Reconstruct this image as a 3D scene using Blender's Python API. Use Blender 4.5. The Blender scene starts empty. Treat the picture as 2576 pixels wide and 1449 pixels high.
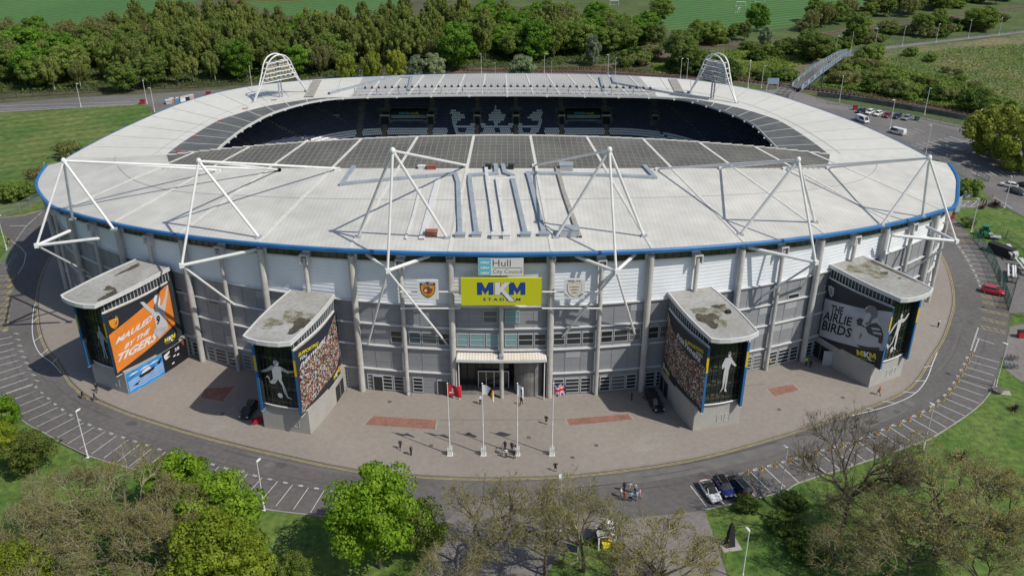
import bpy, math, random
import numpy as np
from mathutils import Vector, Matrix
from mathutils.geometry import tessellate_polygon
R_=math.radians
random.seed(7)
SC=bpy.context.scene; COL=SC.collection
# ---------------- camera (32 mm drone shot, 84 m up, looking down 26.8 degrees) ----------------
CH=83.737; PITCH=0.467249; FPX=2264.45
cam=bpy.data.cameras.new('camera'); cam.sensor_width=36; cam.lens=FPX/2576*36; cam.clip_end=6000; cam.clip_start=1
co=bpy.data.objects.new('camera',cam); COL.objects.link(co); co.location=(0,0,CH); co.rotation_euler=(math.pi/2-PITCH,0,0); SC.camera=co
# ---------------- world and sun ----------------
SUN_AZ=(.857,-.515); SUN_EL=R_(49.3)
W=bpy.data.worlds.new('World'); SC.world=W; W.use_nodes=True; nt=W.node_tree; nt.nodes.clear()
sky=nt.nodes.new('ShaderNodeTexSky'); sky.sky_type='NISHITA'; sky.sun_disc=False; sky.sun_elevation=SUN_EL
sky.sun_rotation=math.atan2(SUN_AZ[0],SUN_AZ[1]); sky.air_density=1; sky.dust_density=1.2
bg=nt.nodes.new('ShaderNodeBackground'); bg.inputs[1].default_value=.1
ow=nt.nodes.new('ShaderNodeOutputWorld'); nt.links.new(sky.outputs[0],bg.inputs[0]); nt.links.new(bg.outputs[0],ow.inputs[0])
sl=bpy.data.lights.new('sun','SUN'); sl.energy=3.75; sl.angle=R_(.53); sl.color=(1,.945,.85)
so=bpy.data.objects.new('sun',sl); COL.objects.link(so); so.location=(60,-40,120)
sd=Vector((SUN_AZ[0]*math.cos(SUN_EL),SUN_AZ[1]*math.cos(SUN_EL),math.sin(SUN_EL))); so.rotation_euler=sd.to_track_quat('Z','Y').to_euler()
vs=SC.view_settings; vs.view_transform='Standard'; vs.look='None'; vs.exposure=0.0; vs.gamma=1; vs.use_curve_mapping=False
try: SC.cycles.max_bounces=5; SC.cycles.diffuse_bounces=3; SC.cycles.glossy_bounces=2; SC.cycles.transparent_max_bounces=6; SC.cycles.transmission_bounces=2; SC.cycles.volume_bounces=0; SC.cycles.caustics_reflective=False
except Exception: pass
# ---------------- photograph pixel (2576 x 1449) to a world point at height z ----------------
CTH,STH=math.cos(PITCH),math.sin(PITCH)
def g(px,py,z=0.):
    X=(px-1288)/FPX; Y=-(py-724.5)/FPX
    dy=CTH+Y*STH; dz=-STH+Y*CTH; t=(z-CH)/dz
    return (X*t,dy*t)
def G(px,py,z=0.,up=0.):
    x,y=g(px,py,z); return Vector((x,y,z+up))
def gon(px,py,f):
    lo,hi=0,60
    for _ in range(40):
        m=(lo+hi)/2; x,y=g(px,py,m)
        if m<f(x,y): lo=m
        else: hi=m
    return Vector((x,y,lo))
def smooth(pts,n=6,closed=False):
    P=[Vector(p) for p in pts]; out=[]; N=len(P)
    for i in range(N if closed else N-1):
        p0=P[(i-1)%N] if (closed or i>0) else P[i]; p1=P[i]; p2=P[(i+1)%N]; p3=P[(i+2)%N] if (closed or i+2<N) else p2
        for k in range(n):
            t=k/n; out.append(.5*((2*p1)+(p2-p0)*t+(2*p0-5*p1+4*p2-p3)*t*t+(3*p1-p0-3*p2+p3)*t**3))
    if not closed: out.append(P[-1])
    return out
# ---------------- mesh builder ----------------
class MB:
    def __init__(s): s.v=[]; s.f=[]; s.m=[]
    def face(s,pts,m=0):
        b=len(s.v); s.v+=[tuple(p) for p in pts]; s.f.append(tuple(range(b,b+len(pts)))); s.m.append(m)
    def grid(s,rows,m=0,close=False):
        b=len(s.v); n=len(rows[0])
        for r in rows: s.v+=[tuple(p) for p in r]
        for i in range(len(rows)-1):
            for j in range(n if close else n-1):
                k=(j+1)%n; s.f.append((b+i*n+j,b+i*n+k,b+(i+1)*n+k,b+(i+1)*n+j)); s.m.append(m)
        return b
    def box(s,c,sz,rz=0,m=0,M=None):
        hx,hy,hz=sz[0]/2,sz[1]/2,sz[2]/2; b=len(s.v); c=Vector(c); ca,sa=math.cos(rz),math.sin(rz)
        for x,y,z in ((-1,-1,-1),(1,-1,-1),(1,1,-1),(-1,1,-1),(-1,-1,1),(1,-1,1),(1,1,1),(-1,1,1)):
            p=Vector((x*hx,y*hy,z*hz)); p=Vector((p.x*ca-p.y*sa,p.x*sa+p.y*ca,p.z))
            if M: p=M@p
            s.v.append(tuple(c+p))
        for f in ((0,3,2,1),(4,5,6,7),(0,1,5,4),(1,2,6,5),(2,3,7,6),(3,0,4,7)): s.f.append(tuple(b+i for i in f)); s.m.append(m)
    def tube(s,pts,r,n=6,m=0,cap=True):
        P=[Vector(p) for p in pts]; N=len(P)
        if not isinstance(r,(list,tuple)): r=[r]*N
        b=len(s.v); u=None
        for i,p in enumerate(P):
            d=(P[min(i+1,N-1)]-P[max(i-1,0)]).normalized()
            if u is None or abs(u.dot(d))>.95: u=d.orthogonal().normalized()
            u=(u-d*u.dot(d)).normalized(); w=d.cross(u)
            for k in range(n):
                a=2*math.pi*k/n; s.v.append(tuple(p+(u*math.cos(a)+w*math.sin(a))*r[i]))
        for i in range(N-1):
            for k in range(n):
                j=(k+1)%n; s.f.append((b+i*n+k,b+i*n+j,b+(i+1)*n+j,b+(i+1)*n+k)); s.m.append(m)
        if cap:
            s.f.append(tuple(b+k for k in range(n))[::-1]); s.m.append(m); s.f.append(tuple(b+(N-1)*n+k for k in range(n))); s.m.append(m)
    def prism(s,poly,z0,z1,m=0,mt=None,bottom=False):
        P=[Vector((p[0],p[1],0)) for p in poly]
        if sum(P[i].x*P[(i+1)%len(P)].y-P[(i+1)%len(P)].x*P[i].y for i in range(len(P)))<0: P=P[::-1]
        n=len(P); b=len(s.v); s.v+=[(p.x,p.y,z0) for p in P]+[(p.x,p.y,z1) for p in P]
        for i in range(n):
            j=(i+1)%n; s.f.append((b+i,b+j,b+n+j,b+n+i)); s.m.append(m)
        for t in tessellate_polygon([P]):
            a,c,d=t
            if (P[c]-P[a]).cross(P[d]-P[a]).z<0: c,d=d,c
            s.f.append((b+n+a,b+n+c,b+n+d)); s.m.append(m if mt is None else mt)
            if bottom: s.f.append((b+a,b+d,b+c)); s.m.append(m)
    def sheet(s,poly,z,m=0,map=None):
        P=[Vector((p[0],p[1],0)) for p in poly]; b=len(s.v)
        s.v+=[(tuple(map(p.x,p.y)) if map else (p.x,p.y,z)) for p in P]
        for t in tessellate_polygon([P]):
            a,c,d=t
            if (P[c]-P[a]).cross(P[d]-P[a]).z<0: c,d=d,c
            s.f.append((b+a,b+c,b+d)); s.m.append(m)
    def ribbon(s,pts,w,z,m=0,off=0):
        P=[Vector((p[0],p[1],0)) for p in pts]; L=[];Rr=[]
        for i,p in enumerate(P):
            d=(P[min(i+1,len(P)-1)]-P[max(i-1,0)]).normalized(); n=Vector((-d.y,d.x,0))
            L.append(p+n*(off+w/2)); Rr.append(p+n*(off-w/2))
        s.grid([[(p.x,p.y,z) for p in Rr],[(p.x,p.y,z) for p in L]],m)
    def sphere(s,c,r,nu=8,nv=6,m=0,M=None):
        rows=[]
        for i in range(nv+1):
            th=math.pi*i/nv; row=[]
            for j in range(nu):
                a=2*math.pi*j/nu; p=Vector((math.sin(th)*math.cos(a)*r[0],math.sin(th)*math.sin(a)*r[1],math.cos(th)*r[2]))
                if M: p=M@p
                row.append(Vector(c)+p)
            rows.append(row[::-1])
        s.grid(rows,m,close=True)
    def build(s,name,mats,parent=None,sm=False,loc=None,link=True):
        me=bpy.data.meshes.new(name); me.from_pydata(s.v,[],s.f)
        if not isinstance(mats,(list,tuple)): mats=[mats]
        for k in mats: me.materials.append(k)
        if len(mats)>1: me.polygons.foreach_set('material_index',s.m)
        if sm: me.polygons.foreach_set('use_smooth',[True]*len(me.polygons))
        me.update()
        o=bpy.data.objects.new(name,me); COL.objects.link(o)
        if parent: o.parent=parent
        if loc is not None: o.location=loc
        return o
def tag(o,label=None,cat=None,group=None,kind=None):
    if label: o['label']=label
    if cat: o['category']=cat
    if group: o['group']=group
    if kind: o['kind']=kind
    return o
def thing(name,label,cat,loc=(0,0,0),rz=0,group=None,sc=1):
    o=bpy.data.objects.new(name,None); COL.objects.link(o); o.location=loc; o.rotation_euler=(0,0,rz); o.empty_display_size=.5
    if sc!=1: o.scale=(sc,sc,sc) if not isinstance(sc,tuple) else sc
    return tag(o,label,cat,group)
def dup(root,loc,rz=0,label=None,group=None,sc=None):
    def cp(o,par):
        c=o.copy(); COL.objects.link(c)
        if par: c.parent=par
        for ch in list(o.children): cp(ch,c)
        return c
    r=cp(root,None); r.location=loc; r.rotation_euler=(0,0,rz)
    if sc is not None: r.scale=(sc,sc,sc) if not isinstance(sc,tuple) else sc
    if label: r['label']=label
    if group: r['group']=group
    return r
# ---------------- materials ----------------
def M(name,col,rough=.8,var=0.,scale=1.,col2=None,fine=0.,fscale=20.,bump=0.,bscale=10.,metal=0.,spec=.5,trans=0.,wave=None,coat=0.,alpha=1.):
    m=bpy.data.materials.new(name); m.use_nodes=True; N=m.node_tree.nodes; L=m.node_tree.links; p=N['Principled BSDF']
    p.inputs['Base Color'].default_value=(*col,1); p.inputs['Roughness'].default_value=rough; p.inputs['Metallic'].default_value=metal
    p.inputs['Specular IOR Level'].default_value=spec
    if coat: p.inputs['Coat Weight'].default_value=coat
    if alpha<1: p.inputs['Alpha'].default_value=alpha
    tc=N.new('ShaderNodeTexCoord')
    def noise(sc,det=3):
        n=N.new('ShaderNodeTexNoise'); n.inputs['Scale'].default_value=sc; n.inputs['Detail'].default_value=det; L.new(tc.outputs['Object'],n.inputs['Vector']); return n
    src=None
    if var or col2:
        n=noise(scale,4); r=N.new('ShaderNodeValToRGB'); r.color_ramp.elements[0].position=.36; r.color_ramp.elements[1].position=.64
        a=[c*(1-var) for c in col]; b=col2 if col2 else [c*(1+var) for c in col]
        r.color_ramp.elements[0].color=(*a,1); r.color_ramp.elements[1].color=(*b,1); L.new(n.outputs[0],r.inputs[0]); src=r.outputs[0]
    def mul(src,fac,lo,hi):
        mr=N.new('ShaderNodeMapRange'); mr.inputs[3].default_value=lo; mr.inputs[4].default_value=hi; mr.inputs[1].default_value=.3; mr.inputs[2].default_value=.7; L.new(fac,mr.inputs[0])
        mx=N.new('ShaderNodeMix'); mx.data_type='RGBA'; mx.blend_type='MULTIPLY'; mx.inputs[0].default_value=1
        if src: L.new(src,mx.inputs[6])
        else: mx.inputs[6].default_value=(*col,1)
        L.new(mr.outputs[0],mx.inputs[7]); return mx.outputs[2]
    if fine: src=mul(src,noise(fscale,4).outputs[0],1-fine,1+fine)
    if wave:
        ws,wa,wr=wave[:3]; mp=N.new('ShaderNodeMapping'); mp.inputs['Rotation'].default_value=(0,0,wr); L.new(tc.outputs['Object'],mp.inputs[0])
        w=N.new('ShaderNodeTexWave'); w.inputs['Scale'].default_value=ws; w.inputs['Distortion'].default_value=wave[3] if len(wave)>3 else 0; w.inputs['Detail'].default_value=1
        L.new(mp.outputs[0],w.inputs['Vector']); src=mul(src,w.outputs[1],1-wa,1+wa)
    if src: L.new(src,p.inputs['Base Color'])
    if bump:
        n=noise(bscale,4); b=N.new('ShaderNodeBump'); b.inputs['Strength'].default_value=1; b.inputs['Distance'].default_value=bump; L.new(n.outputs[0],b.inputs['Height']); L.new(b.outputs[0],p.inputs['Normal'])
    if trans:
        o=N['Material Output']; t=N.new('ShaderNodeBsdfTranslucent'); mx=N.new('ShaderNodeMixShader'); mx.inputs[0].default_value=trans
        if src: L.new(src,t.inputs[0])
        else: t.inputs[0].default_value=(*col,1)
        L.new(p.outputs[0],mx.inputs[1]); L.new(t.outputs[0],mx.inputs[2]); L.new(mx.outputs[0],o.inputs[0])
    return m
def struct(name,mb,mat,label=None):
    o=mb.build(name,mat); o['kind']='structure'
    if label: o['label']=label
    return o
_tc={}
def text_mesh(body,bold=.0,shear=0,space=1.):
    k=(body,bold,shear,space)
    if k in _tc: return _tc[k]
    cu=bpy.data.curves.new('t','FONT'); cu.body=body; cu.size=1; cu.offset=bold; cu.shear=shear; cu.space_character=space; cu.resolution_u=2; cu.fill_mode='FRONT' if hasattr(cu,'fill_mode') else cu.fill_mode
    o=bpy.data.objects.new('t',cu); COL.objects.link(o); dg=bpy.context.evaluated_depsgraph_get(); me=bpy.data.meshes.new_from_object(o.evaluated_get(dg))
    V=[tuple(v.co) for v in me.vertices]; F=[tuple(p.vertices) for p in me.polygons]
    bpy.data.objects.remove(o); bpy.data.curves.remove(cu); bpy.data.meshes.remove(me)
    xs=[v[0] for v in V]; ys=[v[1] for v in V]; x0,x1,y0,y1=min(xs),max(xs),min(ys),max(ys)
    V=[((v[0]-x0)/(x1-x0),(v[1]-y0)/(y1-y0)) for v in V]; _tc[k]=(V,F,(x1-x0)/(y1-y0)); return _tc[k]
def put_text(mb,body,map,m=0,bold=0.,shear=0,space=1.):
    """map(u,v) with u,v in 0..1 over the text's own box gives the 3D point"""
    V,F,a=text_mesh(body,bold,shear,space); b=len(mb.v)
    mb.v+=[tuple(map(u,v)) for u,v in V]
    for f in F: mb.f.append(tuple(b+i for i in f)); mb.m.append(m)
# ---------------- the setting: ground, lawns, roads, plaza, railway, markings ----------------
m_rough=M('rough_grass',(.09,.125,.03),.95,col2=(.055,.085,.022),scale=.06,fine=.35,fscale=.9,bump=.15,bscale=1.5)
m_lawn=M('lawn_grass',(.058,.125,.016),.95,col2=(.11,.165,.032),scale=.13,fine=.42,fscale=.9,bump=.04,bscale=6)
m_lawnL=M('mown_lawn',(.064,.125,.018),.95,col2=(.12,.155,.036),scale=.06,fine=.35,fscale=.5,wave=(.055,.12,R_(62),2.5),bump=.04,bscale=6)
m_pitch=M('field_grass',(.05,.135,.03),.95,col2=(.065,.15,.036),scale=.02,fine=.12,fscale=.3,wave=(.06,.22,R_(63)))
m_dry=M('dry_meadow',(.19,.165,.08),.95,col2=(.065,.115,.03),scale=.045,fine=.4,fscale=.5,bump=.2,bscale=1)
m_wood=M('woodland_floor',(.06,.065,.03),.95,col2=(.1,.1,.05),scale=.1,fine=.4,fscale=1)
m_asph=M('asphalt',(.118,.111,.109),.9,var=.1,scale=.07,fine=.16,fscale=1.1,bump=.01,bscale=30)
m_asph2=M('old_asphalt',(.15,.143,.14),.9,var=.12,scale=.06,fine=.16,fscale=.9)
m_path=M('path_tarmac',(.19,.175,.168),.9,var=.09,scale=.12,fine=.15,fscale=1.2)
m_paver=M('brown_pavers',(.262,.233,.206),.9,var=.07,scale=.05,fine=.08,fscale=1.2,bump=.01,bscale=12)
m_red=M('red_pavers',(.25,.125,.095),.9,var=.12,scale=.6,fine=.2,fscale=3)
m_kerb=M('kerb_stone',(.33,.31,.28),.9,var=.15,scale=.5)
m_white=M('road_paint_white',(.62,.62,.6),.8,var=.15,scale=2.)
m_yel=M('road_paint_yellow',(.46,.36,.13),.8,var=.2,scale=1.5)
m_ballast=M('rail_ballast',(.16,.12,.095),.95,var=.25,scale=.4,fine=.3,fscale=3)
m_conc=M('concrete',(.36,.34,.31),.85,var=.12,scale=.4,fine=.12,fscale=2)
m_concd=M('dark_concrete',(.16,.15,.145),.85,var=.2,scale=.5,fine=.15,fscale=2)
m_rail=M('rail_steel',(.17,.09,.06),.6,var=.2)
def flat_(n,c): return M(n,c,.7)
def pz(l,z=0): return [Vector((*g(a,b,z),0)) for a,b in l]
mb=MB(); mb.sheet([(-3000,-300),(3000,-300),(3000,5000),(-3000,5000)],0); struct('ground',mb,m_rough)
def sheet(name,pts,z,mat,n=5,lab=None,world=False):
    mb=MB(); mb.sheet(smooth(pts if world else pz(pts),n,True) if n else (pts if world else pz(pts)),z); return struct(name,mb,mat,lab)
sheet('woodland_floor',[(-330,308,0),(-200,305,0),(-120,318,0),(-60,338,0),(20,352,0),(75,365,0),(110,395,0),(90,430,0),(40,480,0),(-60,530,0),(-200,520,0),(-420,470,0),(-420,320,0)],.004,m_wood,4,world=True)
LAWNS=[('lawn',[(-500,284),(0,284),(200,273),(350,262),(372,267),(392,290),(500,300),(400,420),(200,470),(105,525),(60,540),(0,546),(-300,566)],m_lawnL),
 ('lawn',[(-40,571),(0,571),(20,600),(28,624),(20,650),(0,664),(-40,680)],m_lawn),
 ('lawn',[(-300,940),(-30,960),(0,994),(35,1040),(116,1092),(224,1148),(473,1218),(666,1281),(810,1299),(1000,1325),(1100,1345),(1080,1480),(900,1700),(-600,1700),(-600,1000)],m_lawn),
 ('lawn',[(1440,1365),(1500,1355),(1600,1380),(1560,1500),(1400,1600),(1330,1500),(1380,1420)],m_lawn),
 ('lawn',[(1773,1283),(1960,1240),(2010,1215),(2304,1117),(2409,1061),(2493,984),(2520,920),(2700,900),(2900,1000),(2900,1700),(1850,1700),(1830,1450),(1800,1350)],m_lawn),
 ('lawn',[(2539,823),(2560,790),(2700,780),(2700,840),(2539,860)],m_lawn),
 ('lawn',[(2408,555),(2400,530),(2440,522),(2500,520),(2576,548),(2700,620),(2700,720),(2576,695),(2500,645),(2447,602)],m_lawn),
 ('lawn',[(2300,400),(2330,402),(2370,430),(2430,460),(2500,497),(2400,500),(2330,480),(2290,420)],m_lawn)]
for i,(n_,p_,m_) in enumerate(LAWNS): sheet(n_,p_,.006+.001*i,m_)
sheet('playing_field',[(1540,-40),(1640,-10),(1660,50),(1712,100),(1800,96),(1960,75),(2090,48),(2230,12),(2330,-30)],.012,m_pitch)
sheet('playing_field',[(-300,-30),(100,-30),(480,-20),(440,30),(300,48),(180,66),(60,80),(-300,100)],.012,m_pitch)
sheet('playing_field',[(560,-40),(1000,-40),(980,40),(860,40),(700,36)],.012,m_pitch)
sheet('meadow',[(2150,140),(2300,118),(2450,103),(2800,70),(2900,300),(2600,300),(2450,262),(2330,242),(2230,205),(2170,175)],.012,m_dry)
sheet('dirt_clearing',[(1930,180),(1960,160),(2040,148),(2110,160),(2080,180),(2000,192),(1950,200)],.02,M('bare_earth',(.2,.165,.12),.95,col2=(.1,.1,.05),scale=.15,fine=.3,fscale=1))
ROAD=[(-400,870),(-60,930),(-30,960),(0,994),(14,1015),(35,1040),(70,1068),(116,1092),(151,1113),(224,1148),(333,1180),(473,1218),(575,1252),(666,1281),(810,1299),(950,1318),(1100,1345),(1300,1350),(1560,1308),(1655,1297),(1773,1283),(1960,1240),(2010,1215),(2140,1174),(2304,1117),(2339,1105),(2409,1061),(2462,1022),(2493,984),(2504,955),(2523,895),(2539,823),(2541,786),(2525,730),(2508,683),(2492,661),(2447,602),(2408,555),(2380,530),(2340,500),(2200,480),(1300,470),(300,480),(150,500),(105,529),(60,542),(0,549),(-400,600),(-400,640),(-40,572),(0,571),(20,600),(28,624),(20,650),(0,664),(-60,690),(-400,720)]
mb=MB(); mb.sheet(pz(ROAD),.03); struct('road',mb,m_asph)
EDGE=[[(-60,930),(-30,960),(0,994),(14,1015),(35,1040),(70,1068),(116,1092),(151,1113),(224,1148),(333,1180),(473,1218),(575,1252),(666,1281),(810,1299),(950,1318),(1080,1340)],
 [(1773,1283),(1960,1240),(2010,1215),(2140,1174),(2304,1117),(2339,1105),(2409,1061),(2462,1022),(2493,984),(2504,955)],
 [(0,549),(60,542),(105,529)]]
mb=MB()
for e in EDGE:
    P=smooth(pz(e),4)
    L=[];
    for i,p in enumerate(P):
        d=(P[min(i+1,len(P)-1)]-P[max(i-1,0)]).normalized(); n=Vector((-d.y,d.x,0))
        L.append([p-n*.09,p+n*.09])
    mb.grid([[(a.x,a.y,.0) for a,b in L],[(a.x,a.y,.13) for a,b in L],[(b.x,b.y,.13) for a,b in L],[(b.x,b.y,0) for a,b in L]])
struct('kerb',mb,m_kerb)
CURB=[(175,520),(150,590),(131,646),(112,687),(99,736),(98,773),(105,833),(123,878),(150,908),(176,953),(196,975),(224,998),(245,1004),(316,1034),(400,1062),(526,1099),(701,1141),(903,1182),(1073,1196),(1213,1201),(1389,1197),(1529,1185),(1731,1155),(1883,1117),(2024,1075),(2150,1034),(2206,1013),(2269,984),(2305,950),(2333,905),(2367,851),(2386,798),(2394,755),(2386,699),(2367,649),(2339,608),(2310,570),(2290,530)]
CW=smooth(pz(CURB),5)
mb=MB(); mb.prism(CW+pz([(1900,480),(1300,475),(400,480)]),.0,.15,1,0); struct('plaza',mb,[m_paver,m_kerb])
mb=MB(); mb.ribbon(CW,.22,.154,0,off=.14); struct('plaza_edging',mb,M('edging_stone',(.24,.215,.19),.9,var=.1))
mb=MB(); ins=CW[10:-12]
mb.ribbon(ins,.09,.034,0,off=-.32); mb.ribbon(ins,.09,.034,0,off=-.58); struct('yellow_line_marking',mb,m_yel)
PATH=[(1060,1500),(1085,1400),(1100,1330),(1180,1262),(1262,1238),(1325,1238),(1400,1275),(1500,1300),(1560,1307),(1655,1297),(1772,1284),(1800,1360),(1830,1450),(1900,1700),(800,1700)]
mb=MB(); mb.sheet(pz(PATH),.036); struct('path',mb,m_path)
sheet('lawn',[(1440,1365),(1500,1350),(1570,1372),(1540,1440),(1470,1520),(1350,1520),(1390,1420)],.05,m_lawn)
# red paver inlays
mb=MB(); e=MB()
for q in ([(939,1046),(1098,1056),(1094,1080),(918,1068)],[(1425,1054),(1580,1041),(1592,1055),(1432,1070)],[(1929,977),(1995,967),(2010,981),(1948,997)],[(515,977),(590,972),(560,1010),(505,1000)]):
    P=pz(q,.15); c=sum(P,Vector())/4; e.sheet([c+(p-c)*1.0+(p-c).normalized()*.28 for p in P],.156); mb.sheet(P,.16)
struct('red_paving_panel',mb,m_red); struct('paving_panel_border',e,M('pale_pavers',(.3,.28,.25),.9,var=.1))
# white chevron strips on the kerb build-outs
mb=MB()
for a,b in ((24,44),(len(CW)-62,len(CW)-38)):
    P=CW[a:b]; n=len(P); Q=[]
    for i,p in enumerate(P):
        d=(P[min(i+1,n-1)]-P[max(i-1,0)]).normalized(); nn=Vector((-d.y,d.x,0)); Q.append(p-nn*(.75+1.0*math.sin(math.pi*i/(n-1))))
    mb.ribbon(Q,.14,.038)
    for i in range(3,n-2,4): mb.ribbon([P[i]+(Q[i]-P[i])*.1,Q[i+1] if i+1<n else Q[i]],.14,.042)
struct('white_line_marking',mb,m_white)
mb=MB()
mb.ribbon(pz([(1105,1058),(1422,1057)]),.1,.1552); mb.ribbon(pz([(1790,977),(1925,968)]),.1,.1552)
for x,y in ((1085,1120),(1330,1100),(1500,1120),(700,1060),(560,1040),(1830,1000),(1960,1030),(1180,1090),(980,1010),(1620,1000),(2120,1000),(1440,1150)): c=G(x,y,.155); mb.face([c+Vector((-.3,-.3,0)),c+Vector((.3,-.3,0)),c+Vector((.3,.3,0)),c+Vector((-.3,.3,0))])
struct('drain_cover',mb,M('drain_metal',(.1,.095,.09),.7))
# parking bays: lines and numbers ------------------------------------------------
def rowpts(A,n):
    P=smooth(pz(A),8); L=[0]
    for i in range(1,len(P)): L.append(L[-1]+(P[i]-P[i-1]).length)
    out=[]
    for k in range(n):
        s=L[-1]*k/(n-1); i=max(j for j in range(len(L)) if L[j]<=s+1e-6); i=min(i,len(P)-2); t=(s-L[i])/(L[i+1]-L[i]); out.append(P[i].lerp(P[i+1],t))
    return out
def zz(l): return [(x*.3506,952+y*.3506) for x,y in l]
LT=zz([(-110,140),(0,68),(120,3),(236,43),(274,84),(318,126),(368,166),(416,207),(475,246),(533,283),(600,318),(676,350),(754,382),(836,412),(922,440),(1008,468),(1098,496),(1190,526),(1282,552),(1380,580),(1475,606),(1572,632),(1668,660),(1776,686),(1880,713),(1992,738),(2100,762),(2214,782),(2327,801),(2443,820)])
LBt=zz([(20,120),(57,167),(97,214),(150,258),(204,302),(262,347),(328,388),(402,430),(484,468),(570,504),(658,540),(746,570),(838,600),(930,630),(1020,660),(1115,686),(1215,712),(1320,742),(1425,768),(1540,795),(1633,832),(1745,862),(1860,892),(1980,915),(2105,940),(2228,963),(2355,985)])
mb=MB(); nb=MB()
tops=LT[3:]; tw=pz(tops); bw=pz(LBt)
num=506
def number(nb,c,ax,up,txt,h=.55):
    h*=.72
    w=h*.62*len(txt)/1.; nb_=nb
    put_text(nb_,txt,lambda u,v:(*(c+ax*((u-.5)*w)+up*((v-.5)*h)).to_2d(),.038),0,bold=.015)
for i,(a,b) in enumerate(zip(tw,bw)):
    mb.ribbon([a,b],.09,.036)
    if i:
        c=(a+tw[i-1])/2; up=(b-a).normalized(); ax=(tw[i-1]-a).normalized()
        number(nb,c-up*.1,ax,up,str(513-i if i<5 else 513-i))
# far-left white bays
fl=[((62,846),(-40,862)),((74,862),(-30,880)),((86,880),(-20,898)),((96,894),(-12,912)),((106,908),(0,926)),((60,838),(-40,850))]
def zl(x,y): return (x*.3738,511.7+y*.3738)
for k,(a,b) in enumerate([((80,897),(-60,930)),((92,937),(-60,972)),((102,978),(-60,1020)),((112,1017),(-60,1062)),((128,1056),(-50,1104)),((148,1095),(-30,1150)),((172,1136),(-10,1195)),((194,1177),(0,1243)),((220,1217),(20,1285)),((258,1256),(52,1333))]):
    A,B=pz([zl(*a),zl(*b)]); mb.ribbon([A,B],.11,.036)
    if k<9: number(nb,A-(B-A).normalized()*.0+Vector((.3,1.1,0)),Vector((1,-.5,0)).normalized(),Vector((-.9,-.35,0)).normalized(),str(525-k),.7)
# right bays with posts (front right)
def zr(x,y): return (1673+x*.3506,952+y*.3506)
RB=[((182,768),(298,920)),((300,740),(425,905)),((410,715),(530,870)),((510,697),(643,843)),((613,670),(757,812)),((714,641),(864,780)),((818,613),(964,750)),((917,585),(1038,692)),((1010,560),(1158,680)),((1100,527),(1262,657)),((1195,503),(1355,628)),((1290,478),(1440,595)),((1383,450),(1530,562)),((1453,410),(1620,530)),((1540,385),(1700,495)),((1613,350),(1790,466)),((1694,320),(1866,430)),((1764,285),(1953,394)),((1840,253),(2027,357)),((1897,216),(2094,317)),((1949,180),(2157,271)),((1998,138),(2206,225)),((2036,96),(2253,178)),((2068,50),(2284,125)),((2096,5),(2314,76))]
def zr2(x,y): return (2305+x*.3118,511.7+y*.3118)
RC=[((330,1417),(560,1480)),((357,1366),(604,1440)),((385,1316),(627,1388)),((408,1266),(651,1336)),((432,1217),(668,1283))]
POST=[]
allr=[pz([zr(*a),zr(*b)]) for a,b in RB]+[pz([zr2(*a),zr2(*b)]) for a,b in RC[1:]]
for i,(A,B) in enumerate(allr):
    mb.ribbon([A,B],.1,.036)
    if i:
        A0=allr[i-1][0]; c=(A+A0)/2; up=(B-A).normalized(); ax=(A-A0).normalized()
        if i>3: number(nb,c-up*.15-ax*.25,ax,-up,str(438-i),.7)
        POST.append((c+up*.35+ax*.45,i))
for (a,b) in [((480,1088),(632,1135)),((490,645),(690,672)),((470,602),(645,626)),((452,562),(640,582)),((430,524),(620,543)),((412,486),(600,504)),((390,447),(575,464)),((368,410),(550,428)),((345,375),(522,390)),((325,340),(495,352))]:
    A,B=pz([zr2(*a),zr2(*b)]); mb.ribbon([A,B],.1,.036)
for k,(x,y) in enumerate([(515,667),(500,626),(483,584),(462,542),(443,506),(420,464),(400,430),(375,394),(349,357)]):
    c=Vector((*g(*zr2(x,y)),0)); number(nb,c,Vector((0,-1,0)),Vector((-1,.1,0)),str(401-k),.75)
# dashed lines by the right-hand bays and on the left road
for x0,y0,x1,y1 in ((500,1005,438,1192),(505,1090,466,1200)):
    for k in range(12):
        t0=k/12; t1=t0+.045; P=pz([zr2(x0+(x1-x0)*t0,y0+(y1-y0)*t0),zr2(x0+(x1-x0)*t1,y0+(y1-y0)*t1)]); mb.ribbon(P,.25,.036)
for x0,y0,x1,y1 in ((285,58,180,150),(270,70,195,140),(180,150,105,255)):
    for k in range(14):
        t0=k/14; t1=t0+.04; P=pz([zl(x0+(x1-x0)*t0,y0+(y1-y0)*t0),zl(x0+(x1-x0)*t1,y0+(y1-y0)*t1)]); mb.ribbon(P,.16,.036)
mb.ribbon(pz([zl(62,152),zl(185,152)]),.15,.037)
mb.ribbon(smooth(pz([zl(90,262),zl(140,300),(66,640),zl(172,350),zl(160,410),zl(120,478)])),.12,.037)
mb.ribbon(pz([(0,267),(372,256)]),.16,.036); mb.ribbon(pz([(0,276),(350,262)]),.16,.036); mb.ribbon(pz([(0,282),(340,264)]),.2,.037)
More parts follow.
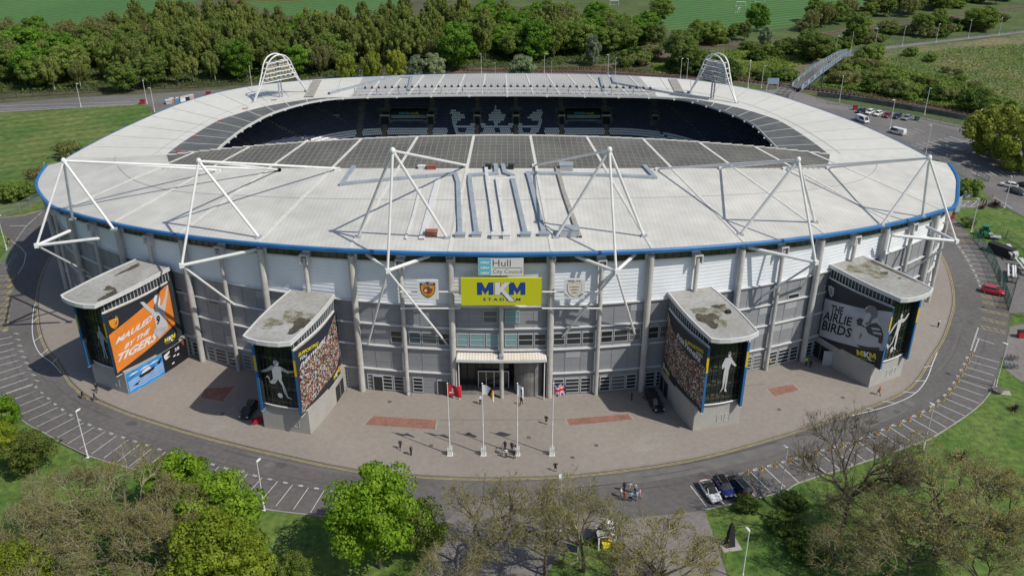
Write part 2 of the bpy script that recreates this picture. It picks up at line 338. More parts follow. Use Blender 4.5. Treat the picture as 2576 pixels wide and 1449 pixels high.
# car park east lines
def zc(x,y): return (2182.5+x*.2389,225.8+y*.2389)
for a,b in [((455,580),(740,685)),((515,570),(800,670)),((575,558),(860,660)),((640,545),(910,640)),((695,535),(975,640)),((750,522),(1035,625)),((808,512),(1040,595)),((865,497),(1145,597)),((1075,545),(1220,592)),((480,408),(600,450)),((425,422),(540,460)),((400,440),(485,470)),((390,468),(430,482)),((600,630),(1105,527)),((930,780),(1005,805))]:
    A,B=pz([zc(*a),zc(*b)]); mb.ribbon([A,B],.14,.046)
for x in range(1090,1720,62):
    A,B=pz([zc(x,862),zc(x+90,912)]); mb.ribbon([A,B],.16,.046)
def zd(x,y): return (2333+x*.12466,421.4+y*.12466)
for a,b in [((670,680),(1050,680)),((720,790),(1010,795)),((655,730),(720,790)),((800,715),(850,680)),((720,785),(775,735)),((880,780),(1000,685)),((1350,600),(1700,830)),((1520,805),(1570,765)),((660,1010),(660,1010.5))]:
    A,B=pz([zd(*a),zd(*b)]); mb.ribbon([A,B],.13,.046)
struct('white_line_marking',mb,m_white); struct('bay_number_marking',nb,m_white)
# yellow hatched bays
mb=MB()
def hatch(a,b,c,d,n=4):
    A,B,C,D=pz([a,b,c,d])
    mb.ribbon([A,B],.1,.036); mb.ribbon([D,C],.1,.036)
    for k in range(n): mb.ribbon([A.lerp(B,(k+.1)/n),D.lerp(C,(k+.9)/n)],.09,.037)
for a,b,c,d in [((520,740),(715,765),(715,780),(520,755)),((528,790),(735,822),(735,838),(530,806)),((530,853),(745,893),(745,910),(530,870)),((523,918),(735,968),(725,985),(523,935)),((515,985),(725,1030),(725,1055),(510,1008)),((165,145),(325,152),(330,160),(170,155)),((218,190),(350,196),(370,214),(240,205)),((250,238),(420,248),(425,262),(275,252)),((300,292),(440,297),(465,315),(320,307))]:
    hatch(*[zr2(*q) for q in (a,b,c,d)])
for k in range(9):
    y=495+k*42; x=100-k*5; hatch(zl(x,y),zl(x-160,y+26),zl(x-160,y+44),zl(x,y+12))
mb.ribbon(pz([zl(-60,497),zl(105,480)]),.15,.036); mb.ribbon(pz([zl(-60,218),zl(30,225),zl(90,262)]),.12,.038)
struct('yellow_hatch_marking',mb,m_yel)
mb=MB()
for k in range(9):
    y=500+k*42; x=75-k*4
    c=Vector((*g(*zl(x-5,y+16)),0)); put_text(mb,str(535-k),lambda u,v:(c.x+(.5-v)*.8,c.y+(.5-u)*-1.3,.038),0,bold=.03)
struct('bay_number_marking',mb,m_yel)
# worn patches and tyre marks on the road and the paving
mb=MB()
for q in [((1610,1100),(1672,1088),(1650,1128),(1590,1136)),((520,1072),(575,1070),(580,1079),(530,1082))]: mb.sheet(smooth(pz(q,.15),3,True),.1545)
struct('paving_repair',mb,M('worn_paving',(.285,.262,.235),.9,var=.08,scale=.4,fine=.1,fscale=3))
mb=MB()
rw=random.Random(4)
LANE=smooth(pz([(40,800),(70,900),(130,985),(230,1050),(400,1110),(600,1165),(850,1215),(1150,1235),(1400,1232),(1650,1205),(1850,1165),(2050,1110),(2230,1055),(2360,975),(2430,880),(2450,760),(2430,660)]),8)
for k in range(46):
    i=rw.randrange(4,len(LANE)-16); n=rw.randrange(4,12); o_=rw.uniform(-2.6,2.6); mb.ribbon(LANE[i:i+n],rw.choice((.12,.16,.2,.35)),.0335+k*.00004,0 if rw.random()<.75 else 1,off=o_)
for k in range(26):
    i=rw.randrange(2,len(LANE)-2); c=LANE[i]+Vector((rw.uniform(-3,3),rw.uniform(-3,3),0)); r=rw.uniform(.3,1.1); mb.sheet([c+Vector((r*rw.uniform(.6,1.3)*math.cos(a*.7),r*rw.uniform(.5,1.1)*math.sin(a*.7),0)) for a in range(9)],.0325+k*.00003,0 if rw.random()<.6 else 1)
mb.ribbon(LANE[60:100],2.4,.0322,1,off=.9)
struct('tarmac_wear',mb,[M('tarmac_dark_patch',(.09,.087,.087),.9,var=.15,scale=.6),M('tarmac_pale_patch',(.142,.136,.132),.9,var=.1,scale=.6)])
mb=MB()
for k in range(420):
    px=rw.gauss(720,45) if rw.random()<.4 else rw.gauss(2440,90); py=rw.gauss(1375,22) if px<1000 else 1100-(px-2440)*.5+rw.gauss(0,35)
    c=G(px,py,.03); r=rw.uniform(.02,.045); mb.face([c+Vector((-r,-r,0)),c+Vector((r,-r,0)),c+Vector((r,r,0)),c+Vector((-r,r,0))])
o=struct('daisies',mb,flat_('daisy',(.6,.6,.55))); o['kind']='stuff'; o['label']='tiny white daisies scattered in the lawns'; o['category']='flowers'
# outer roads and car park
m2=[('back_road',[(-500,275),(-300,268),(0,261),(175,247),(350,238),(526,228),(600,225),(760,235),(700,300),(420,330),(395,300),(389,284),(380,270),(350,262),(0,284),(-500,302)],m_asph2),
 ('car_park',[(1950,290),(2080,258),(2150,275),(2300,305),(2480,335),(2700,380),(2700,410),(2576,413),(2576,430),(2700,450),(2800,600),(2800,700),(2576,546),(2500,505),(2430,455),(2370,428),(2325,400),(2250,370),(2100,330)],m_asph2),
 ('service_lane',[(2395,507),(2500,504),(2515,500),(2535,520),(2500,524),(2440,524),(2395,527)],m_asph2),
 ('footpath',[(2085,158),(2100,143),(2164,122),(2269,112),(2409,96),(2576,77),(2700,65),(2700,70),(2576,84),(2409,103),(2269,120),(2170,132),(2110,158)],m_path),
 ('footpath',[(1600,222),(1750,222),(1918,226),(1990,225),(2060,248),(2120,262),(2300,292),(2480,330),(2700,380),(2700,400),(2480,345),(2300,303),(2100,275),(1990,260),(1850,240),(1600,232)],m_path),
 ('yard_slab',[(2447,600),(2480,610),(2520,640),(2600,690),(2700,740),(2700,790),(2540,788),(2525,730),(2492,661)],m_asph2),
 ('yard_slab',[(2541,822),(2590,812),(2700,830),(2700,960),(2570,960),(2555,950),(2530,930),(2524,895)],m_path)]
for i,(n_,p_,m_) in enumerate(m2):
    mb=MB(); mb.sheet(pz(p_),.03+.002*i+.005); struct(n_,mb,m_)
# railway: ballast bed (structure), sleepers and rails as one track thing each
RW=[(900,176),(1171,181),(1354,183),(1500,186),(1669,195),(1813,201),(1918,213),(2041,229),(2164,246),(2304,271),(2444,294),(2521,304),(2700,330),(2900,365)]
RW2=[(1500,175),(1640,145),(1708,127),(1800,114),(1964,103),(2094,84),(2269,60),(2409,42),(2570,20),(2750,0)]
def track(pts,lab,w=4.6):
    P=smooth(pz(pts),5); mb=MB(); mb.ribbon(P,w,.09); struct('railway_bed',mb,m_ballast)
    t=thing('railway_track',lab,'railway track',(0,0,0))
    for off,z in ((-.9,.3),(.55,.3)):
        q=[]
        for i,p in enumerate(P):
            d=(P[min(i+1,len(P)-1)]-P[max(i-1,0)]).normalized(); n=Vector((-d.y,d.x,0)); q.append(p+n*(off+.17)+Vector((0,0,z)))
        mb=MB(); mb.tube(q,.09,4); mb.build('rail',m_rail,t)
    mb=MB(); s=0
    for i in range(len(P)-1):
        L=(P[i+1]-P[i]).length; d=(P[i+1]-P[i])/L
        while s<L:
            c=P[i]+d*s; mb.box((c.x,c.y,.16),(.3,2.5,.14),math.atan2(d.y,d.x)); s+=1.6
        s-=L
    tag(mb.build('sleepers',m_concd,t),kind='stuff')
track(RW,'double rusty railway line running right behind the stadium and car park')
track([(a,b-4.5+.0*a) for a,b in RW],'far rusty rail pair of the line behind the stadium')
track(RW2,'more distant rusty railway line curving away at the top right')
# ---------------- stadium ----------------
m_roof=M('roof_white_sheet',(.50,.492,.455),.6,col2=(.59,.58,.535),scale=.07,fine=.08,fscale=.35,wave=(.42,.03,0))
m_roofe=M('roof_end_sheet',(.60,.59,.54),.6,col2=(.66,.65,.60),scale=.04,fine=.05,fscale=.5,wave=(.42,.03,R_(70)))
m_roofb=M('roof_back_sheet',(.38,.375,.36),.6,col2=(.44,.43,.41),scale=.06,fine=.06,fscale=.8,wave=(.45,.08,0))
m_ridge=M('roof_ridge',(.62,.61,.565),.5,var=.06)
m_gap=M('roof_joint',(.36,.36,.35),.7)
m_strip=M('translucent_roof_sheet',(.22,.212,.185),.5,col2=(.16,.155,.138),scale=.12,fine=.12,fscale=1.6,wave=(.18,.1,R_(90)),trans=.3)
m_blue=M('blue_gutter',(.018,.14,.38),.4,var=.12,scale=.3)
m_clad=M('white_cladding',(.76,.79,.83),.5,var=.03,scale=.3,wave=(.6,.0,0))
m_grey=M('grey_cladding',(.27,.28,.3),.5,var=.06,scale=.25,fine=.04,fscale=2)
m_grey2=M('light_grey_louvre',(.38,.39,.41),.5,var=.05)
m_ledge=M('white_ledge',(.62,.62,.62),.5,var=.05)
m_col=M('column_concrete',(.46,.45,.43),.8,var=.1,scale=.5,fine=.08,fscale=3)
m_steel=M('white_steel',(.72,.72,.71),.4,var=.06,scale=.6)
m_steelg=M('galvanised_steel',(.42,.45,.48),.45,var=.1,metal=.3)
m_glass=M('dark_glass',(.02,.026,.028),.08,spec=.7)
m_glassg=M('green_glass',(.014,.028,.016),.06,spec=.8,col2=(.02,.03,.022),scale=.5)
m_glassc=M('cyan_glass',(.2,.34,.35),.2)
m_olive=M('olive_glazing',(.06,.065,.035),.2,var=.3,scale=.4)
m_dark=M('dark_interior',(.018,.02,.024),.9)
m_frame=M('window_frame',(.45,.48,.5),.5)
FC=Vector((-1.7,252)); FR=126.
cpts=[]
for k in range(0,21): a=R_(2.05*k); cpts.append((FC.x+FR*math.sin(a),FC.y-FR*math.cos(a)))
right=cpts+[(85.2,165.5),(88.2,172.5),(90,181),(90.2,192),(86,216),(78,239.5),(70,255.5),(55.5,269),(40,275),(26,278),(8,279.3)]
left=[(2*FC.x-x,y) for x,y in cpts[1:]]+[(-91,166),(-94.2,172.5),(-96,181),(-96.5,192),(-94,215),(-87.8,243),(-77,260),(-59,270.5),(-36,276),(-15,279)]
OUTL=[Vector((x,y)) for x,y in right]+[Vector((x,y)) for x,y in left[::-1]]
OL=smooth([Vector((p.x,p.y,0)) for p in OUTL],4,True)
OS=[0.]
for i in range(len(OL)): OS.append(OS[-1]+(OL[(i+1)%len(OL)]-OL[i]).length)
PER=OS[-1]
import bisect
def OUT(s):
    s%=PER; i=min(bisect.bisect_right(OS,s)-1,len(OL)-1); t=(s-OS[i])/(OS[i+1]-OS[i])
    p=OL[i].lerp(OL[(i+1)%len(OL)],t); return p
def WP(s,off,z):
    a=OUT(s-.8); b=OUT(s+.8); d=(b-a).normalized(); n=Vector((d.y,-d.x,0)); p=OUT(s); return Vector((p.x+n.x*off,p.y+n.y*off,z))
def zroof(x,y): return 26.9+(y-127)*.055-.0009*(x+2)**2
def zring(x,y): return 17+(280-y)*.035
def ztop(s):
    p=OUT(s)
    zf=zroof(p.x,p.y)-1.0; zr=zring(p.x,p.y)-.9
    w=min(1,max(0,(p.y-168)/12)); return zf*(1-w)+zr*w
SW=math.radians(41)*FR
SZ=[4.3,8.9,12.9,16.9]
ST=thing('stadium','huge oval football stadium with white roof, blue gutter and concrete columns','stadium',(0,0,0))
stext=[]
def wquad(mb,s0,s1,z0,z1,off,m=0,seg=None):
    n=max(1,int(abs(s1-s0)/2.6)) if seg is None else seg
    def zz_(z,s): return z(s) if callable(z) else z
    rows=[[WP(s0+(s1-s0)*i/n,off,zz_(z0,s0+(s1-s0)*i/n)) for i in range(n+1)],[WP(s0+(s1-s0)*i/n,off,zz_(z1,s0+(s1-s0)*i/n)) for i in range(n+1)]]
    mb.grid(rows,m)
def wbox(mb,s0,s1,z0,z1,o0,o1,m=0):
    n=max(1,int(abs(s1-s0)/2.6)); S=[s0+(s1-s0)*i/n for i in range(n+1)]
    zz_=lambda z,s: z(s) if callable(z) else z
    R=[[WP(s,o,zz_(z,s)) for s in S] for o,z in ((o0,z0),(o1,z0),(o1,z1),(o0,z1),(o0,z0))]
    mb.grid(R,m); mb.face([r[0] for r in R[:4]][::-1],m); mb.face([r[-1] for r in R[:4]],m)
BAY=7.8
# upper wall, lower wall
up=MB(); wquad(up,0,SW+22,SZ[3],ztop,0,0); wquad(up,-SW-22,0,SZ[3],ztop,0,0)
s=SW+22
while s<PER-SW-22-1: e_=min(s+5,PER-SW-22); wquad(up,s,e_,0.1,ztop,0,0); s=e_
for k in range(-14,14):      # horizontal standing seams every 0.55 m as shallow ribs
    for j in range(14):
        z=SZ[3]+.5+j*.62
        if z<ztop(k*BAY)-2 and z<ztop((k+1)*BAY)-2: wbox(up,k*BAY+.3,(k+1)*BAY-.3,z,z+.11,0,.045,0)
up.build('upper_wall',m_clad,ST)
lw=MB(); wquad(lw,-SW-22,-7.9,.1,SZ[3],.02,0); wquad(lw,7.9,SW+22,.1,SZ[3],.02,0); wquad(lw,-7.9,7.9,7.6,SZ[3],.02,0)
rl=random.Random(3)
for k in range(-15,15):
    for j in range(4):
        if abs(k+.5)<1.1 and j<2: continue
        z0=[.1,4.3,8.9,12.9][j]; z1=SZ[j]
        for q in (0,1,2):
            s0=k*BAY+q*BAY/3
            if q: wbox(lw,s0-.04,s0+.04,z0,z1,.02,.07,2)
            if rl.random()<.07: wbox(lw,s0+.08,s0+BAY/3-.08,z1-1.7,z1-.5,.02,.08,1)
        for h in (.33,.66): wbox(lw,k*BAY+.4,(k+1)*BAY-.4,z0+(z1-z0)*h,z0+(z1-z0)*h+.05,.02,.05,2)
lw.build('lower_wall',[m_grey,m_grey2,M('panel_joint',(.27,.275,.285),.6)],ST)
for j,z in enumerate(SZ):
    for (a,b) in (((-15,-1),(1,15)) if j<1 else ((-15,15),)):
        lg=MB(); wbox(lg,a*BAY,b*BAY,z-.04,z+.16,.0,.4,0); lg.build('wall_ledge',m_ledge,ST)
tr=MB(); wbox(tr,-SW-20,SW+20,lambda s:ztop(s)-.0,lambda s:ztop(s)+.0+.28,-.3,.25,0)
for k in range(-14,14): wbox(tr,k*BAY+.75,(k+1)*BAY-.75,lambda s:ztop(s)-1.6,lambda s:ztop(s)-1.3,0,.35,1)
tr.build('wall_top_trim',[m_dark,m_ledge],ST)
cl=MB()
for k in range(-13,13):
    wbox(cl,k*BAY+.75,(k+1)*BAY-.75,lambda s:ztop(s)-1.3,lambda s:ztop(s)-.02,.0,.06,0)
    for q in range(1,6): s0=k*BAY+q*BAY/6; wbox(cl,s0-.05,s0+.05,lambda s:ztop(s)-1.3,lambda s:ztop(s),.05,.1,1)
cl.build('clerestory_glazing',[m_olive,m_dark],ST)
# columns
for k in range(-15,16):
    s0=k*BAY; r=.52 if k%2 else .35
    mb=MB(); p=WP(s0,.75,0); zt=ztop(s0)-.3 if k%2 else ztop(s0)-1.2
    mb.tube([(p.x,p.y,.1),(p.x,p.y,zt)],r,14)
    for z in (5.5,11,16.5,21.5):
        if z<zt-1: mb.tube([(p.x,p.y,z),(p.x,p.y,z+.12)],r+.03,14)
    if k%2: mb.tube([(p.x,p.y,zt),WP(s0,1.4,ztop(s0)+.35)],.12,6)
    else:
        for q in (-.62,.62): wbox(mb,s0+q-.07,s0+q+.07,zt-1.,zt+.5,.0,1.3,1)
        wbox(mb,s0-.69,s0+.69,zt+.4,zt+.6,0,1.3,1)
    mb.build('column',[m_col,m_ledge],ST,sm=False)
for i in range(30):
    s0=SW+24+(PER-2*SW-48)*i/29; mb=MB(); p=WP(s0,.6,0); mb.tube([(p.x,p.y,.1),(p.x,p.y,ztop(s0)+.3)],.4,10); mb.build('column',m_col,ST)
# windows
W3=BAY/3
rwin=random.Random(8); GLS=[m_glass,m_glass,M('glass_sky',(.06,.085,.1),.1),M('glass_blind',(.13,.13,.125),.3),M('glass_deep',(.01,.012,.013),.1)]
def window(s0,s1,z0,z1,glass=m_glass,nx=1,nz=1,name='window',fr=.1):
    mb=MB(); wbox(mb,s0,s1,z0,z0+fr,.02,.16); wbox(mb,s0,s1,z1-fr,z1,.02,.16)
    for i in range(nx+1): s=s0+(s1-s0-fr)*i/nx; wbox(mb,s,s+fr,z0+fr,z1-fr,.02,.15)
    for j in range(1,nz): z=z0+(z1-z0)*j/nz; wbox(mb,s0+fr,s1-fr,z-fr/2,z+fr/2,.02,.14)
    o=mb.build(name,m_frame,ST); p=MB(); wquad(p,s0,s1,z0+.02,z1-.02,.1,0,2); p.build('pane',glass if glass is not m_glass else rwin.choice(GLS),o); return o
for k in (-3,-2,-1,0,1,2,3,4):
    for q in range(3):
        if k==-3 and q<2: continue
        if k==4 and q>0: continue
        gl=m_glassc if (k==-1 or (k==0 and q==0)) else m_glass
        window(k*BAY+q*W3+(.55 if q==0 else .1),k*BAY+(q+1)*W3-(.55 if q==2 else .1),9.7,11.9,gl,1,2)
window(-2.9,-.6,14.0,16.2,m_glass,1,2); window(.6,2.9,14.0,16.2,m_glassc,1,2)
for k,z in ((-7,12.0),(-8,12.6),(6,13.1),(7,13.2),(8,13.2)): window(k*BAY+3,k*BAY+5.3,z,z+.9,m_glass,1,1)
for k in range(-10,11):
    if -2<k<1: continue
    for q in range(3):
        if (k*7+q*3)%11==0: continue
        window(k*BAY+q*W3+(.75 if q==0 else .08),k*BAY+(q+1)*W3-(.75 if q==2 else .08),.35,3.2,m_glass,1,4,'louvred_window',.13)
# doors at plaza level
def door(s0,s1,z1,mat,name='door'):
    mb=MB(); wbox(mb,s0,s1,.15,z1,.16,.26,0); wbox(mb,s0-.12,s0,.15,z1+.12,.02,.3,1); wbox(mb,s1,s1+.12,.15,z1+.12,.02,.3,1); wbox(mb,s0,s1,z1,z1+.12,.02,.3,1)
    mb.build(name,[mat,m_frame],ST)
door(-10.6,-9.0,2.9,m_glass); door(-21.5,-20,2.9,m_glass)
# entrance recess: dark hall, glass doors, round concrete drum
en=MB()
def P3(s,o,z): return WP(s,o,z)
en.face([P3(-7.6,-6,.16),P3(7.6,-6,.16),P3(7.6,-6,7.6),P3(-7.6,-6,7.6)],0)
en.face([P3(-7.6,0,.16),P3(-7.6,-6,.16),P3(-7.6,-6,7.6),P3(-7.6,0,7.6)],0); en.face([P3(7.6,-6,.16),P3(7.6,0,.16),P3(7.6,0,7.6),P3(7.6,-6,7.6)],0)
en.face([P3(-7.6,-6,7.6),P3(7.6,-6,7.6),P3(7.6,0,7.6),P3(-7.6,0,7.6)],0)
en.face([P3(-7.6,0,.17),P3(7.6,0,.17),P3(7.6,-6,.17),P3(-7.6,-6,.17)],1)
for s0 in (-5.5,-3.3,-1.1,1.1,3.3): wbox(en,s0,s0+.12,.17,7.5,-5.95,-5.8,2)
en.build('entrance_recess',[m_concd,m_concd,m_dark],ST)
mb=MB(); c=P3(4.6,-1.9,0); mb.tube([(c.x,c.y,.17),(c.x,c.y,7.55)],2.5,28); mb.build('entrance_drum',M('drum_concrete',(.21,.2,.195),.85,var=.25,scale=.6),ST)
ed=MB(); wbox(ed,-4.1,1.2,.18,3.3,-2.6,-2.5,1)
for s0 in (-4.1,-2.75,-1.4,-.1,1.1): wbox(ed,s0,s0+.12,.18,3.3,-2.5,-2.4,0)
wbox(ed,-4.1,1.22,3.2,3.4,-2.5,-2.4,0); ed.build('entrance_doors',[m_steel,m_glass],ST)
wl=MB(); wbox(wl,-7.5,-4.2,.18,7.5,-3.2,-3.1,0); wbox(wl,-4.1,1.2,3.4,7.5,-2.9,-2.8,0)
for i in range(6): wbox(wl,-7.4+i*1.4,-7.32+i*1.4,.2,7.5,-2.79,-2.7,1)
wl.build('entrance_glazing',[M('entrance_glass',(.035,.035,.035),.15),m_dark],ST)
ca=MB(); nseg=60; rust=M('canopy_sheet',(.66,.64,.6),.6,col2=(.6,.52,.38),scale=.45)
rows=[]
for o,z in ((.05,8.5),(.9,8.35),(1.8,8.0)): rows.append([WP(-7.2+14.4*i/nseg,o,z+.05*(i%2)) for i in range(nseg+1)])
ca.grid(rows,0); ca.grid([[p-Vector((0,0,.3)) for p in r] for r in rows[::-1]],1)
wbox(ca,-7.25,7.25,7.6,7.95,1.75,1.9,1)
wbox(ca,-.35,.35,8.0,8.75,.2,1.7,2); ca.build('canopy',[rust,m_ledge,m_steelg],ST)
for s0 in (-6.9,6.9): mb=MB(); p=P3(s0,1.5,0); mb.tube([(p.x,p.y,.15),(p.x,p.y,7.7)],.09,8); mb.build('canopy_post',m_steel,ST)
# ---------- crescent roof over the west stand ----------
NC=97
SEND_R=max(s/4 for s in range(400,640) if OUT(s/4).y<180.5); SEND_L=max(s/4 for s in range(400,640) if OUT(-s/4).y<180.5)
ev=[];inn=[]
def eavexy(a):
    # a in -1..1 along the front eave
    s=a*(SEND_R if a>0 else SEND_L); p=WP(s,1.35,0); return p
def innxy(a):
    x=-3.4+a*91.; t=abs(a); return Vector((x,175.2+(0 if t<.7 else (t-.7)/.3*5.6),0))
def innmap(a):
    t=abs(a); return math.copysign(.80*t+.20*t**5,a)
rows=[]; NR=14
EV=[eavexy(-1+2*i/(NC-1)) for i in range(NC)]; IN=[innxy(innmap(-1+2*i/(NC-1))) for i in range(NC)]
def rp(i,t,dz=0):
    p=EV[i].lerp(IN[i],t); return Vector((p.x,p.y,zroof(p.x,p.y)+dz))
rf=MB(); rf.grid([[rp(i,j/NR) for i in range(NC)] for j in range(NR+1)],0)
rf.grid([[rp(i,j/NR,-.55) for i in range(NC)] for j in (NR,0)],2)
rf.grid([[rp(i,1,-.55) for i in range(NC)],[rp(i,1,0) for i in range(NC)]][::-1],1)
rf.build('main_roof',[m_roof,m_ledge,m_ledge],ST)
# raised ribs and joints on the crescent
rb=MB(); jt=MB()
def onroof(x,y,dz=0): return Vector((x,y,zroof(x,y)+dz))
def roofstrip(mb,a,b,w,dz,m=0,n=10,surf=None):
    f=surf or zroof; A=Vector((a[0],a[1],0)); B=Vector((b[0],b[1],0)); d=(B-A).normalized(); nn=Vector((-d.y,d.x,0))
    r1=[];r2=[]
    for i in range(n+1):
        p=A.lerp(B,i/n)
        for r,sg in ((r1,-1),(r2,1)): q=p+nn*sg*w/2; r.append(Vector((q.x,q.y,f(q.x,q.y)+dz)))
    mb.grid([r1,r2],m)
    mb.grid([[q-Vector((0,0,dz)) for q in r1],r1],m); mb.grid([r2,[q-Vector((0,0,dz)) for q in r2]],m)
    mb.face([r1[0],r2[0],r2[0]-Vector((0,0,dz)),r1[0]-Vector((0,0,dz))],m)
RIB=[]
for k in range(-6,7):
    xe=-1.7+7.8+15.6*(k-1) if False else None
for k in range(-6,6):
    s0=(k+.5)*2*BAY; e=WP(s0,1.0,0); xi=-2.0+(k+.5)*11.35
    if abs(xi+3)>80: continue
    RIB.append((e,Vector((xi,175.1,0)))); roofstrip(rb,(e.x,e.y),(xi,175.0),.55,.1,0,14)
rb.build('roof_rib',m_ridge,ST)
for (a,b) in [((-93,172),(-60,170)),((-90,166),(-58,168))]: pass
cr=[gon(x,y,zroof) for x,y in [(290,393),(292,412),(330,450),(420,478),(560,490),(800,500),(1100,503),(1400,502),(1700,496),(1900,488),(2060,475),(2160,455),(2200,430),(2208,405)]]
CR=smooth(cr,5)
for i in range(len(CR)-1): roofstrip(jt,CR[i],CR[i+1],.16,.05,0,1)
jt.build('roof_cable',m_gap,ST)
# translucent strip
stp=MB(); NS=60
def ystrip(x): return 158.2+.0021*(x+2)**2
rows=[[],[]]
for i in range(NS+1):
    x=-70+ (64.5+70)*i/NS
    for r,t in ((rows[0],0),(rows[1],1)):
        y=ystrip(x) if t==0 else 175.15; xx=x*(1.0 if t==1 else .955); r.append(Vector((xx,y,0)))
G_=[]
for j in range(9): G_.append([onroof(*(rows[0][i].lerp(rows[1][i],j/8).to_2d()),.04) for i in range(NS+1)])
stp.grid(G_,0)
stp.build('translucent_strip',m_strip,ST)
sr=MB()
for k in range(-6,6):
    s0=(k+.5)*2*BAY; e=WP(s0,1.0,0); xi=-2.0+(k+.5)*11.35
    if abs(xi+3)>66: continue
    t=(ystrip(xi)-e.y)/(175-e.y); roofstrip(sr,(e.x+(xi-e.x)*t,ystrip(xi)),(xi,175.1),.5,.12,0,6)
for k in range(-58,54):       # fine sheet ribs of the translucent strip
    x=-2+k*1.14
    if -68<x<63: roofstrip(sr,(x*1.0+(x+2)*.02,ystrip(x)+.3),(x,175.),.09,.075,1,4)
for i in range(NS): 
    a,b=G_[8][i],G_[8][i+1]; sr.box((a+b)/2+Vector((0,.05,.08)),((b-a).length,.35,.2),math.atan2(b.y-a.y,b.x-a.x),0)
sr.build('strip_rib',[m_ridge,M('strip_line',(.27,.26,.235),.6)],ST)
# blue gutter along the crescent eave
gu=MB(); prof=[(.0,-.5),(.35,-.5),(.6,-.22),(.6,.12),(.4,.28),(.0,.2)]
rows=[]
for o,z in prof+[prof[0]]:
    r=[]
    for i in range(NC):
        a=EV[max(i-1,0)]; b=EV[min(i+1,NC-1)]; d=(b-a).normalized(); n=Vector((d.y,-d.x,0)); p=EV[i]+n*o; r.append(Vector((p.x,p.y,zroof(EV[i].x,EV[i].y)+z)))
    rows.append(r)
gu.grid(rows,0); gu.build('blue_gutter',m_blue,ST)
# ---------- ring roof ----------
ri=[(-63.5,172),(-66.3,190),(-66.5,205),(-65.3,218),(-61.3,233),(-51,246),(-32.3,249.8),(-4.9,251.2),(23.7,250.1),(45,247),(54.2,235.5),(59.6,221),(60.3,207),(60,190),(57.5,172)]
RI=smooth([(x,y,0) for x,y in ri],8)
ro=[WP(s,1.2,0) for s in []]
S0=SW+24; 
def near_out(p,lo,hi):
    best=None
    for k in range(201):
        s=lo+(hi-lo)*k/200; q=OUT(s); 
        d=(q-Vector((p.x,p.y,0))).length
        if best is None or d<best[0]: best=(d,s)
    return best[1]
NRR=len(RI)
# fractions of outer arc-length for each inner key point (right end -> back -> left end)
lo,hi=SW+10,PER-SW-10
fr=[]
for i in range(NRR): fr.append(i/(NRR-1))
RO=[WP(hi+(lo-hi)*(f),1.1,0) for f in fr]
def rq(i,t,dz=0):
    p=RO[i].lerp(RI[i],t); return Vector((p.x,p.y,zring(p.x,p.y)+dz))
ib=[i for i in range(NRR) if RI[i].x>-46 and RI[i].x<41 and RI[i].y>240]; b0,b1=ib[0],ib[-1]
rr=MB()
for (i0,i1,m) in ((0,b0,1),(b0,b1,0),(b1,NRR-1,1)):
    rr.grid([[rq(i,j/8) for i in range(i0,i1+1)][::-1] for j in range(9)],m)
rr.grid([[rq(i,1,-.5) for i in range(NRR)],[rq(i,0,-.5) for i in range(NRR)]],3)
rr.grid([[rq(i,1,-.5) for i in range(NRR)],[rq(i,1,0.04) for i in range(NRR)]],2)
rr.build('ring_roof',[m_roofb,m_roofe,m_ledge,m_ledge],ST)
gu=MB(); rows=[]
for o,z in [(.0,-.45),(.25,-.45),(.35,-.3),(.35,-.05),(.2,.06),(.0,.04),(.0,-.45)]:
    r=[]
    for i in range(NRR):
        a=RO[max(i-1,0)]; b=RO[min(i+1,NRR-1)]; d=(b-a).normalized(); n=Vector((-d.y,d.x,0)); q=RO[i]+n*o; r.append(Vector((q.x,q.y,zring(RO[i].x,RO[i].y)+z)))
    rows.append(r[::-1])
gu.grid(rows,0); gu.build('blue_gutter',m_blue,ST)
m_lip=M('lip_sheet',(.17,.17,.16),.4,trans=.3,var=.15,scale=.2,fine=.1,fscale=2)
# grey translucent lip of the two end roofs
for (i0,i1) in ((0,b0-1),(b1+2,NRR-1)):
    lp=MB(); n=i1-i0; R1=[];R2=[]
    for i in range(i0,i1+1):
        f=(i-i0)/n; w=.33*min(1,(1-f if i0==0 else f)*2.2)**.8
        L=(RO[i]-RI[i]).length; R1.append(rq(i,1-.01,.05)); R2.append(rq(i,1-w,.05))
    lp.grid([R2[::-1],R1[::-1]],0)
    for i in range(i0+1,i1,3):
        lr=MB(); roofstrip(lr,RI[i].lerp(RO[i],.01),RI[i].lerp(RO[i],.33),.2,.06,0,3,zring); lr.build('lip_rib',m_ridge,ST)
    lp.build('translucent_lip',m_lip,ST)
ln=MB()
for i in range(2,b0,3): roofstrip(ln,RI[i].lerp(RO[i],.34),RI[i].lerp(RO[i],.97),.12,.05,1,6,zring)
for i in range(b1+2,NRR-1,3): roofstrip(ln,RI[i].lerp(RO[i],.34),RI[i].lerp(RO[i],.97),.12,.05,1,6,zring)
for i in range(b0,b1+1): 
    if (i-b0)%2==0: roofstrip(ln,RI[i].lerp(RO[i],.02),RI[i].lerp(RO[i],.97),.45,.12,0,6,zring)
ca_=[RI[i].lerp(RO[i],.42) for i in range(0,b0+3)]
for A in (ca_,[RI[i].lerp(RO[i],.42) for i in range(b1-2,NRR)]):
    for a,b in zip(A,A[1:]): roofstrip(ln,a,b,.13,.05,1,1,zring)
ln.build('roof_rib',[m_ridge,m_gap],ST)
def patch(mb,px,py,w,h,rz,f,m=0,t=.12):
    p=gon(px,py,f); mb.box(p+Vector((0,0,t)),(w,h,.08),rz,m)
m_rfl=M('red_flashing',(.4,.07,.06),.6)
for px,py in ((617,274),(555,305),(493,345),(452,381),(689,253)): fl=MB(); patch(fl,px,py,1.5,.5,.25,zring); fl.build('red_roof_flashing',m_rfl,ST)
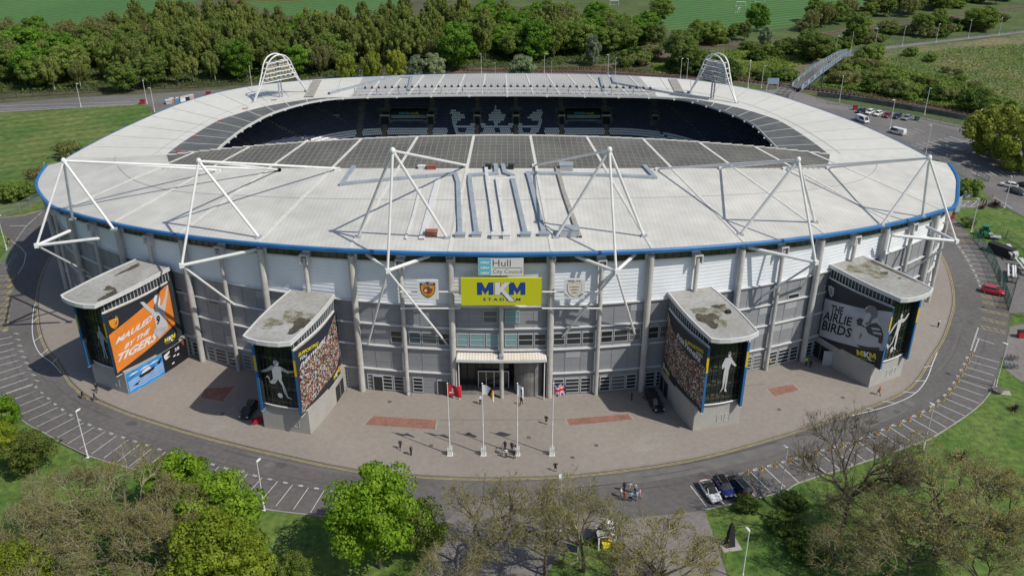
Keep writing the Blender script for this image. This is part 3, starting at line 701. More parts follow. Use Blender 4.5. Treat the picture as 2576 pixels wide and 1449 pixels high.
# ---------- ductwork and plant on the roof ----------
m_duct=M('grey_duct',(.3,.34,.38),.5,var=.08,scale=.5)
def duct(pix,w,h,mat,name,f=zroof,br=None):
    mb=MB(); P=[gon(x,y,f) for x,y in pix]
    for a,b in zip(P,P[1:]):
        d=(b-a).normalized()*w*.5; roofstrip(mb,(a.x-d.x,a.y-d.y),(b.x+d.x,b.y+d.y),w,h+.1,0,max(2,int((b-a).length/3)),f)
        n=int((b-a).length/5)
        for i in range(1,n): q=a.lerp(b,i/n); mb.box((q.x,q.y,f(q.x,q.y)+(h+.14)/2),(.12,w+.1,h+.14),math.atan2(d.y,d.x),0)
    return mb.build(name,mat,ST)
def zb(x,y): return (828+x*.3506,y*.3506)
def zf(x,y): return (828+x*.3506,451.5+y*.3506)
duct([zb(175,1210),zb(90,1330),zb(905,1258),zf(925,30),zf(940,405)],.75,.35,m_duct,'roof_duct')
duct([zb(1195,1195),zb(1200,1255),zb(1010,1268),zf(1010,30),zf(1058,400)],.75,.35,m_duct,'roof_duct')
duct([zb(1245,1195),zb(1262,1250),zb(1310,1268),zf(1330,60),zf(1408,400)],.75,.35,m_duct,'roof_duct')
duct([zb(2265,1205),zb(2335,1282),zb(1425,1252),zf(1440,10),zf(1542,400)],.75,.35,m_duct,'roof_duct')
duct([zb(1125,1205),zf(1135,20),zf(1160,180),zf(1190,415)],.6,.4,M('white_duct',(.6,.6,.6),.5,var=.1),'roof_duct')
duct([zb(1330,1290),zb(1205,1298),zf(1225,140),zf(1272,415)],.6,.4,M('pale_duct',(.6,.6,.6),.5,var=.1),'roof_duct')
duct([zb(1635,1215),zf(1690,120),zf(1795,415)],.7,.3,M('taupe_duct',(.33,.31,.28),.6,var=.1),'roof_duct')
duct([zf(780,10),zf(720,220),zf(665,425)],.9,.12,m_ledge,'roof_walkway'); duct([zf(650,70),zf(600,270),zf(548,430)],.3,.12,m_ledge,'roof_walkway')
m_brick=M('red_plant_box',(.28,.1,.07),.7,var=.15)
for (x,y,w,d,h,mt) in ((*zb(735,1212),1.7,1.,.6,m_brick),(*zf(735,400),1.8,1.1,.7,m_brick),(*zb(1700,1215),2.4,1.8,1.,m_steelg),(*zf(1720,398),3.,1.9,1.2,m_steelg),(*zb(1143,1212),1.,.8,.7,m_dark),(*zb(1305,1212),1.,.8,.7,m_dark),(*zb(665,1210),1.3,.8,.5,m_ledge),
    (*zf(940,412),1.6,.8,.5,m_duct),(*zf(1058,408),1.5,.8,.5,m_duct),(*zf(1408,408),1.6,.8,.5,m_duct),(*zf(1542,405),1.6,.8,.5,m_duct),(*zf(1190,420),1.1,1.,.7,m_ledge),(*zf(1272,420),1.1,1.,.7,m_ledge)):
    p=gon(x,y,zroof); mb=MB(); mb.box(p+Vector((0,0,h/2)),(w,d,h)); mb.box(p+Vector((0,0,h+.06)),(w+.2,d+.2,.12)); mb.build('roof_plant_box',mt,ST)
duct([(988,196),(830,238)],.8,.5,m_duct,'roof_duct',zring); duct([(1012,197),(1035,197),(1028,230)],.8,.4,m_duct,'roof_duct',zring)
duct([(1510,197),(1519,231)],.8,.4,m_duct,'roof_duct',zring); duct([(1540,197),(1545,211),(1700,239)],.8,.4,m_duct,'roof_duct',zring)
duct([(1688,240),(1780,252)],.5,.7,m_duct,'roof_duct',zring)
for q in ([(797,206),(778,243)],[(1693,203),(1712,240)]): duct(q,2.6,.12,M('taupe_walkway',(.34,.32,.28),.7,var=.15,scale=.5),'roof_walkway',zring)
# ---------- masts ----------
def gz(x,y,z): return Vector((*g(x,y,z),z))
MAST=[('A',(160,405),33.8,(92,618),20.7,[(183,553),(287,578)],[(548,432),(700,431)],[(250,600),(178,580)],[(230,690,9)]),
 ('B',(500,406),37.6,(457,668),22.6,[(490,407+190,),(652,598)],[(700,431),(848,428)],[(650,627)],[(640,803,9)]),
 ('C',(988,380),42.3,(975,681),25.,[(900,598),(1125,599)],[(1172,420)],[(905,626),(1122,630)],[(925,868,9),(1137,880,8.5)]),
 ('D',(1533,378),41.6,(1550,683),25.,[(1398,598),(1620,595)],[(1345,420)],[(1405,628),(1613,626)],[(1395,870,9),(1602,858,9)]),
 ('E',(2008,403),38.5,(2052,660),23.5,[(1862,591),(2050,560)],[(1655,429),(1815,427)],[(1870,620)],[(2000,755,10),(1880,770,12)]),
 ('F',(2338,398),35.1,(2405,607),21.5,[(2217,569),(2320,546)],[(1975,427),(2085,426)],[(2245,592),(2330,570)],[(2282,683,12)])]
for n_,ap,za,nd,zn,feet,ins,cols,ties in MAST:
    mt=MB(); A=gz(*ap,za); Nn=gz(*nd,zn)
    mt.sphere(A,(.45,.45,.55),8,6)
    root=mt.build('mast_joint',m_steel,ST)
    q_=MB(); q_.box(Nn,(.7,.7,.7),.4); q_.build('node_joint',m_steel,root)
    def tb(a,b,r,nm='mast_tube'):
        m=MB(); d=(b-a); m.tube([a,a+d*.03,a+d*.97,b],[r*.6,r,r,r*.6],10); o=m.build(nm,m_steel,root,sm=False); return o
    for f in feet:
        if len(f)==3: f=f[:2]
        p=gon(f[0],f[1],zroof)
        if n_=='B' and f[0]==490: continue
        tb(A,p,.235); m=MB(); m.box(p+Vector((0,0,.12)),(1.,.8,.3)); m.build('foot_plate',m_steelg,root)
    for f in ins: p=gon(*f,zroof); tb(A,p+Vector((0,0,.3)),.21); m=MB(); m.box(p+Vector((0,0,.2)),(1.,.7,.5)); m.build('foot_plate',m_steel,root)
    tb(A,Nn,.2)
    for f in cols:
        p=gz(*f,zroof(*g(*f,24))-1.6); tb(Nn,p,.28)
    for f in ties:
        p=gz(*f); tb(Nn,p,.18)
# ---------- bowl: terraces, seats ----------
BC=Vector((-3.2,216.)); 
def bowl(u,d):
    """u in 0..1 round the back half (left front -> back -> right front); d = distance outwards from the first row"""
    hx,hy,r=55+d,40+d,22+d
    L1=hy+36-r; La=math.pi/2*r; Lb=2*(hx-r); tot=2*L1+2*La+Lb; s=u*tot
    if s<L1: return Vector((BC.x-hx,BC.y-36+s,0)),Vector((-1,0,0))
    s-=L1
    if s<La: a=s/r; n=Vector((-math.cos(a),math.sin(a),0)); return Vector((BC.x-hx+r,BC.y+hy-r,0))+n*r,n
    s-=La
    if s<Lb: return Vector((BC.x-hx+r+s,BC.y+hy,0)),Vector((0,1,0))
    s-=Lb
    if s<La: a=s/r; n=Vector((math.sin(a),math.cos(a),0)); return Vector((BC.x+hx-r,BC.y+hy-r,0))+n*r,n
    s-=La; return Vector((BC.x+hx,BC.y+hy-r-s,0)),Vector((1,0,0))
def bowlL(d):
    hx,hy,r=55+d,40+d,22+d; return 2*(hy+36-r)+math.pi*r+2*(hx-r)
NROW=27; RD=.8; RH=.47; Z0=1.6
m_terr=M('terrace_concrete',(.22,.21,.2),.9,var=.2,scale=.5)
m_seatd=M('dark_seat',(.04,.055,.12),.6)
m_seatw=M('white_seat',(.88,.88,.9),.5)
tb_=MB(); NU=120; rows=[]
for r in range(NROW):
    d=r*RD; z=Z0+r*RH
    rows.append([bowl(i/NU,d)[0]+Vector((0,0,z)) for i in range(NU+1)]); rows.append([bowl(i/NU,d+RD)[0]+Vector((0,0,z)) for i in range(NU+1)])
tb_.grid(rows[::-1],0)
rw=[[bowl(i/NU,0)[0]+Vector((0,0,.2)) for i in range(NU+1)],[bowl(i/NU,0)[0]+Vector((0,0,Z0)) for i in range(NU+1)]]
tb_.grid(rw[::-1],0)
tb_.grid([[bowl(i/NU,NROW*RD)[0]+Vector((0,0,Z0+NROW*RH-1)) for i in range(NU+1)],[bowl(i/NU,NROW*RD)[0]+Vector((0,0,17)) for i in range(NU+1)]][::-1],1)
tb_.build('terrace',[m_terr,m_dark],ST)
mb=MB(); mb.box((-3.2,214,.1),(112,74,.1)); mb.build('pitch',m_pitch,ST)
mb=MB()
for a in ((-57,180.5,51,180.5),(-57,248,51,248),(-3,180,-3,248)): mb.ribbon([(a[0],a[1]),(a[2],a[3])],.15,.17)
mb.build('pitch_line',m_white,ST)
# aisles (pixel columns on the back stand), vomitories, emblem of white seats
AIS=[845*.3506+828-828+0]; 
aisx=[-70*0]
def bx(px): return g(px,300,6.)[0]
AISW=[(bx(855),.9),(bx(915),1.3),(bx(974),1.1),(bx(1087),1.1),(bx(1202),1.),(bx(1298),1.),(bx(1411),1.),(bx(1521),1.),(bx(1642),1.1),(bx(1739),1.),(bx(770),1.)]
VOM=[(bx(855),1.2),(bx(974),1.9),(bx(1087),1.3),(bx(1202),1.2),(bx(1298),1.2),(bx(1411),1.2),(bx(1521),1.8),(bx(1642),1.2),(bx(769),1.2),(bx(1739),1.2)]
ZR=[(1190,1205),(1175,1225)]
EMB=[[(1190,1205)],[(1175,1225)],[(870,915),(1175,1225),(1490,1532)],[(870,940),(1168,1235),(1462,1532)],[(872,945),(1150,1250),(1455,1530)],[(880,965),(1143,1262),(1437,1525)],[(880,980),(1143,1262),(1425,1525)],[(885,975),(1148,1255),(1430,1525)],[(885,945),(1148,1250),(1455,1525)],
[(885,915),(1030,1050),(1088,1100),(1180,1225),(1305,1318),(1355,1370),(1500,1525)],[(890,905),(1025,1050),(1088,1110),(1190,1215),(1295,1318),(1355,1380),(1505,1525)],[(890,915),(1005,1050),(1088,1122),(1190,1215),(1285,1318),(1355,1390),(1495,1522)],[(893,1050),(1088,1318),(1355,1520)],[(893,930),(980,1050),(1095,1190),(1222,1310),(1358,1400),(1450,1515)],
[(900,928),(982,1045),(1108,1185),(1228,1300),(1358,1390),(1447,1512)],[(903,930),(982,1040),(1108,1188),(1225,1300),(1358,1390),(1447,1505)],[(905,1050),(1088,1318),(1355,1495)],[(905,1050),(1088,1318),(1355,1492)],[(905,1050),(1088,1318),(1355,1492)]]
def prow(y,z):
    v=z-CH; dy=y*CTH-v*STH; dz=y*STH+v*CTH; return 724.5-dz/dy*FPX
sd_=MB(); swm=[]; 
def seat(mb,p,n,z,m=0):
    t=Vector((-n.y,n.x,0)); w=.43
    a=p-t*w/2; b=p+t*w/2
    f0=Vector((0,0,z+.42)); f1=Vector((0,0,z+.86))
    mb.face([a-n*.18+f0,b-n*.18+f0,b+n*.17+f0,a+n*.17+f0][::-1],m); mb.face([a+n*.17+f0,b+n*.17+f0,b+n*.26+f1,a+n*.26+f1][::-1],m)
ex0,ex1=bx(1130),bx(1368)
BR=[r for r in range(NROW) if 321<prow(BC.y+40+r*RD+.35,Z0+r*RH+.6)<340]; BR0,BR1=min(BR),max(BR)
for r in range(NROW-1):
    d=r*RD+.35; z=Z0+r*RH; L=bowlL(d); n=int(L/.52); off=0
    for i in range(n):
        p,nn=bowl((i+.5)/n,d)
        back=abs(nn.y)>.9
        if p.y<186: continue
        if back and any(abs(p.x-x)<w*.62+.1 for x,w in AISW): continue
        if back and 9<=r<=15 and any(abs(p.x-x)<w+.55 for x,w in VOM): continue
        if back and 11<=r<=15 and (bx(985)-1<p.x<bx(1078) or bx(1422)<p.x<bx(1510)): continue
        if not back and (i%34)<2: continue
        wh=False
        if back and ex0<p.x<ex1:
            py=prow(p.y,z+.6); row=int((py/.3506-773)/11); vx=p.x/((p.y*CTH-(z+.6-CH)*STH))*FPX+1288; zx=(vx-828)/.3506
            if 0<=row<19 and any(a_<=zx<=b_ for a_,b_ in EMB[row]): wh=True
        elif (BR0<=r<=BR1): wh=True
        if wh: swm.append((p,nn,z))
        else: seat(sd_,p,nn,z)
tag(sd_.build('dark_seats',m_seatd,ST),kind='stuff')
swm.sort(key=lambda q:abs(q[0].x+3)+abs(q[0].y-258)*2)
ws=MB(); 
s1=MB(); seat(s1,Vector((0,0,0)),Vector((0,1,0)),0); proto=None
for i,(p,nn,z) in enumerate(swm):
    if i<90 and abs(nn.y-1)<1e-6:
        if proto is None: o=s1.build('seat',m_seatw,ST); proto=o
        else: o=proto.copy(); COL.objects.link(o)
        o.location=(p.x,p.y,z)
    else: seat(ws,p,nn,z)
tag(ws.build('white_seats',m_seatw,ST),kind='stuff')
m_ais=M('aisle_steps',(.34,.26,.18),.9,var=.2,scale=1)
for x,w in AISW:
    mb=MB()
    for r in range(NROW):
        if 9<=r<=15 and w!=1.3: continue
        z=Z0+r*RH; mb.box((x,BC.y+40+r*RD+.4,z+.03+.1),(w*1.15,RD,.2))
    mb.build('aisle',m_ais,ST)
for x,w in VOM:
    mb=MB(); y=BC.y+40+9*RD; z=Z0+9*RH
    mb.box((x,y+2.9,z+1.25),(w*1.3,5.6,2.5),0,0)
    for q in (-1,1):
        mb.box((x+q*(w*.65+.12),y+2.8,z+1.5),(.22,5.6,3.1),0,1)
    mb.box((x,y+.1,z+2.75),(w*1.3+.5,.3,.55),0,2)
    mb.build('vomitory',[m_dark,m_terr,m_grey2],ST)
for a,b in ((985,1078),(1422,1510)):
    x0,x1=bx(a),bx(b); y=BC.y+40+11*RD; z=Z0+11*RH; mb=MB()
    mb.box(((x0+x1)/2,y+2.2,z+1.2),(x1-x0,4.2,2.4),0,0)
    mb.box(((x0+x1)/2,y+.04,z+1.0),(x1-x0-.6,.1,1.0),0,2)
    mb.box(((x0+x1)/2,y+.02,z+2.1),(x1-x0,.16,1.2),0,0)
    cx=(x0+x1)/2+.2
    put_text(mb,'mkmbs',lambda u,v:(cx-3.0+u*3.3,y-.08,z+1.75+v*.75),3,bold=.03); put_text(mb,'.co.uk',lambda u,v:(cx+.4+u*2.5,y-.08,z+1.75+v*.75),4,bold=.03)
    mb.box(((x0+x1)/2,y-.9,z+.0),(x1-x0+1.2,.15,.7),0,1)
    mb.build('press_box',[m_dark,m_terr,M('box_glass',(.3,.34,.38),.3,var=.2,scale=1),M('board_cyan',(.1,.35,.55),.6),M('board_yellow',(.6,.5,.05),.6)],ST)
# rail with loudspeakers along the back roof lip
m_fl=M('dark_speaker',(.03,.032,.035),.6)
for i in range(15):
    x=-44+i*6.; mb=MB(); y=253.5-.0008*(x+3)**2*2; z=zring(x,y)
    mb.tube([(x,y-1.5,z),(x,y-1.5,z+2.1)],.07,5); mb.tube([(x,y-1.5,z+2.1),(x,y+1,z)],.07,5); mb.build('rail_post',m_steelg,ST)
mb=MB(); R1=[Vector((-44+i*3,252-.0016*(-41+i*3)**2,0)) for i in range(29)]
for z in (2.1,1.2): mb.tube([p+Vector((0,0,zring(p.x,p.y)+z)) for p in R1],.09,5)
mb.build('lip_rail',m_steelg,ST)
for i in range(44):
    x=-41+i*1.85; y=252-.0016*(x+3)**2; z=zring(x,y); mb=MB(); mb.box((x,y-.1,z+2.25),(.55,.7,.4),.3); mb.box((x,y+.2,z+2.6),(.1,.5,.5)); mb.build('lip_floodlight',m_fl,ST)
for i in range(0,NRR,3):
    lt=MB(); p=RI[i]+ (RO[i]-RI[i]).normalized()*-.35; lt.box((p.x,p.y,zring(p.x,p.y)-.4),(.45,.4,.3),0,0); lt.build('lip_bracket',m_steel,ST)
# ---------------- signs, crests and the four stair towers ----------------
def flat(name,col,r=.6,**k): return M(name,col,r,**k)
c_navy=flat('banner_navy',(.018,.022,.032)); c_or=flat('banner_orange',(.72,.22,.03),var=.08,scale=.5); c_wh=flat('print_white',(.68,.68,.68)); c_yl=flat('print_yellow',(.62,.56,.02))
c_bl=flat('fin_blue',(.02,.13,.33)); c_fy=flat('fin_yellow',(.6,.42,.01)); c_gr=flat('print_grey',(.42,.43,.48),var=.12,scale=.4); c_dg=flat('print_dark_grey',(.06,.06,.065)); c_mg=flat('print_mid_grey',(.18,.18,.19)); c_lg=flat('print_light_grey',(.5,.5,.52))
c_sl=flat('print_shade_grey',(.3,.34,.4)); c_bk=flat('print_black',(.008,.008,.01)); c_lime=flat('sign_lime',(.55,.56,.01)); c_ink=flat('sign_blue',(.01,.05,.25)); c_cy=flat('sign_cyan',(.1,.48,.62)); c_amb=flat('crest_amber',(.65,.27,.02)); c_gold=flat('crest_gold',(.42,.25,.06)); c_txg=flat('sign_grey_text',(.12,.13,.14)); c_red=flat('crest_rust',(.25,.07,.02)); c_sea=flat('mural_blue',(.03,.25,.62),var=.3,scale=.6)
m_crowd=bpy.data.materials.new('crowd_print'); m_crowd.use_nodes=True; N=m_crowd.node_tree.nodes; L=m_crowd.node_tree.links; p=N['Principled BSDF']
tc=N.new('ShaderNodeTexCoord'); v=N.new('ShaderNodeTexVoronoi'); v.inputs['Scale'].default_value=4.2; L.new(tc.outputs['Object'],v.inputs['Vector']); sx_=N.new('ShaderNodeSeparateColor'); L.new(v.outputs['Color'],sx_.inputs[0]); hs=N.new('ShaderNodeValToRGB'); cr_=hs.color_ramp; cr_.interpolation='CONSTANT'
for i_,(p_,c_) in enumerate(((0,(.025,.025,.03)),(.2,(.4,.13,.04)),(.34,(.55,.53,.5)),(.46,(.04,.06,.12)),(.58,(.4,.26,.18)),(.72,(.10,.16,.07)),(.8,(.7,.68,.66)),(.9,(.25,.05,.04)))):
    e_=cr_.elements[i_] if i_<2 else cr_.elements.new(p_); e_.position=p_; e_.color=(*c_,1)
L.new(sx_.outputs[0],hs.inputs[0])
mx=N.new('ShaderNodeMix'); mx.data_type='RGBA'; mx.blend_type='MULTIPLY'; mx.inputs[0].default_value=.45; v2=N.new('ShaderNodeTexVoronoi'); v2.inputs['Scale'].default_value=6.3; L.new(tc.outputs['Object'],v2.inputs['Vector']); L.new(hs.outputs[0],mx.inputs[6]); L.new(v2.outputs['Color'],mx.inputs[7]); L.new(mx.outputs[2],p.inputs['Base Color']); p.inputs['Roughness'].default_value=.6
PM=[c_navy,c_or,c_wh,c_yl,c_bl,c_fy,c_gr,c_dg,c_bk,c_amb,c_gold,c_red,m_crowd,c_lime,c_ink,c_cy,c_txg,c_sea,c_mg,c_lg,m_steel]
NAVY,OR,WH,YL,BL,FY,GR,DG,BK,AMB,GOLD,RUST,CROWD,LIME,INK,CY,TXG,SEA,MG,LG,STL=range(21)
POLY_M=[(0,0),(0,1),(.3,1),(.5,.5),(.7,1),(1,1),(1,0),(.7,0),(.7,.42),(.5,.02),(.3,.42),(.3,0)]
POLY_K=[(0,0),(0,1),(.36,1),(.36,.6),(.66,1),(1.08,1),(.62,.47),(1.38,-.52),(1.0,-.52),(.42,.25),(.36,.18),(.36,0)]
SHIELD=[(0,.93),(.25,.9),(.5,1),(.75,.9),(1,.93),(.98,.5),(.88,.25),(.7,.1),(.5,0),(.3,.1),(.12,.25),(.02,.5)]
CROWN=[(0,0),(-.12,.75),(.2,.35),(.3,.9),(.45,.4),(.5,1),(.55,.4),(.7,.9),(.8,.35),(1.12,.75),(1,0)]
def tri_sheet(mb,poly,map,m,slices=0):
    P=[Vector((a,b,0)) for a,b in poly]
    for t in tessellate_polygon([P]):
        tri=[P[i] for i in t]
        if (tri[1]-tri[0]).cross(tri[2]-tri[0]).z<0: tri=tri[::-1]
        if not slices: mb.face([map(q.x,q.y) for q in tri],m); continue
        lo=min(q.x for q in tri); hi=max(q.x for q in tri); k0=int(math.floor(lo*slices)); k1=int(math.ceil(hi*slices))
        for k in range(k0,k1):
            pl=tri
            for xc,sg in ((k/slices,1),((k+1)/slices,-1)):
                o=[]
                for i in range(len(pl)):
                    a,b=pl[i],pl[(i+1)%len(pl)]; da=(a.x-xc)*sg; db=(b.x-xc)*sg
                    if da>=0: o.append(a)
                    if da*db<0: o.append(a.lerp(b,da/(da-db)))
                pl=o
                if len(pl)<3: break
            if len(pl)>=3: mb.face([map(q.x,q.y) for q in pl],m)
def logo(mb,map,cM,cK,slices=0,stad=True):
    """map over unit box; letters fill 0..1 wide, .3..1 high, STADIUM under"""
    f=lambda x0,w,y0=.33,h=.67: (lambda P:[(x0+a*w,y0+b*h) for a,b in P])
    tri_sheet(mb,f(0,.34)(POLY_M),map,cM,slices); tri_sheet(mb,f(.66,.34)(POLY_M),map,cM,slices)
    if stad: put_text(mb,'S T A D I U M',lambda u,v:map(.12+u*.78,.0+v*.16),cM,bold=.03)
    mp=lambda x,y:map(x,y)+LN
    tri_sheet(mb,f(.37,.3)(POLY_K),mp,cK,slices)
LN=Vector((0,0,0))
def crest(mb,map,kind,sl=0):
    tri_sheet(mb,SHIELD,lambda a,b:map(a,b,0),BK,sl)
    ins=lambda P,k,cx=.5,cy=.5:[(cx+(a-cx)*k,cy+(b-cy)*k) for a,b in P]
    tri_sheet(mb,ins(SHIELD,.9),lambda a,b:map(a,b,.012),AMB,sl)
    tri_sheet(mb,[(.06,.93),(.94,.93),(.93,.78),(.07,.78)],lambda a,b:map(a,b,.02),BK,sl)
    put_text(mb,'HULL CITY',lambda u,v:map(.14+u*.72,.81+v*.09,.03),WH,bold=.03)
    tri_sheet(mb,[(.25,.3),(.18,.5),(.28,.68),(.5,.72),(.74,.7),(.82,.5),(.72,.32),(.55,.24)],lambda a,b:map(a,b,.02),RUST,sl)
    tri_sheet(mb,[(.3,.38),(.27,.5),(.4,.56),(.46,.42)],lambda a,b:map(a,b,.03),WH,sl)
    tri_sheet(mb,[(.7,.6),(.78,.7),(.62,.68)],lambda a,b:map(a,b,.03),WH,sl)
    for k in range(4): tri_sheet(mb,[(.5,.36+.08*k),(.72,.4+.08*k),(.5,.39+.08*k)],lambda a,b:map(a,b,.03),BK,sl)
    put_text(mb,'1904',lambda u,v:map(.4+u*.2,.12+v*.06,.03),BK,bold=.02)
def board(pxl,z_off,label,name='sign'):
    """flat upright board seen between pixel corners (x0,y0)-(x1,y1) standing z_off metres before the wall"""
    x0,y0,x1,y1=pxl; yp=126.0-z_off
    def hz(px,py):
        lo,hi=0,60
        for _ in range(40):
            m=(lo+hi)/2
            if g(px,py,m)[1]>yp: lo=m
            else: hi=m
        return lo
    zt=hz((x0+x1)/2,y0); zb_=hz((x0+x1)/2,y1); xl=g(x0,(y0+y1)/2,(zt+zb_)/2)[0]; xr=g(x1,(y0+y1)/2,(zt+zb_)/2)[0]
    def mp(a,b,o=0.): return Vector((xl+(xr-xl)*a,yp-.16-o,zb_+(zt-zb_)*b))
    t=thing(name,label,'sign',(0,0,0)); return t,mp,(xl,xr,zb_,zt,yp)
t,mp,b=board((1160,699,1362,767),2.6,'wide lime yellow stadium name board hung over the main entrance','stadium_name_sign')
mb=MB(); mb.box(((b[0]+b[1])/2,b[4],(b[2]+b[3])/2),(b[1]-b[0],.3,b[3]-b[2]),0,LIME); mb.build('panel',PM,t)
LN=Vector((0,-.02,0)); mb=MB()
def lmap(a,b): return mp(.2+a*.6,.17+b*.68,.012)
tri_sheet(mb,[(.365,.325),(.365,1.006),(.49,1.006),(.49,.76),(.56,1.006),(.71,1.006),(.56,.645),(.81,-.04),(.66,-.04),(.5,.4),(.49,.325)],lambda a,b:lmap(a,b)+Vector((0,-.01,0)),INK)
logo(mb,lmap,INK,WH); mb.build('lettering',PM,t)
t,mp,b=board((1203,648,1317,692),1.6,'white and pale blue city council board above the lime stadium sign','council_sign')
mb=MB(); mb.box(((b[0]+b[1])/2,b[4],(b[2]+b[3])/2),(b[1]-b[0],.3,b[3]-b[2]),0,WH); mb.build('panel',PM,t); mb=MB()
tri_sheet(mb,[(.01,.03),(.28,.03),(.28,.97),(.01,.97)],lambda a,b:mp(a,b,.01),CY)
for k in range(3): tri_sheet(mb,[(.06+x*.17,.09+k*.3+y*.17) for x,y in CROWN],lambda a,b:mp(a,b,.02),WH)
put_text(mb,'Hull',lambda u,v:mp(.32+u*.4,.52+v*.38,.01),TXG,bold=.0); put_text(mb,'City Council',lambda u,v:mp(.32+u*.65,.06+v*.28,.01),TXG)
tri_sheet(mb,[(.32,.42),(.97,.42),(.97,.45),(.32,.45)],lambda a,b:mp(a,b,.01),TXG); mb.build('lettering',PM,t)
t,mp,b=board((1050,704,1103,752),2.0,'white board with amber tiger shield crest left of the lime sign','crest_sign')
mb=MB(); mb.box(((b[0]+b[1])/2,b[4],(b[2]+b[3])/2),(b[1]-b[0],.25,b[3]-b[2]),0,WH); mb.build('panel',PM,t); mb=MB()
crest(mb,lambda a,b,o:mp(.13+a*.74,.07+b*.86,.01+o),0); mb.build('crest_print',PM,t)
t,mp,b=board((1419,701,1471,751),2.0,'white board with gold three crown shield right of the lime sign','crest_sign')
mb=MB(); mb.box(((b[0]+b[1])/2,b[4],(b[2]+b[3])/2),(b[1]-b[0],.25,b[3]-b[2]),0,WH); mb.build('panel',PM,t); mb=MB()
fm=lambda a,b,o=0.:mp(.14+a*.72,.1+b*.72,.01+o)
tri_sheet(mb,SHIELD,lambda a,b:fm(a,b),GOLD); tri_sheet(mb,[(.5+(a-.5)*.93,.5+(b-.5)*.94) for a,b in SHIELD],lambda a,b:fm(a,b,.01),WH)
for k,(w,yy) in enumerate(((.6,.66),(.5,.46),(.36,.26))): tri_sheet(mb,[(.5-w/2+x*w,yy+y*.15) for x,y in CROWN],lambda a,b:fm(a,b,.02),GOLD)
put_text(mb,'HULL  F.C.',lambda u,v:mp(.18+u*.64,.86+v*.09,.02),BK,bold=.03)
put_text(mb,'Est.',lambda u,v:mp(.06+u*.2-v*.04,.2-u*.12+v*.09,.02),BK,bold=.02); put_text(mb,'1865',lambda u,v:mp(.72+u*.2-v*.03,.08+u*.16+v*.08,.02),BK,bold=.02); mb.build('crest_print',PM,t)
# support tubes of the sign boards
for x0,x1 in ((1012,1160),(1362,1508)):
    for y in (711,757):
        mb=MB(); a=gz(x0,y,20.2 if y<730 else 17.3); bb=gz(x1,y,20.2 if y<730 else 17.3); yy=124.6; mb.tube([(a.x,yy,a.z),(bb.x,yy,bb.z)],.13,8); mb.build('sign_rail',m_steel,ST)
m_troof=M('tower_roof_membrane',(.37,.37,.36),.9,col2=(.30,.295,.27),scale=.25,fine=.15,fscale=1.5)
m_stain=M('roof_stain',(.05,.042,.032),.95,col2=(.10,.09,.065),scale=.8,fine=.3,fscale=3)
m_moss=M('roof_moss',(.14,.13,.07),.95,col2=(.3,.3,.27),scale=.9,fine=.4,fscale=4)
m_tile=M('tower_block_panel',(.38,.37,.35),.8,var=.05,scale=.5,fine=.05,fscale=3)
m_tglass=M('tower_glass',(.02,.034,.024),.05,spec=.9,alpha=.5)
m_mull=M('mullion',(.03,.035,.03),.5)
m_floor=M('stair_floor',(.30,.38,.32),.7); m_hand=M('stair_rail',(.33,.2,.13),.6)
FIGS={ # white player silhouettes printed on the glass, unit box
 0:[[(.45,.93),(.52,.96),(.57,.92),(.56,.86),(.5,.83),(.44,.87)],[(.4,.83),(.58,.83),(.66,.7),(.6,.5),(.57,.42),(.4,.42),(.38,.6),(.34,.72)],[(.6,.8),(.8,.62),(.95,.5),(.97,.46),(.9,.47),(.72,.56),(.6,.68)],[(.37,.8),(.28,.68),(.3,.58),(.38,.62)],[(.42,.42),(.5,.42),(.5,.25),(.48,.1),(.38,.04),(.42,.2)],[(.5,.42),(.58,.42),(.6,.25),(.64,.08),(.56,.06),(.54,.22)]],
 1:[[(.43,.95),(.52,.98),(.58,.93),(.56,.85),(.48,.83),(.42,.88)],[(.36,.83),(.62,.83),(.62,.6),(.6,.5),(.36,.5)],[(.36,.83),(.36,.72),(.15,.63),(.02,.6),(.04,.65),(.2,.72)],[(.62,.83),(.62,.73),(.8,.68),(.97,.72),(.97,.75),(.8,.75)],[(.36,.5),(.5,.5),(.4,.38),(.28,.36),(.22,.5),(.14,.5),(.2,.56),(.26,.52),(.24,.4)],[(.5,.5),(.6,.5),(.68,.3),(.72,.1),(.85,.03),(.7,.05),(.62,.2),(.6,.35)],[(.44,.14),(.5,.17),(.56,.14),(.57,.07),(.5,.03),(.43,.07)]],
 2:[[(.46,.97),(.54,.99),(.6,.94),(.57,.86),(.5,.85),(.45,.9)],[(.36,.84),(.62,.85),(.66,.74),(.58,.58),(.56,.5),(.36,.48),(.38,.62),(.28,.68)],[(.6,.84),(.78,.7),(.9,.62),(.84,.6),(.66,.68)],[(.34,.82),(.24,.68),(.28,.58),(.38,.64)],[(.36,.5),(.47,.5),(.46,.3),(.42,.12),(.28,.02),(.38,.16),(.36,.32)],[(.47,.5),(.57,.5),(.56,.3),(.54,.12),(.6,.02),(.48,.05),(.48,.25)]],
 3:[[(.5,.95),(.56,.98),(.62,.92),(.58,.85),(.52,.85)],[(.42,.84),(.62,.85),(.6,.65),(.56,.5),(.4,.48),(.44,.65)],[(.6,.84),(.75,.82),(.9,.92),(.96,.9),(.86,.8),(.74,.73),(.6,.74)],[(.44,.82),(.3,.66),(.16,.52),(.14,.56),(.28,.74)],[(.42,.5),(.5,.5),(.36,.32),(.26,.22),(.16,.3),(.1,.28),(.22,.14),(.4,.28)],[(.48,.5),(.57,.5),(.58,.3),(.56,.14),(.64,.05),(.5,.1),(.5,.28)],[(.36,.14),(.42,.18),(.48,.14),(.48,.06),(.42,.02),(.36,.06)]]}
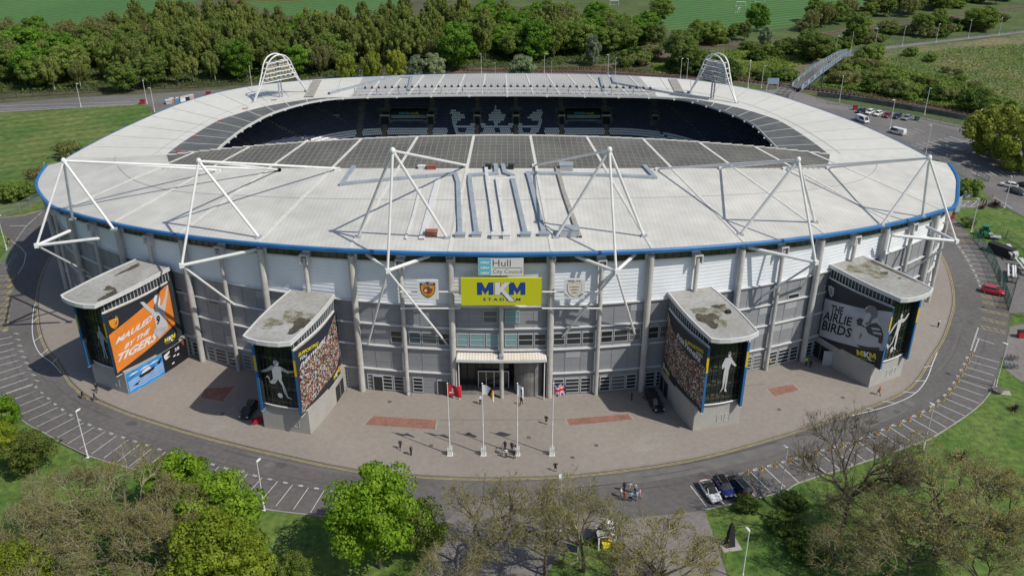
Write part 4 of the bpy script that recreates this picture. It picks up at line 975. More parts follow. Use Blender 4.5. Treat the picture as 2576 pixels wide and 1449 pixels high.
def quadinv(TL,TR,BR,BL):
    TL,TR,BR,BL=[Vector(q) for q in (TL,TR,BR,BL)]
    def f(x,y):
        a,b=.5,.5; T=Vector((x,y))
        for _ in range(12):
            P=(BL*(1-a)+BR*a)*(1-b)+(TL*(1-a)+TR*a)*b; da=(BR-BL)*(1-b)+(TR-TL)*b; db=(TL*(1-a)+TR*a)-(BL*(1-a)+BR*a)
            r=T-P; det=da.x*db.y-da.y*db.x; a+=(r.x*db.y-r.y*db.x)/det; b+=(da.x*r.y-da.y*r.x)/det
        return a,b
    return f
LEN=14.
def tower(idx,c,ang,label,bside):
    C=Vector((*c,0)); rr_=Vector((math.cos(ang),math.sin(ang),0)); dd=Vector((-math.sin(ang),math.cos(ang),0))   # right, and depth towards the stand
    def Pt(u,w,z): q=C+rr_*u+dd*w; return Vector((q.x,q.y,z))
    hw=lambda w: 3.95+.35*math.sin(math.pi*max(0,min(1,w/LEN)))
    fu=lambda w: 3.5+.03*w+.6*math.sin(math.pi*max(0,min(1,w/LEN)))
    sw=lambda w: fu(w)-.55
    root=tag(bpy.data.objects.new('stair_tower',None)); COL.objects.link(root); root.parent=ST; root['label']=label
    ring=lambda k,e=0.:[(hw(w)+e,w) for w in (0,)]
    def outline(e=0.,nose=.55,back=LEN,n=8):
        R=[(hw(back*i/n)+e,back*i/n) for i in range(n,-1,-1)]; Nn=[(x*(hw(0)+e),-(nose+e)*(1-x*x)-e*.0) for x in (.6,.2,-.2,-.6)]; return R+Nn+[(-a,b) for a,b in R[::-1]]
    def prism(mb,ol,z0,z1,m=0,mt=None,bottom=False): mb.prism([Pt(u,w,0) for u,w in ol],z0,z1,m,mt,bottom)
    mb=MB(); prism(mb,outline(0,0.),.1,4.5,0); 
    for z in (1.6,3.1): pass
    mb.build('tower_base',m_tile,root)
    mb=MB()
    for k in (-1.5,-.2): 
        for z0_,z1_ in ((1.1,2.4),):
            for a,b_,c_,d_ in ((k,k+.9,z0_,z0_+.06),(k,k+.9,z1_,z1_+.06),(k,k+.06,z0_,z1_),(k+.84,k+.9,z0_,z1_)): mb.box(Pt((a+b_)/2+1.5,-.03,(c_+d_)/2),(b_-a,.06,d_-c_),ang)
    mb.build('vent_hatch',m_frame,root)
    # side walls of the upper storeys, above the glass plinth
    mb=MB()
    for sg in (-1,1):
        rows=[[Pt(sg*sw(LEN*i/10),-.9+(LEN+.9)*i/10,z) for i in range(0,11)] for z in (4.5,17.3)]
        mb.grid(rows if sg<0 else rows[::-1],0)
        for i in range(20): w=-.3+i*.68; mb.box(Pt(sg*(sw(w)+.12),w,16.5),(.1,.1,1.6),ang,1)
        mb.grid([[Pt(sg*o_,LEN*i/10*.93,15.7) for i in range(11)] for o_ in (3.2,3.9)] if False else [[Pt(sg*(sw(LEN*i/10)+q),LEN*i/10*.92-.9,15.75) for i in range(11)] for q in (0,.7)],2)
    mb.build('side_wall',[M('tower_side_glass',(.04,.045,.05),.2),m_frame,m_conc],root)
    # front glazing
    F=lambda x,z,o=0: Pt(x*3.4,.15-.35*(1-x*x)-o,z)
    mb=MB(); mb.grid([[F(-1+2*i/8,z) for i in range(9)] for z in (4.9,17.3)],0); mb.build('glazing',m_tglass,root)
    mb=MB()
    for i in range(9):
        x=-1+2*i/8; a=F(x,4.6,.03); mb.box((a.x,a.y,11.1),(.09,.14,12.4),ang)
    for z in (4.95,7.6,10.2,12.8,15.4,17.2): mb.tube([F(-1+2*i/8,z,.03) for i in range(9)],.06,4)
    mb.build('mullion',m_mull,root)
    mb=MB(); 
    for i in range(9): pass
    mb.tube([F(-1+2*i/8,4.85,.15) for i in range(9)],.13,6); mb.build('glazing_sill',m_ledge,root)
    mb=MB()
    for k,z in enumerate((5.2,7.7,10.3,12.9)):
        mb.box(Pt(0,2.0,z),(6.2,3.2,.2),ang,0); mb.box(Pt(0,.2,z+.35),(6.2,.12,.3),ang,1)
        for j in range(9): mb.box(Pt(-2.8+j*.7,.3,z+.6),(.06,.06,1.),ang,2)
        mb.box(Pt(0,2.2,z+1.3),(6.,.5,.2),ang,0,M=None)
    mb.box(Pt(0,3.9,11),(6.2,.2,12.4),ang,2); mb.build('stair_flight',[m_floor,m_hand,m_dark],root)
    mb=MB(); x0,x1,z0,z1=((-.35,.75,6.,12.8),(-.95,.8,6.2,13.4),(-.4,.75,6.6,14.2),(-.75,.75,6.,13.6))[idx]
    for pl in FIGS[idx]: tri_sheet(mb,pl,lambda a,b:F(x0+(x1-x0)*a,z0+(z1-z0)*b,.12),0)
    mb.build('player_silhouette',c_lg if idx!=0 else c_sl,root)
    # banners and fins
    for sg in (-1,1):
        def B(U,V,o=0.,sg=sg): w=-1.1+13.0*U; return Pt(sg*(fu(w)+o),w,4.2+11.5*V)
        mb=MB(); n=12
        for (o,m,rev) in ((0,0,False),(-.38,BL,True)):
            rows=[[B(i/n,V,o) for i in range(n+1)] for V in (0,1)]
            if (sg<0)!=rev: rows=rows[::-1]
            mb.grid(rows,NAVY if o==0 and sg==bside else BL)
        for V0,V1,m in ((0,.62,BL),(.62,.86,FY),(.86,1,BL)):
            q=[B(0,V0,0),B(0,V1,0),B(0,V1,-.38),B(0,V0,-.38)]; mb.face(q if sg>0 else q[::-1],m)
            q=[B(1,V0,0),B(1,V1,0),B(1,V1,-.38),B(1,V0,-.38)]; mb.face(q[::-1] if sg>0 else q,m)
        for V in (0,1): mb.grid([[B(i/n,V,0) for i in range(n+1)],[B(i/n,V,-.38) for i in range(n+1)]],LG)
        if sg==bside:
            bm=(lambda a,b,o=0.:B(a,b,o)) if sg>0 else (lambda a,b,o=0.:B(1-a,b,o))
            art(idx,mb,bm,B,sg)
        mb.build('banner',PM,root)
        [(lambda q:(q.tube([B(i/n,V,-.15) for i in range(n+1)],.13,6),q.build('banner_rail',m_ledge,root)))(MB()) for V in (-.012,1.012)]
    # roof: fascia, membrane, lip, stains
    rh=lambda w:3.85+.38*math.sin(math.pi*max(0,min(1,(w+2.3)/15.5)))
    ol=[(rh(13.2-15.6*i/9),13.2-15.6*i/9) for i in range(10)]+[(2.2,-3.15),(.6,-3.35),(-1.2,-3.3),(-2.8,-2.95)]+[(-rh(-2.4+15.6*i/9),-2.4+15.6*i/9) for i in range(10)]
    mb=MB(); prism(mb,ol,17.45,18.0,0,1,True)
    rim=[Pt(u,w,18.06) for u,w in ol]; inner=[Pt(u*.95,5+(w-5)*.965,18.06) for u,w in ol]
    mb.grid([[p+Vector((0,0,.06)) for p in rim],[p+Vector((0,0,.06)) for p in inner]],0); mb.grid([[p+Vector((0,0,.06)) for p in inner],[p-Vector((0,0,.1)) for p in inner]],0); mb.grid([[p-Vector((0,0,.1)) for p in rim],[p+Vector((0,0,.06)) for p in rim]],0)
    r=random.Random(idx+5)
    def blot(cu,cw,ru,rw,m,z):
        P=[]; 
        for k in range(26): a=k/26*2*math.pi; q=1+.28*math.sin(a*3+r.random())+.3*(r.random()-.5); P.append((max(-3.8,min(3.8,cu+ru*q*math.cos(a))),max(-2.2,min(12.6,-1.3+cw+rw*q*math.sin(a)))))
        mb.sheet([Pt(u,w,0) for u,w in P],18.0+z,m)
    for q in ([(3.2,2.6,1.,1.8,2,.02),(1.2,4.2,1.,.7,2,.024),(-1.8,11.,.5,2.5,2,.022)],[(2.8,4.,1.2,2.4,2,.022),(1.2,6.4,2.6,1.8,3,.02),(-1.5,3.6,1.4,1.6,3,.02)],[(-1.6,4.4,1.7,2.2,2,.022),(-.2,6.6,2.6,1.8,3,.02),(1.8,8.,1.2,.6,2,.022),(-.2,3.,.9,1.2,3,.024)],[(3.6,8.,.5,4.5,2,.022),(.3,9.,3.,3.,3,.02),(1.6,6.8,.8,.5,2,.024),(2.2,4.3,.3,.2,2,.024)])[idx]: blot(*q)
    if idx==2: mb.box(Pt(2.3,4.4,18.2),(.7,.7,.4),ang,4)
    mb.build('tower_roof',[m_ledge,m_troof,m_stain,m_moss,m_dark],root)
    # door in the base on the banner side, and the mural on tower one
    mb=MB(); s_=bside; f=lambda w,z,o: Pt(s_*(hw(w)+o),w,z)
    if idx==0:
        for (w0,w1,z1,m) in ((.1,7.6,4.1,SEA),(7.6,13.4,4.1,BK)):
            n=8; mb.grid([[f(w0+(w1-w0)*i/n,z,.05) for i in range(n+1)] for z in (.16,z1)],m)
        mf=lambda a,b,o=0:f(.1+7.5*a,.16+3.94*b,.09+o)
        for k in range(5):
            y=.12+.1*k; tri_sheet(mb,[(.02,y),(.2,y+.05),(.4,y-.01),(.6,y+.06),(.8,y),(.98,y+.05),(.98,y+.075),(.8,y+.03),(.6,y+.09),(.4,y+.02),(.2,y+.08),(.02,y+.03)],mf,WH,12)
        for x in (.05,.35,.6): tri_sheet(mb,[(x,.8),(x+.12,.88),(x+.24,.86),(x+.3,.82),(x+.14,.79)],mf,WH,12)
        tri_sheet(mb,[(.3,.6),(.36,.45),(.7,.5),(.78,.66),(.5,.6)],lambda a,b:mf(a,b,.02),BK,12); tri_sheet(mb,[(.38,.6),(.42,.72),(.6,.78),(.66,.64)],lambda a,b:mf(a,b,.02),WH,12)
        tri_sheet(mb,[(.82,.7),(.9,.6),(.99,.84),(.95,.84)],lambda a,b:mf(a,b,.02),BK,12); tri_sheet(mb,[(.1,.3),(.25,.25),(.32,.38),(.2,.32)],lambda a,b:mf(a,b,.02),BK,12)
        m2_=lambda a,b,o=0:f(7.7+5.6*a,.16+3.94*b,.09+o)
        tri_sheet(mb,[(.05,.85),(.3,.92),(.3,.84),(.15,.7),(.3,.66),(.1,.58),(.05,.7)],m2_,WH,12); put_text(mb,'38',lambda u,v:m2_(.5+u*.2,.7+v*.16),WH,bold=.02); tri_sheet(mb,[(.8,.95),(.95,.98),(.9,.7)],m2_,RUST,12)
        for a_,b_ in ((.4,.5),(.55,.45),(.3,.2)): tri_sheet(mb,[(a_,b_),(a_+.1,b_),(a_+.1,b_+.08),(a_,b_+.06)],m2_,WH,12)
        mb.build('mural',PM,root)
    else:
        w0,w1=(9.2,12.6) if idx<3 else (9.,12.9); n=4
        mb.grid([[f(w0+(w1-w0)*i/n,z,.06) for i in range(n+1)] for z in (.16,3.0)],0)
        mb.box(f((w0+w1)/2,1.6,.09),(.06,.06,2.8),ang,1)
        if idx==3: mb.box(Pt(-(hw(8.4)+.5),8.5,1.65),(.08,1.7,2.9),ang+.9,1)
        mb.build('base_door',[m_dark,m_grey2],root)
    return root
def art(idx,mb,bm,B,sg):
    S=12
    if idx==0:
        q=quadinv((465,590),(1095,315),(1205,870),(620,1205)); P=lambda l:[q(*z) for z in l]
        tri_sheet(mb,P([(530,795),(1060,345),(1095,330),(1165,695),(625,1175)]),lambda a,b:bm(a,b,.02),OR,S)
        crest(mb,lambda a,b,o:bm(.05+.14*a,.70+.22*b,.05+o),0,0)
        # rising text
        for txt,A,Bp,h,sk in (('MAULED',(592,890),(915,660),62,.3),('BY THE',(668,940),(895,775),52,.3),('TIGERS',(612,1075),(965,845),88,.3)):
            A=Vector(A);Bp=Vector(Bp); d=Bp-A; u_=Vector((.1*0,-1))
            put_text(mb,txt,lambda u,v:bm(*q(*(A+d*u+Vector((v*h*.12,-v*h)))),.05),WH,bold=.035,shear=.25)
        sil=[[(795,485),(830,480),(905,545),(940,560),(945,520),(930,470),(945,425),(985,420),(1005,460),(1000,520),(1015,520),(1050,450),(1075,345),(1095,335),(1085,420),(1050,580),(1085,740),(1040,775),(985,835),(935,780),(960,740),(940,640),(905,590),(850,545)]]
        for s_ in sil: tri_sheet(mb,P(s_),lambda a,b:bm(a,b,.06),LG,S)
        tri_sheet(mb,P([(945,430),(985,422),(1003,470),(985,540),(950,540),(932,470)]),lambda a,b:bm(a,b,.075),WH,S)
        tri_sheet(mb,P([(940,740),(1075,720),(1085,745),(1040,775),(985,835),(935,780)]),lambda a,b:bm(a,b,.075),GR,S)
        put_text(mb,'9',lambda u,v:bm(*q(958+u*38,705-v*88-u*8),.09),BK,bold=.04)
        global LN
        LN=Vector((0,0,0)); nrm=(bm(.5,.5,1)-bm(.5,.5,0)); LN=nrm*.02
        A=Vector((1042,900)); 
        logo(mb,lambda a,b:bm(*q(1045+a*115,900-a*55-b*62),.06),YL,WH,0)
    elif idx in (1,2):
        if idx==1:
            q=quadinv((545,630),(880,290),(940,820),(620,1205)); P=lambda l:[q(*z) for z in l]
            tri_sheet(mb,P([(590,790),(775,545),(878,310),(940,650),(880,800),(760,960),(620,1190)]),lambda a,b:bm(a,b,.02),CROWD,S)
            T=(('SUPPORTING',(578,680),(715,580),34,YL),('YOU,',(585,720),(637,680),36,WH),('EVERYWHERE',(593,785),(775,545),45,WH))
            lg=lambda a,b:q(858+a*50,905-a*75-b*55); cr=lambda a,b:q(907+a*26,825-b*62-a*14)
        else:
            q=quadinv((160,265),(510,605),(430,1180),(110,800)); P=lambda l:[q(*z) for z in l]
            tri_sheet(mb,P([(158,290),(215,440),(300,580),(370,700),(492,770),(455,1000),(430,1140),(300,960),(190,810),(120,690)]),lambda a,b:bm(a,b,.02),CROWD,S)
            T=(('SUPPORTING',(332,560),(468,655),32,YL),('YOU,',(415,665),(462,698),34,WH),('EVERYWHERE',(262,510),(445,740),42,WH))
            lg=lambda a,b:q(133+a*55,820+a*60-b*58); cr=lambda a,b:q(113+a*22,790-b*68+a*14)
        for txt,A,Bp,h,c in T:
            A=Vector(A);Bp=Vector(Bp); d=Bp-A
            put_text(mb,txt,lambda u,v:bm(*q(*(A+d*u+Vector((v*h*.1,-v*h)))),.05),c,bold=.03,shear=.2 if c==WH and len(txt)>5 else 0)
        LN=(bm(.5,.5,1)-bm(.5,.5,0))*.02
        logo(mb,lambda a,b:bm(*lg(a,b),.06),YL,WH)
        tri_sheet(mb,SHIELD,lambda a,b:bm(*cr(a,b),.06),AMB if idx==1 else LG)
    else:
        q=quadinv((225,265),(845,555),(690,1150),(115,825)); P=lambda l:[q(*z) for z in l]
        tri_sheet(mb,P([(190,455),(420,515),(600,560),(838,590),(765,880),(730,965),(500,925),(300,870),(120,815)]),lambda a,b:bm(a,b,.02),GR,S)
        for txt,A,Bp,h in (('THE',(255,590),(385,615),75),('AIRLIE',(165,655),(465,725),85),('BIRDS',(150,755),(455,840),95)):
            A=Vector(A);Bp=Vector(Bp); d=Bp-A
            put_text(mb,txt,lambda u,v:bm(*q(*(A+d*u+Vector((v*h*.15,-v*h)))),.05),BK,bold=.02,shear=.15)
        for pl,m,o in (([(600,545),(640,525),(690,540),(708,590),(700,640),(720,700),(742,800),(735,860),(700,960),(540,940),(500,920),(480,840),(470,790),(490,750),(520,720),(510,660),(540,640),(575,655),(590,610)],LG,.05),
            ([(640,528),(690,540),(708,590),(698,640),(660,660),(640,700),(600,715),(585,690),(620,680),(650,620),(630,590),(600,600),(595,570)],MG,.065),
            ([(512,660),(545,640),(580,660),(560,700),(590,730),(640,700),(690,690),(725,730),(742,800),(735,860),(720,900),(690,880),(700,840),(640,810),(610,790),(560,720),(520,715)],DG,.07),
            ([(640,735),(710,745),(722,765),(650,755)],LG,.085),([(650,775),(725,790),(732,810),(660,795)],LG,.085),
            ([(500,770),(530,725),(590,735),(610,790),(590,840),(540,860),(505,830)],LG,.09),([(500,900),(600,925),(700,930),(700,960),(540,945)],DG,.07)):
            tri_sheet(mb,P(pl),lambda a,b:bm(a,b,o),m,S)
        put_text(mb,'DEN',lambda u,v:bm(*q(530+u*18+v*14,835-u*50+v*6),.11),BK,bold=.03)
        tri_sheet(mb,SHIELD,lambda a,b:bm(*q(228+a*62,430-b*108+a*25),.06),LG); tri_sheet(mb,[(.5+(a-.5)*.8,.5+(b-.5)*.8) for a,b in SHIELD],lambda a,b:bm(*q(228+a*62,430-b*108+a*25),.07),GR)
        for k in range(3): tri_sheet(mb,[(.25+x*.5,.25+k*.2+y*.15) for x,y in CROWN],lambda a,b:bm(*q(228+a*62,430-b*108+a*25),.08),DG)
        LN=(bm(.5,.5,1)-bm(.5,.5,0))*.02
        logo(mb,lambda a,b:bm(*q(498+a*165,1035+a*42-b*85),.06),YL,WH)
LN=Vector((0,0,0))
TW=[tower(0,(-67.5,128.05),R_(-27),'tower with orange banner and blue ship mural at the far left',1),
 tower(1,(-35.2,116.),R_(-14.),'left inner tower with crowd banner on its right side',1),
 tower(2,(32.15,117.0),R_(15),'right inner tower with crowd banner on its left side',-1),
 tower(3,(63.7,130.2),R_(29),'tower with grey rugby player banner at the far right',-1)]
# entrance notice on black posts with a golden ball emblem
t=thing('entrance_notice','black framed notice with round gold emblem beside the entrance drum','notice',(*g(1322,985,.15),.15)); 
for x in (-.95,.95): mb=MB(); mb.box((x,0,1.9),(.12,.12,3.8)); mb.build('post',m_dark,t)
mb=MB(); mb.box((0,.02,2.6),(1.8,.08,2.1),0,0); mb.sphere((0,-.05,3.0),(.62,.1,.62),14,8,1)
put_text(mb,'HULL F.C.',lambda u,v:Vector((-.6+u*1.2,-.04,1.9+v*.2)),1); put_text(mb,'EST. 1865',lambda u,v:Vector((-.5+u*1.0,-.04,1.6+v*.16)),1); mb.build('panel',[c_bk,M('emblem_gold',(.4,.27,.08),.4,metal=.4)],t)
# ---------------- floodlight arches on the ring roof ----------------
def floodarch(px0,px1,top,lab,flip):
    a=gon(*px0,zring); b=gon(*px1,zring); mid=(a+b)/2; d=(b-a); Wd=d.length; d.normalize(); az=math.atan2(d.y,d.x)
    # height of the crown from the pixel above the midpoint
    H=14.0; best=1e9
    for k in range(60,240):
        h=k/10; w_=mid+Vector((0,0,h)); y=w_.y; z=w_.z-CH; dy=y*CTH-z*STH; dz=y*STH+z*CTH; py=724.5-dz/dy*FPX
        if abs(py-top)<best: best=abs(py-top); H=h
    t=thing('floodlight_arch',lab,'floodlight',mid,az)
    PR=[(0,1),(.13,.985),(.25,.945),(.36,.87),(.44,.78),(.53,.62),(.70,.36),(1,0)]
    def prf(u):
        k=u*7; i=min(6,int(k)); f=k-i; return (PR[i][0]+(PR[i+1][0]-PR[i][0])*f,PR[i][1]+(PR[i+1][1]-PR[i][1])*f)
    def arc(y0,hh,n=28):
        P=[]
        for i in range(n+1):
            u=-1+2*i/n; P.append(Vector((Wd/2*math.copysign(prf(abs(u))[0],u),y0*(1-abs(u)**3),hh*prf(abs(u))[1])))
        return P
    for y0 in (-1.1,1.1):
        mb=MB(); mb.tube(arc(y0,H),.2,8); mb.build('arch_tube',m_steel,t)
    def wid(z):
        for (a,b),(c,d) in zip(PR,PR[1:]):
            if d<=z/H<=b: return Wd/2*(a+(c-a)*(b-z/H)/(b-d))
    for z in (.42,.52,.62,.72,.84):
        z*=H; w=wid(z)*.97; mb=MB(); 
        for y in (-.9,.5): mb.tube([(-w,y,z),(w,y,z)],.13,6)
        for x in (-w,0,w): mb.tube([(x,-.9,z),(x,.5,z)],.08,5)
        mb.build('lamp_rail',m_steel,t)
    lm=M('lamp_lens',(.5,.46,.3),.3)
    mbp=None
    for r,z in enumerate((.45,.55,.65,.75)):
        z*=H; w=wid(z)*.8; n=(6,8,8,7)[r]
        for i in range(n):
            x=-w+2*w*(i+.5)/n
            if abs(x)<.5: continue
            mb=MB(); mb.box((0,0,0),(.85,.6,.95),0,0); mb.box((0,flip*.32,0),(.72,.06,.8),0,1); o=mb.build('floodlamp',[m_steelg,lm],t); o.location=(x,.1,z+.2)
    for x in (-.45,.45):
        mb=MB(); mb.tube([(x,-.2,-.1),(x,-.2,H*.86)],.22,8); mb.build('mast_leg',m_steelg,t)
    mb=MB()
    for k in range(9): mb.tube([(-.45,-.2,k*H*.08),(.45,-.2,k*H*.08+.9)],.05,4)
    mb.build('ladder',m_steelg,t)
    for x in (-Wd/2,Wd/2): mb=MB(); mb.box((x,0,.15),(1.1,1.1,.4)); mb.build('foot_plate',m_steelg,t)
    return t
floodarch((638,258),(772,232),137,'white arched floodlight rig on the left rear corner of the roof',-1)
floodarch((1735,235),(1853,260),137,'white arched floodlight rig on the right rear corner of the roof',1)
mb=MB(); mb.tube([gon(1853,258,zring),gon(1870,262,zring)],.1,4)
# ---------------- lamp posts ----------------
m_lamp=M('lamp_post_white',(.66,.67,.67),.4)
def lamp0(H=8.,head='oval'):
    t=thing('street_lamp','x','street lamp',(0,0,0)); mb=MB(); mb.tube([(0,0,0),(0,0,1.2)],[.15,.14],10); mb.tube([(0,0,1.2),(0,0,1.3)],[.14,.09],10); mb.tube([(0,0,1.3),(0,0,H)],[.09,.06],8); mb.box((0,0,.03),(.5,.5,.06)); mb.build('pole',m_lamp,t)
    mb=MB()
    if head=='oval': mb.sphere((.38,0,H+.08),(.5,.2,.12),10,6); mb.tube([(0,0,H-.1),(.2,0,H+.05)],.05,5)
    else: mb.box((.12,0,H+.15),(.7,.55,.35))
    mb.build('lamp_head',m_lamp,t); return t
L0=lamp0(); L1=lamp0(8,'box'); used=set()
def lamp(px,py,lab,rz,H=8,base=L0,grp=None):
    sc=H/8
    if id(base) not in used: used.add(id(base)); o=base; o.location=(*g(px,py),0); o.rotation_euler=(0,0,rz); o.scale=(sc,sc,sc); o['label']=lab; 
    else: o=dup(base,(*g(px,py),0),rz,lab,None,sc)
    if grp: o['group']=grp
    elif 'group' in o: del o['group']
    return o
GL='street lamps around the stadium'
lamp(221,1150,'white street lamp at the left grass edge beside the bays numbered in the five hundreds',1.2,8.2,L0,GL)
lamp(665,1282,'white street lamp on the lawn edge between the left green trees',1.2,8.2,L0,GL)
lamp(1962,1243,'white street lamp behind the three parked cars',2.2,8.,L0,GL)
lamp(2322,1130,'white street lamp at the right bays near the spiky plant',2.2,8.,L0,GL)
lamp(1408,1332,'tall white post with box lamp in front of the flagpoles',1.6,8.6,L1,GL)
lamp(2504,972,'white street lamp by the bicycle stand at the right edge',2.4,8.2,L0,GL)
lamp(1866,1460,'white street lamp at the bottom right by the dark path totem',1.9,8.,L0,GL)
lamp(1640,1500,'white street lamp among the bare trees at the bottom centre',1.6,6.6,L0,GL)
lamp(2443,583,'white street lamp beside the fenced yard with the green tractor',2.,8.,L0,GL)
lamp(2526,522,'white street lamp on the road corner beside the dark shrub',1.6,8.,L0,GL)
lamp(2588,800,'white street lamp beside the tube frames at the right edge',1.8,9.,L0,GL)
lamp(17,628,'white street lamp on the small left lawn beside the bicycle racks',1.,8.,L0,GL)
for i,(x,y,h,lab) in enumerate([(204,270,8,'white lamp post alone beside the back road at the left'),(370,262,8,'white lamp post beside the small red bin on the back road'),(389,282,8,'white lamp post where the back road meets the stadium'),(634,222,8,'white lamp post left of the left floodlight arch'),(118,446,4,'short lamp behind the blue gutter at the left roof end'),
  (1211,190,8,'lamp post behind the middle of the stadium left of the silvery bush'),(1246,192,5,'short lamp post peeping over the back roof near the middle'),(1369,188,8,'lamp post behind the roof just right of the silvery bush'),(1387,190,5,'second lamp post right of the silvery bush'),(1529,192,8,'lamp post behind the back roof right of centre'),(1547,192,7,'lamp post next to the one behind the back roof right of centre'),(1711,202,8,'lamp post just left of the right floodlight arch'),(1727,203,8,'lamp post partly behind the right floodlight arch'),
  (1881,222,10,'tall lamp post right of the right floodlight arch'),(1915,222,8,'lamp post beside the blue white notice board'),(2111,258,9,'lamp post at the foot of the railway wall'),(2238,323,9,'lamp post between the parked cars and the white van'),(2325,290,9,'lamp post beside the railway right of the parked cars'),(2449,351,9,'lamp post at the right end of the car park lines'),(2327,393,9.,'lamp post behind the right mast by the car park'),
  (2022,215,6,'lamp post on the near end of the footbridge'),(2100,140,8,'lamp post at the far end of the footbridge'),(2140,128,7.6,'first lamp post along the top right footpath'),(2201,117,7.6,'second lamp post along the top right footpath'),(2269,117,8.4,'third lamp post along the top right footpath'),(2354,108,8,'fourth lamp post along the top right footpath'),(2435,98,8,'fifth lamp post along the top right footpath'),(2512,90,8,'sixth lamp post along the top right footpath')]):
    lamp(x,y,lab,(i*1.7)%6,h,L0,GL)
# ---------------- flagpoles ----------------
def flagpole(px,lab,art):
    x,y=g(px,1143,.15); t=thing('flagpole',lab,'flagpole',(x,y,.15)); H=12.6
    mb=MB(); mb.tube([(0,0,.9),(0,0,5.4)],[.11,.09],10); mb.tube([(0,0,5.4),(0,0,5.55)],.12,8); mb.tube([(0,0,5.55),(0,0,H)],[.085,.05],10); mb.sphere((0,0,H+.08),(.12,.12,.12),8,6); mb.build('pole',m_steel,t)
    mb=MB()
    for sx,sy in ((-1,-1),(1,-1),(1,1),(-1,1)): mb.box((sx*.3,sy*.3,.65),(.09,.09,1.3))
    for z in (.25,.6,.95,1.25): 
        for s in (-1,1): mb.box((0,s*.3,z),(.66,.07,.07)); mb.box((s*.3,0,z),(.07,.66,.07))
    mb.box((0,0,.05),(.9,.9,.1)); mb.build('base_cage',m_steel,t)
    mb=MB(); art(mb,H); mb.build('flag',FM,t)
    return t
FM=[flat('flag_red',(.55,.02,.03)),flat('flag_white',(.7,.7,.7)),flat('flag_navy',(.02,.04,.2)),flat('flag_amber',(.6,.28,.03)),flat('flag_black',(.01,.01,.012))]
for k in FM: pass
def cloth(mb,fn,H,Lx=2.3,Hz=1.35,droop=.4,wav=.3,ph=0,n=28,m_=18):
    def P(u,v):
        x=Lx*u*math.cos(droop*u); return Vector((.06+x,wav*u*math.sin(5*u+ph+v),H-.15-Hz*(1-v)-droop*Lx*u*u*.75+.12*u*math.sin(7*u+ph)))
    for i in range(n):
        for j in range(m_):
            u0,u1=i/n,(i+1)/n; v0,v1=j/m_,(j+1)/m_; mb.face([P(u0,v0),P(u1,v0),P(u1,v1),P(u0,v1)],fn((u0+u1)/2,(v0+v1)/2))
def ship(u,v): # white emblem on the red flag
    a=(u-.3)/.22; b=(v-.5)/.3
    return 1 if (abs(b+.7)<.18 and abs(a)<.8) or (abs(a)<.14 and -.6<b<.8) or (b>-.1 and b<.8 and 0<a<.7*(.8-b)) else 0
def jack(u,v):
    x=(u-.5)*2; y=(v-.5)*2
    if abs(x)<.12 or abs(y)<.2: return 0
    if abs(x)<.2 or abs(y)<.34: return 1
    d=abs(abs(x)-abs(y)); return 0 if d<.07 else (1 if d<.2 else 2)
def tri(u,v):
    return 4 if .25<u-.25*v<.42 else (3 if .42<=u-.25*v<.62 else 1)
def crown(u,v):
    return 4 if (abs(u-.4)<.05 and abs(v-.5)<.3) or (abs(u-.34)<.04 and abs(v-.6)<.1) else 1
flagpole(1132,'leftmost flagpole flying a red flag with white emblem',lambda mb,H:cloth(mb,ship,H,2.0,1.9,.15,.35,.5))
flagpole(1216,'second flagpole with a white, black and amber flag',lambda mb,H:cloth(mb,tri,H,2.6,1.7,.9,.4,1.3))
flagpole(1301,'third flagpole with a drooping plain white flag',lambda mb,H:cloth(mb,crown,H,1.5,1.9,1.0,.45,2.1))
flagpole(1388,'rightmost flagpole flying the union flag',lambda mb,H:cloth(mb,jack,H,1.8,1.9,.1,.4,3.3,40,26))
# ---------------- yellow bay posts ----------------
m_ypost=M('yellow_post',(.5,.3,.03),.5)
p0=None
for c,i in POST:
    if p0 is None:
        t=thing('parking_post','small yellow fold-down parking post standing in a right-hand bay','parking post',(c.x,c.y,.03),0,'yellow parking posts in the right bays')
        mb=MB(); mb.box((0,0,.03),(.42,.36,.06)); mb.build('foot',m_ypost,t); mb=MB(); mb.box((0,0,.4),(.17,.14,.7)); mb.sphere((0,0,.76),(.12,.12,.1),8,5); mb.build('post',m_ypost,t); p0=t
    elif i not in (2,13): dup(p0,(c.x,c.y,.03),.2*i)
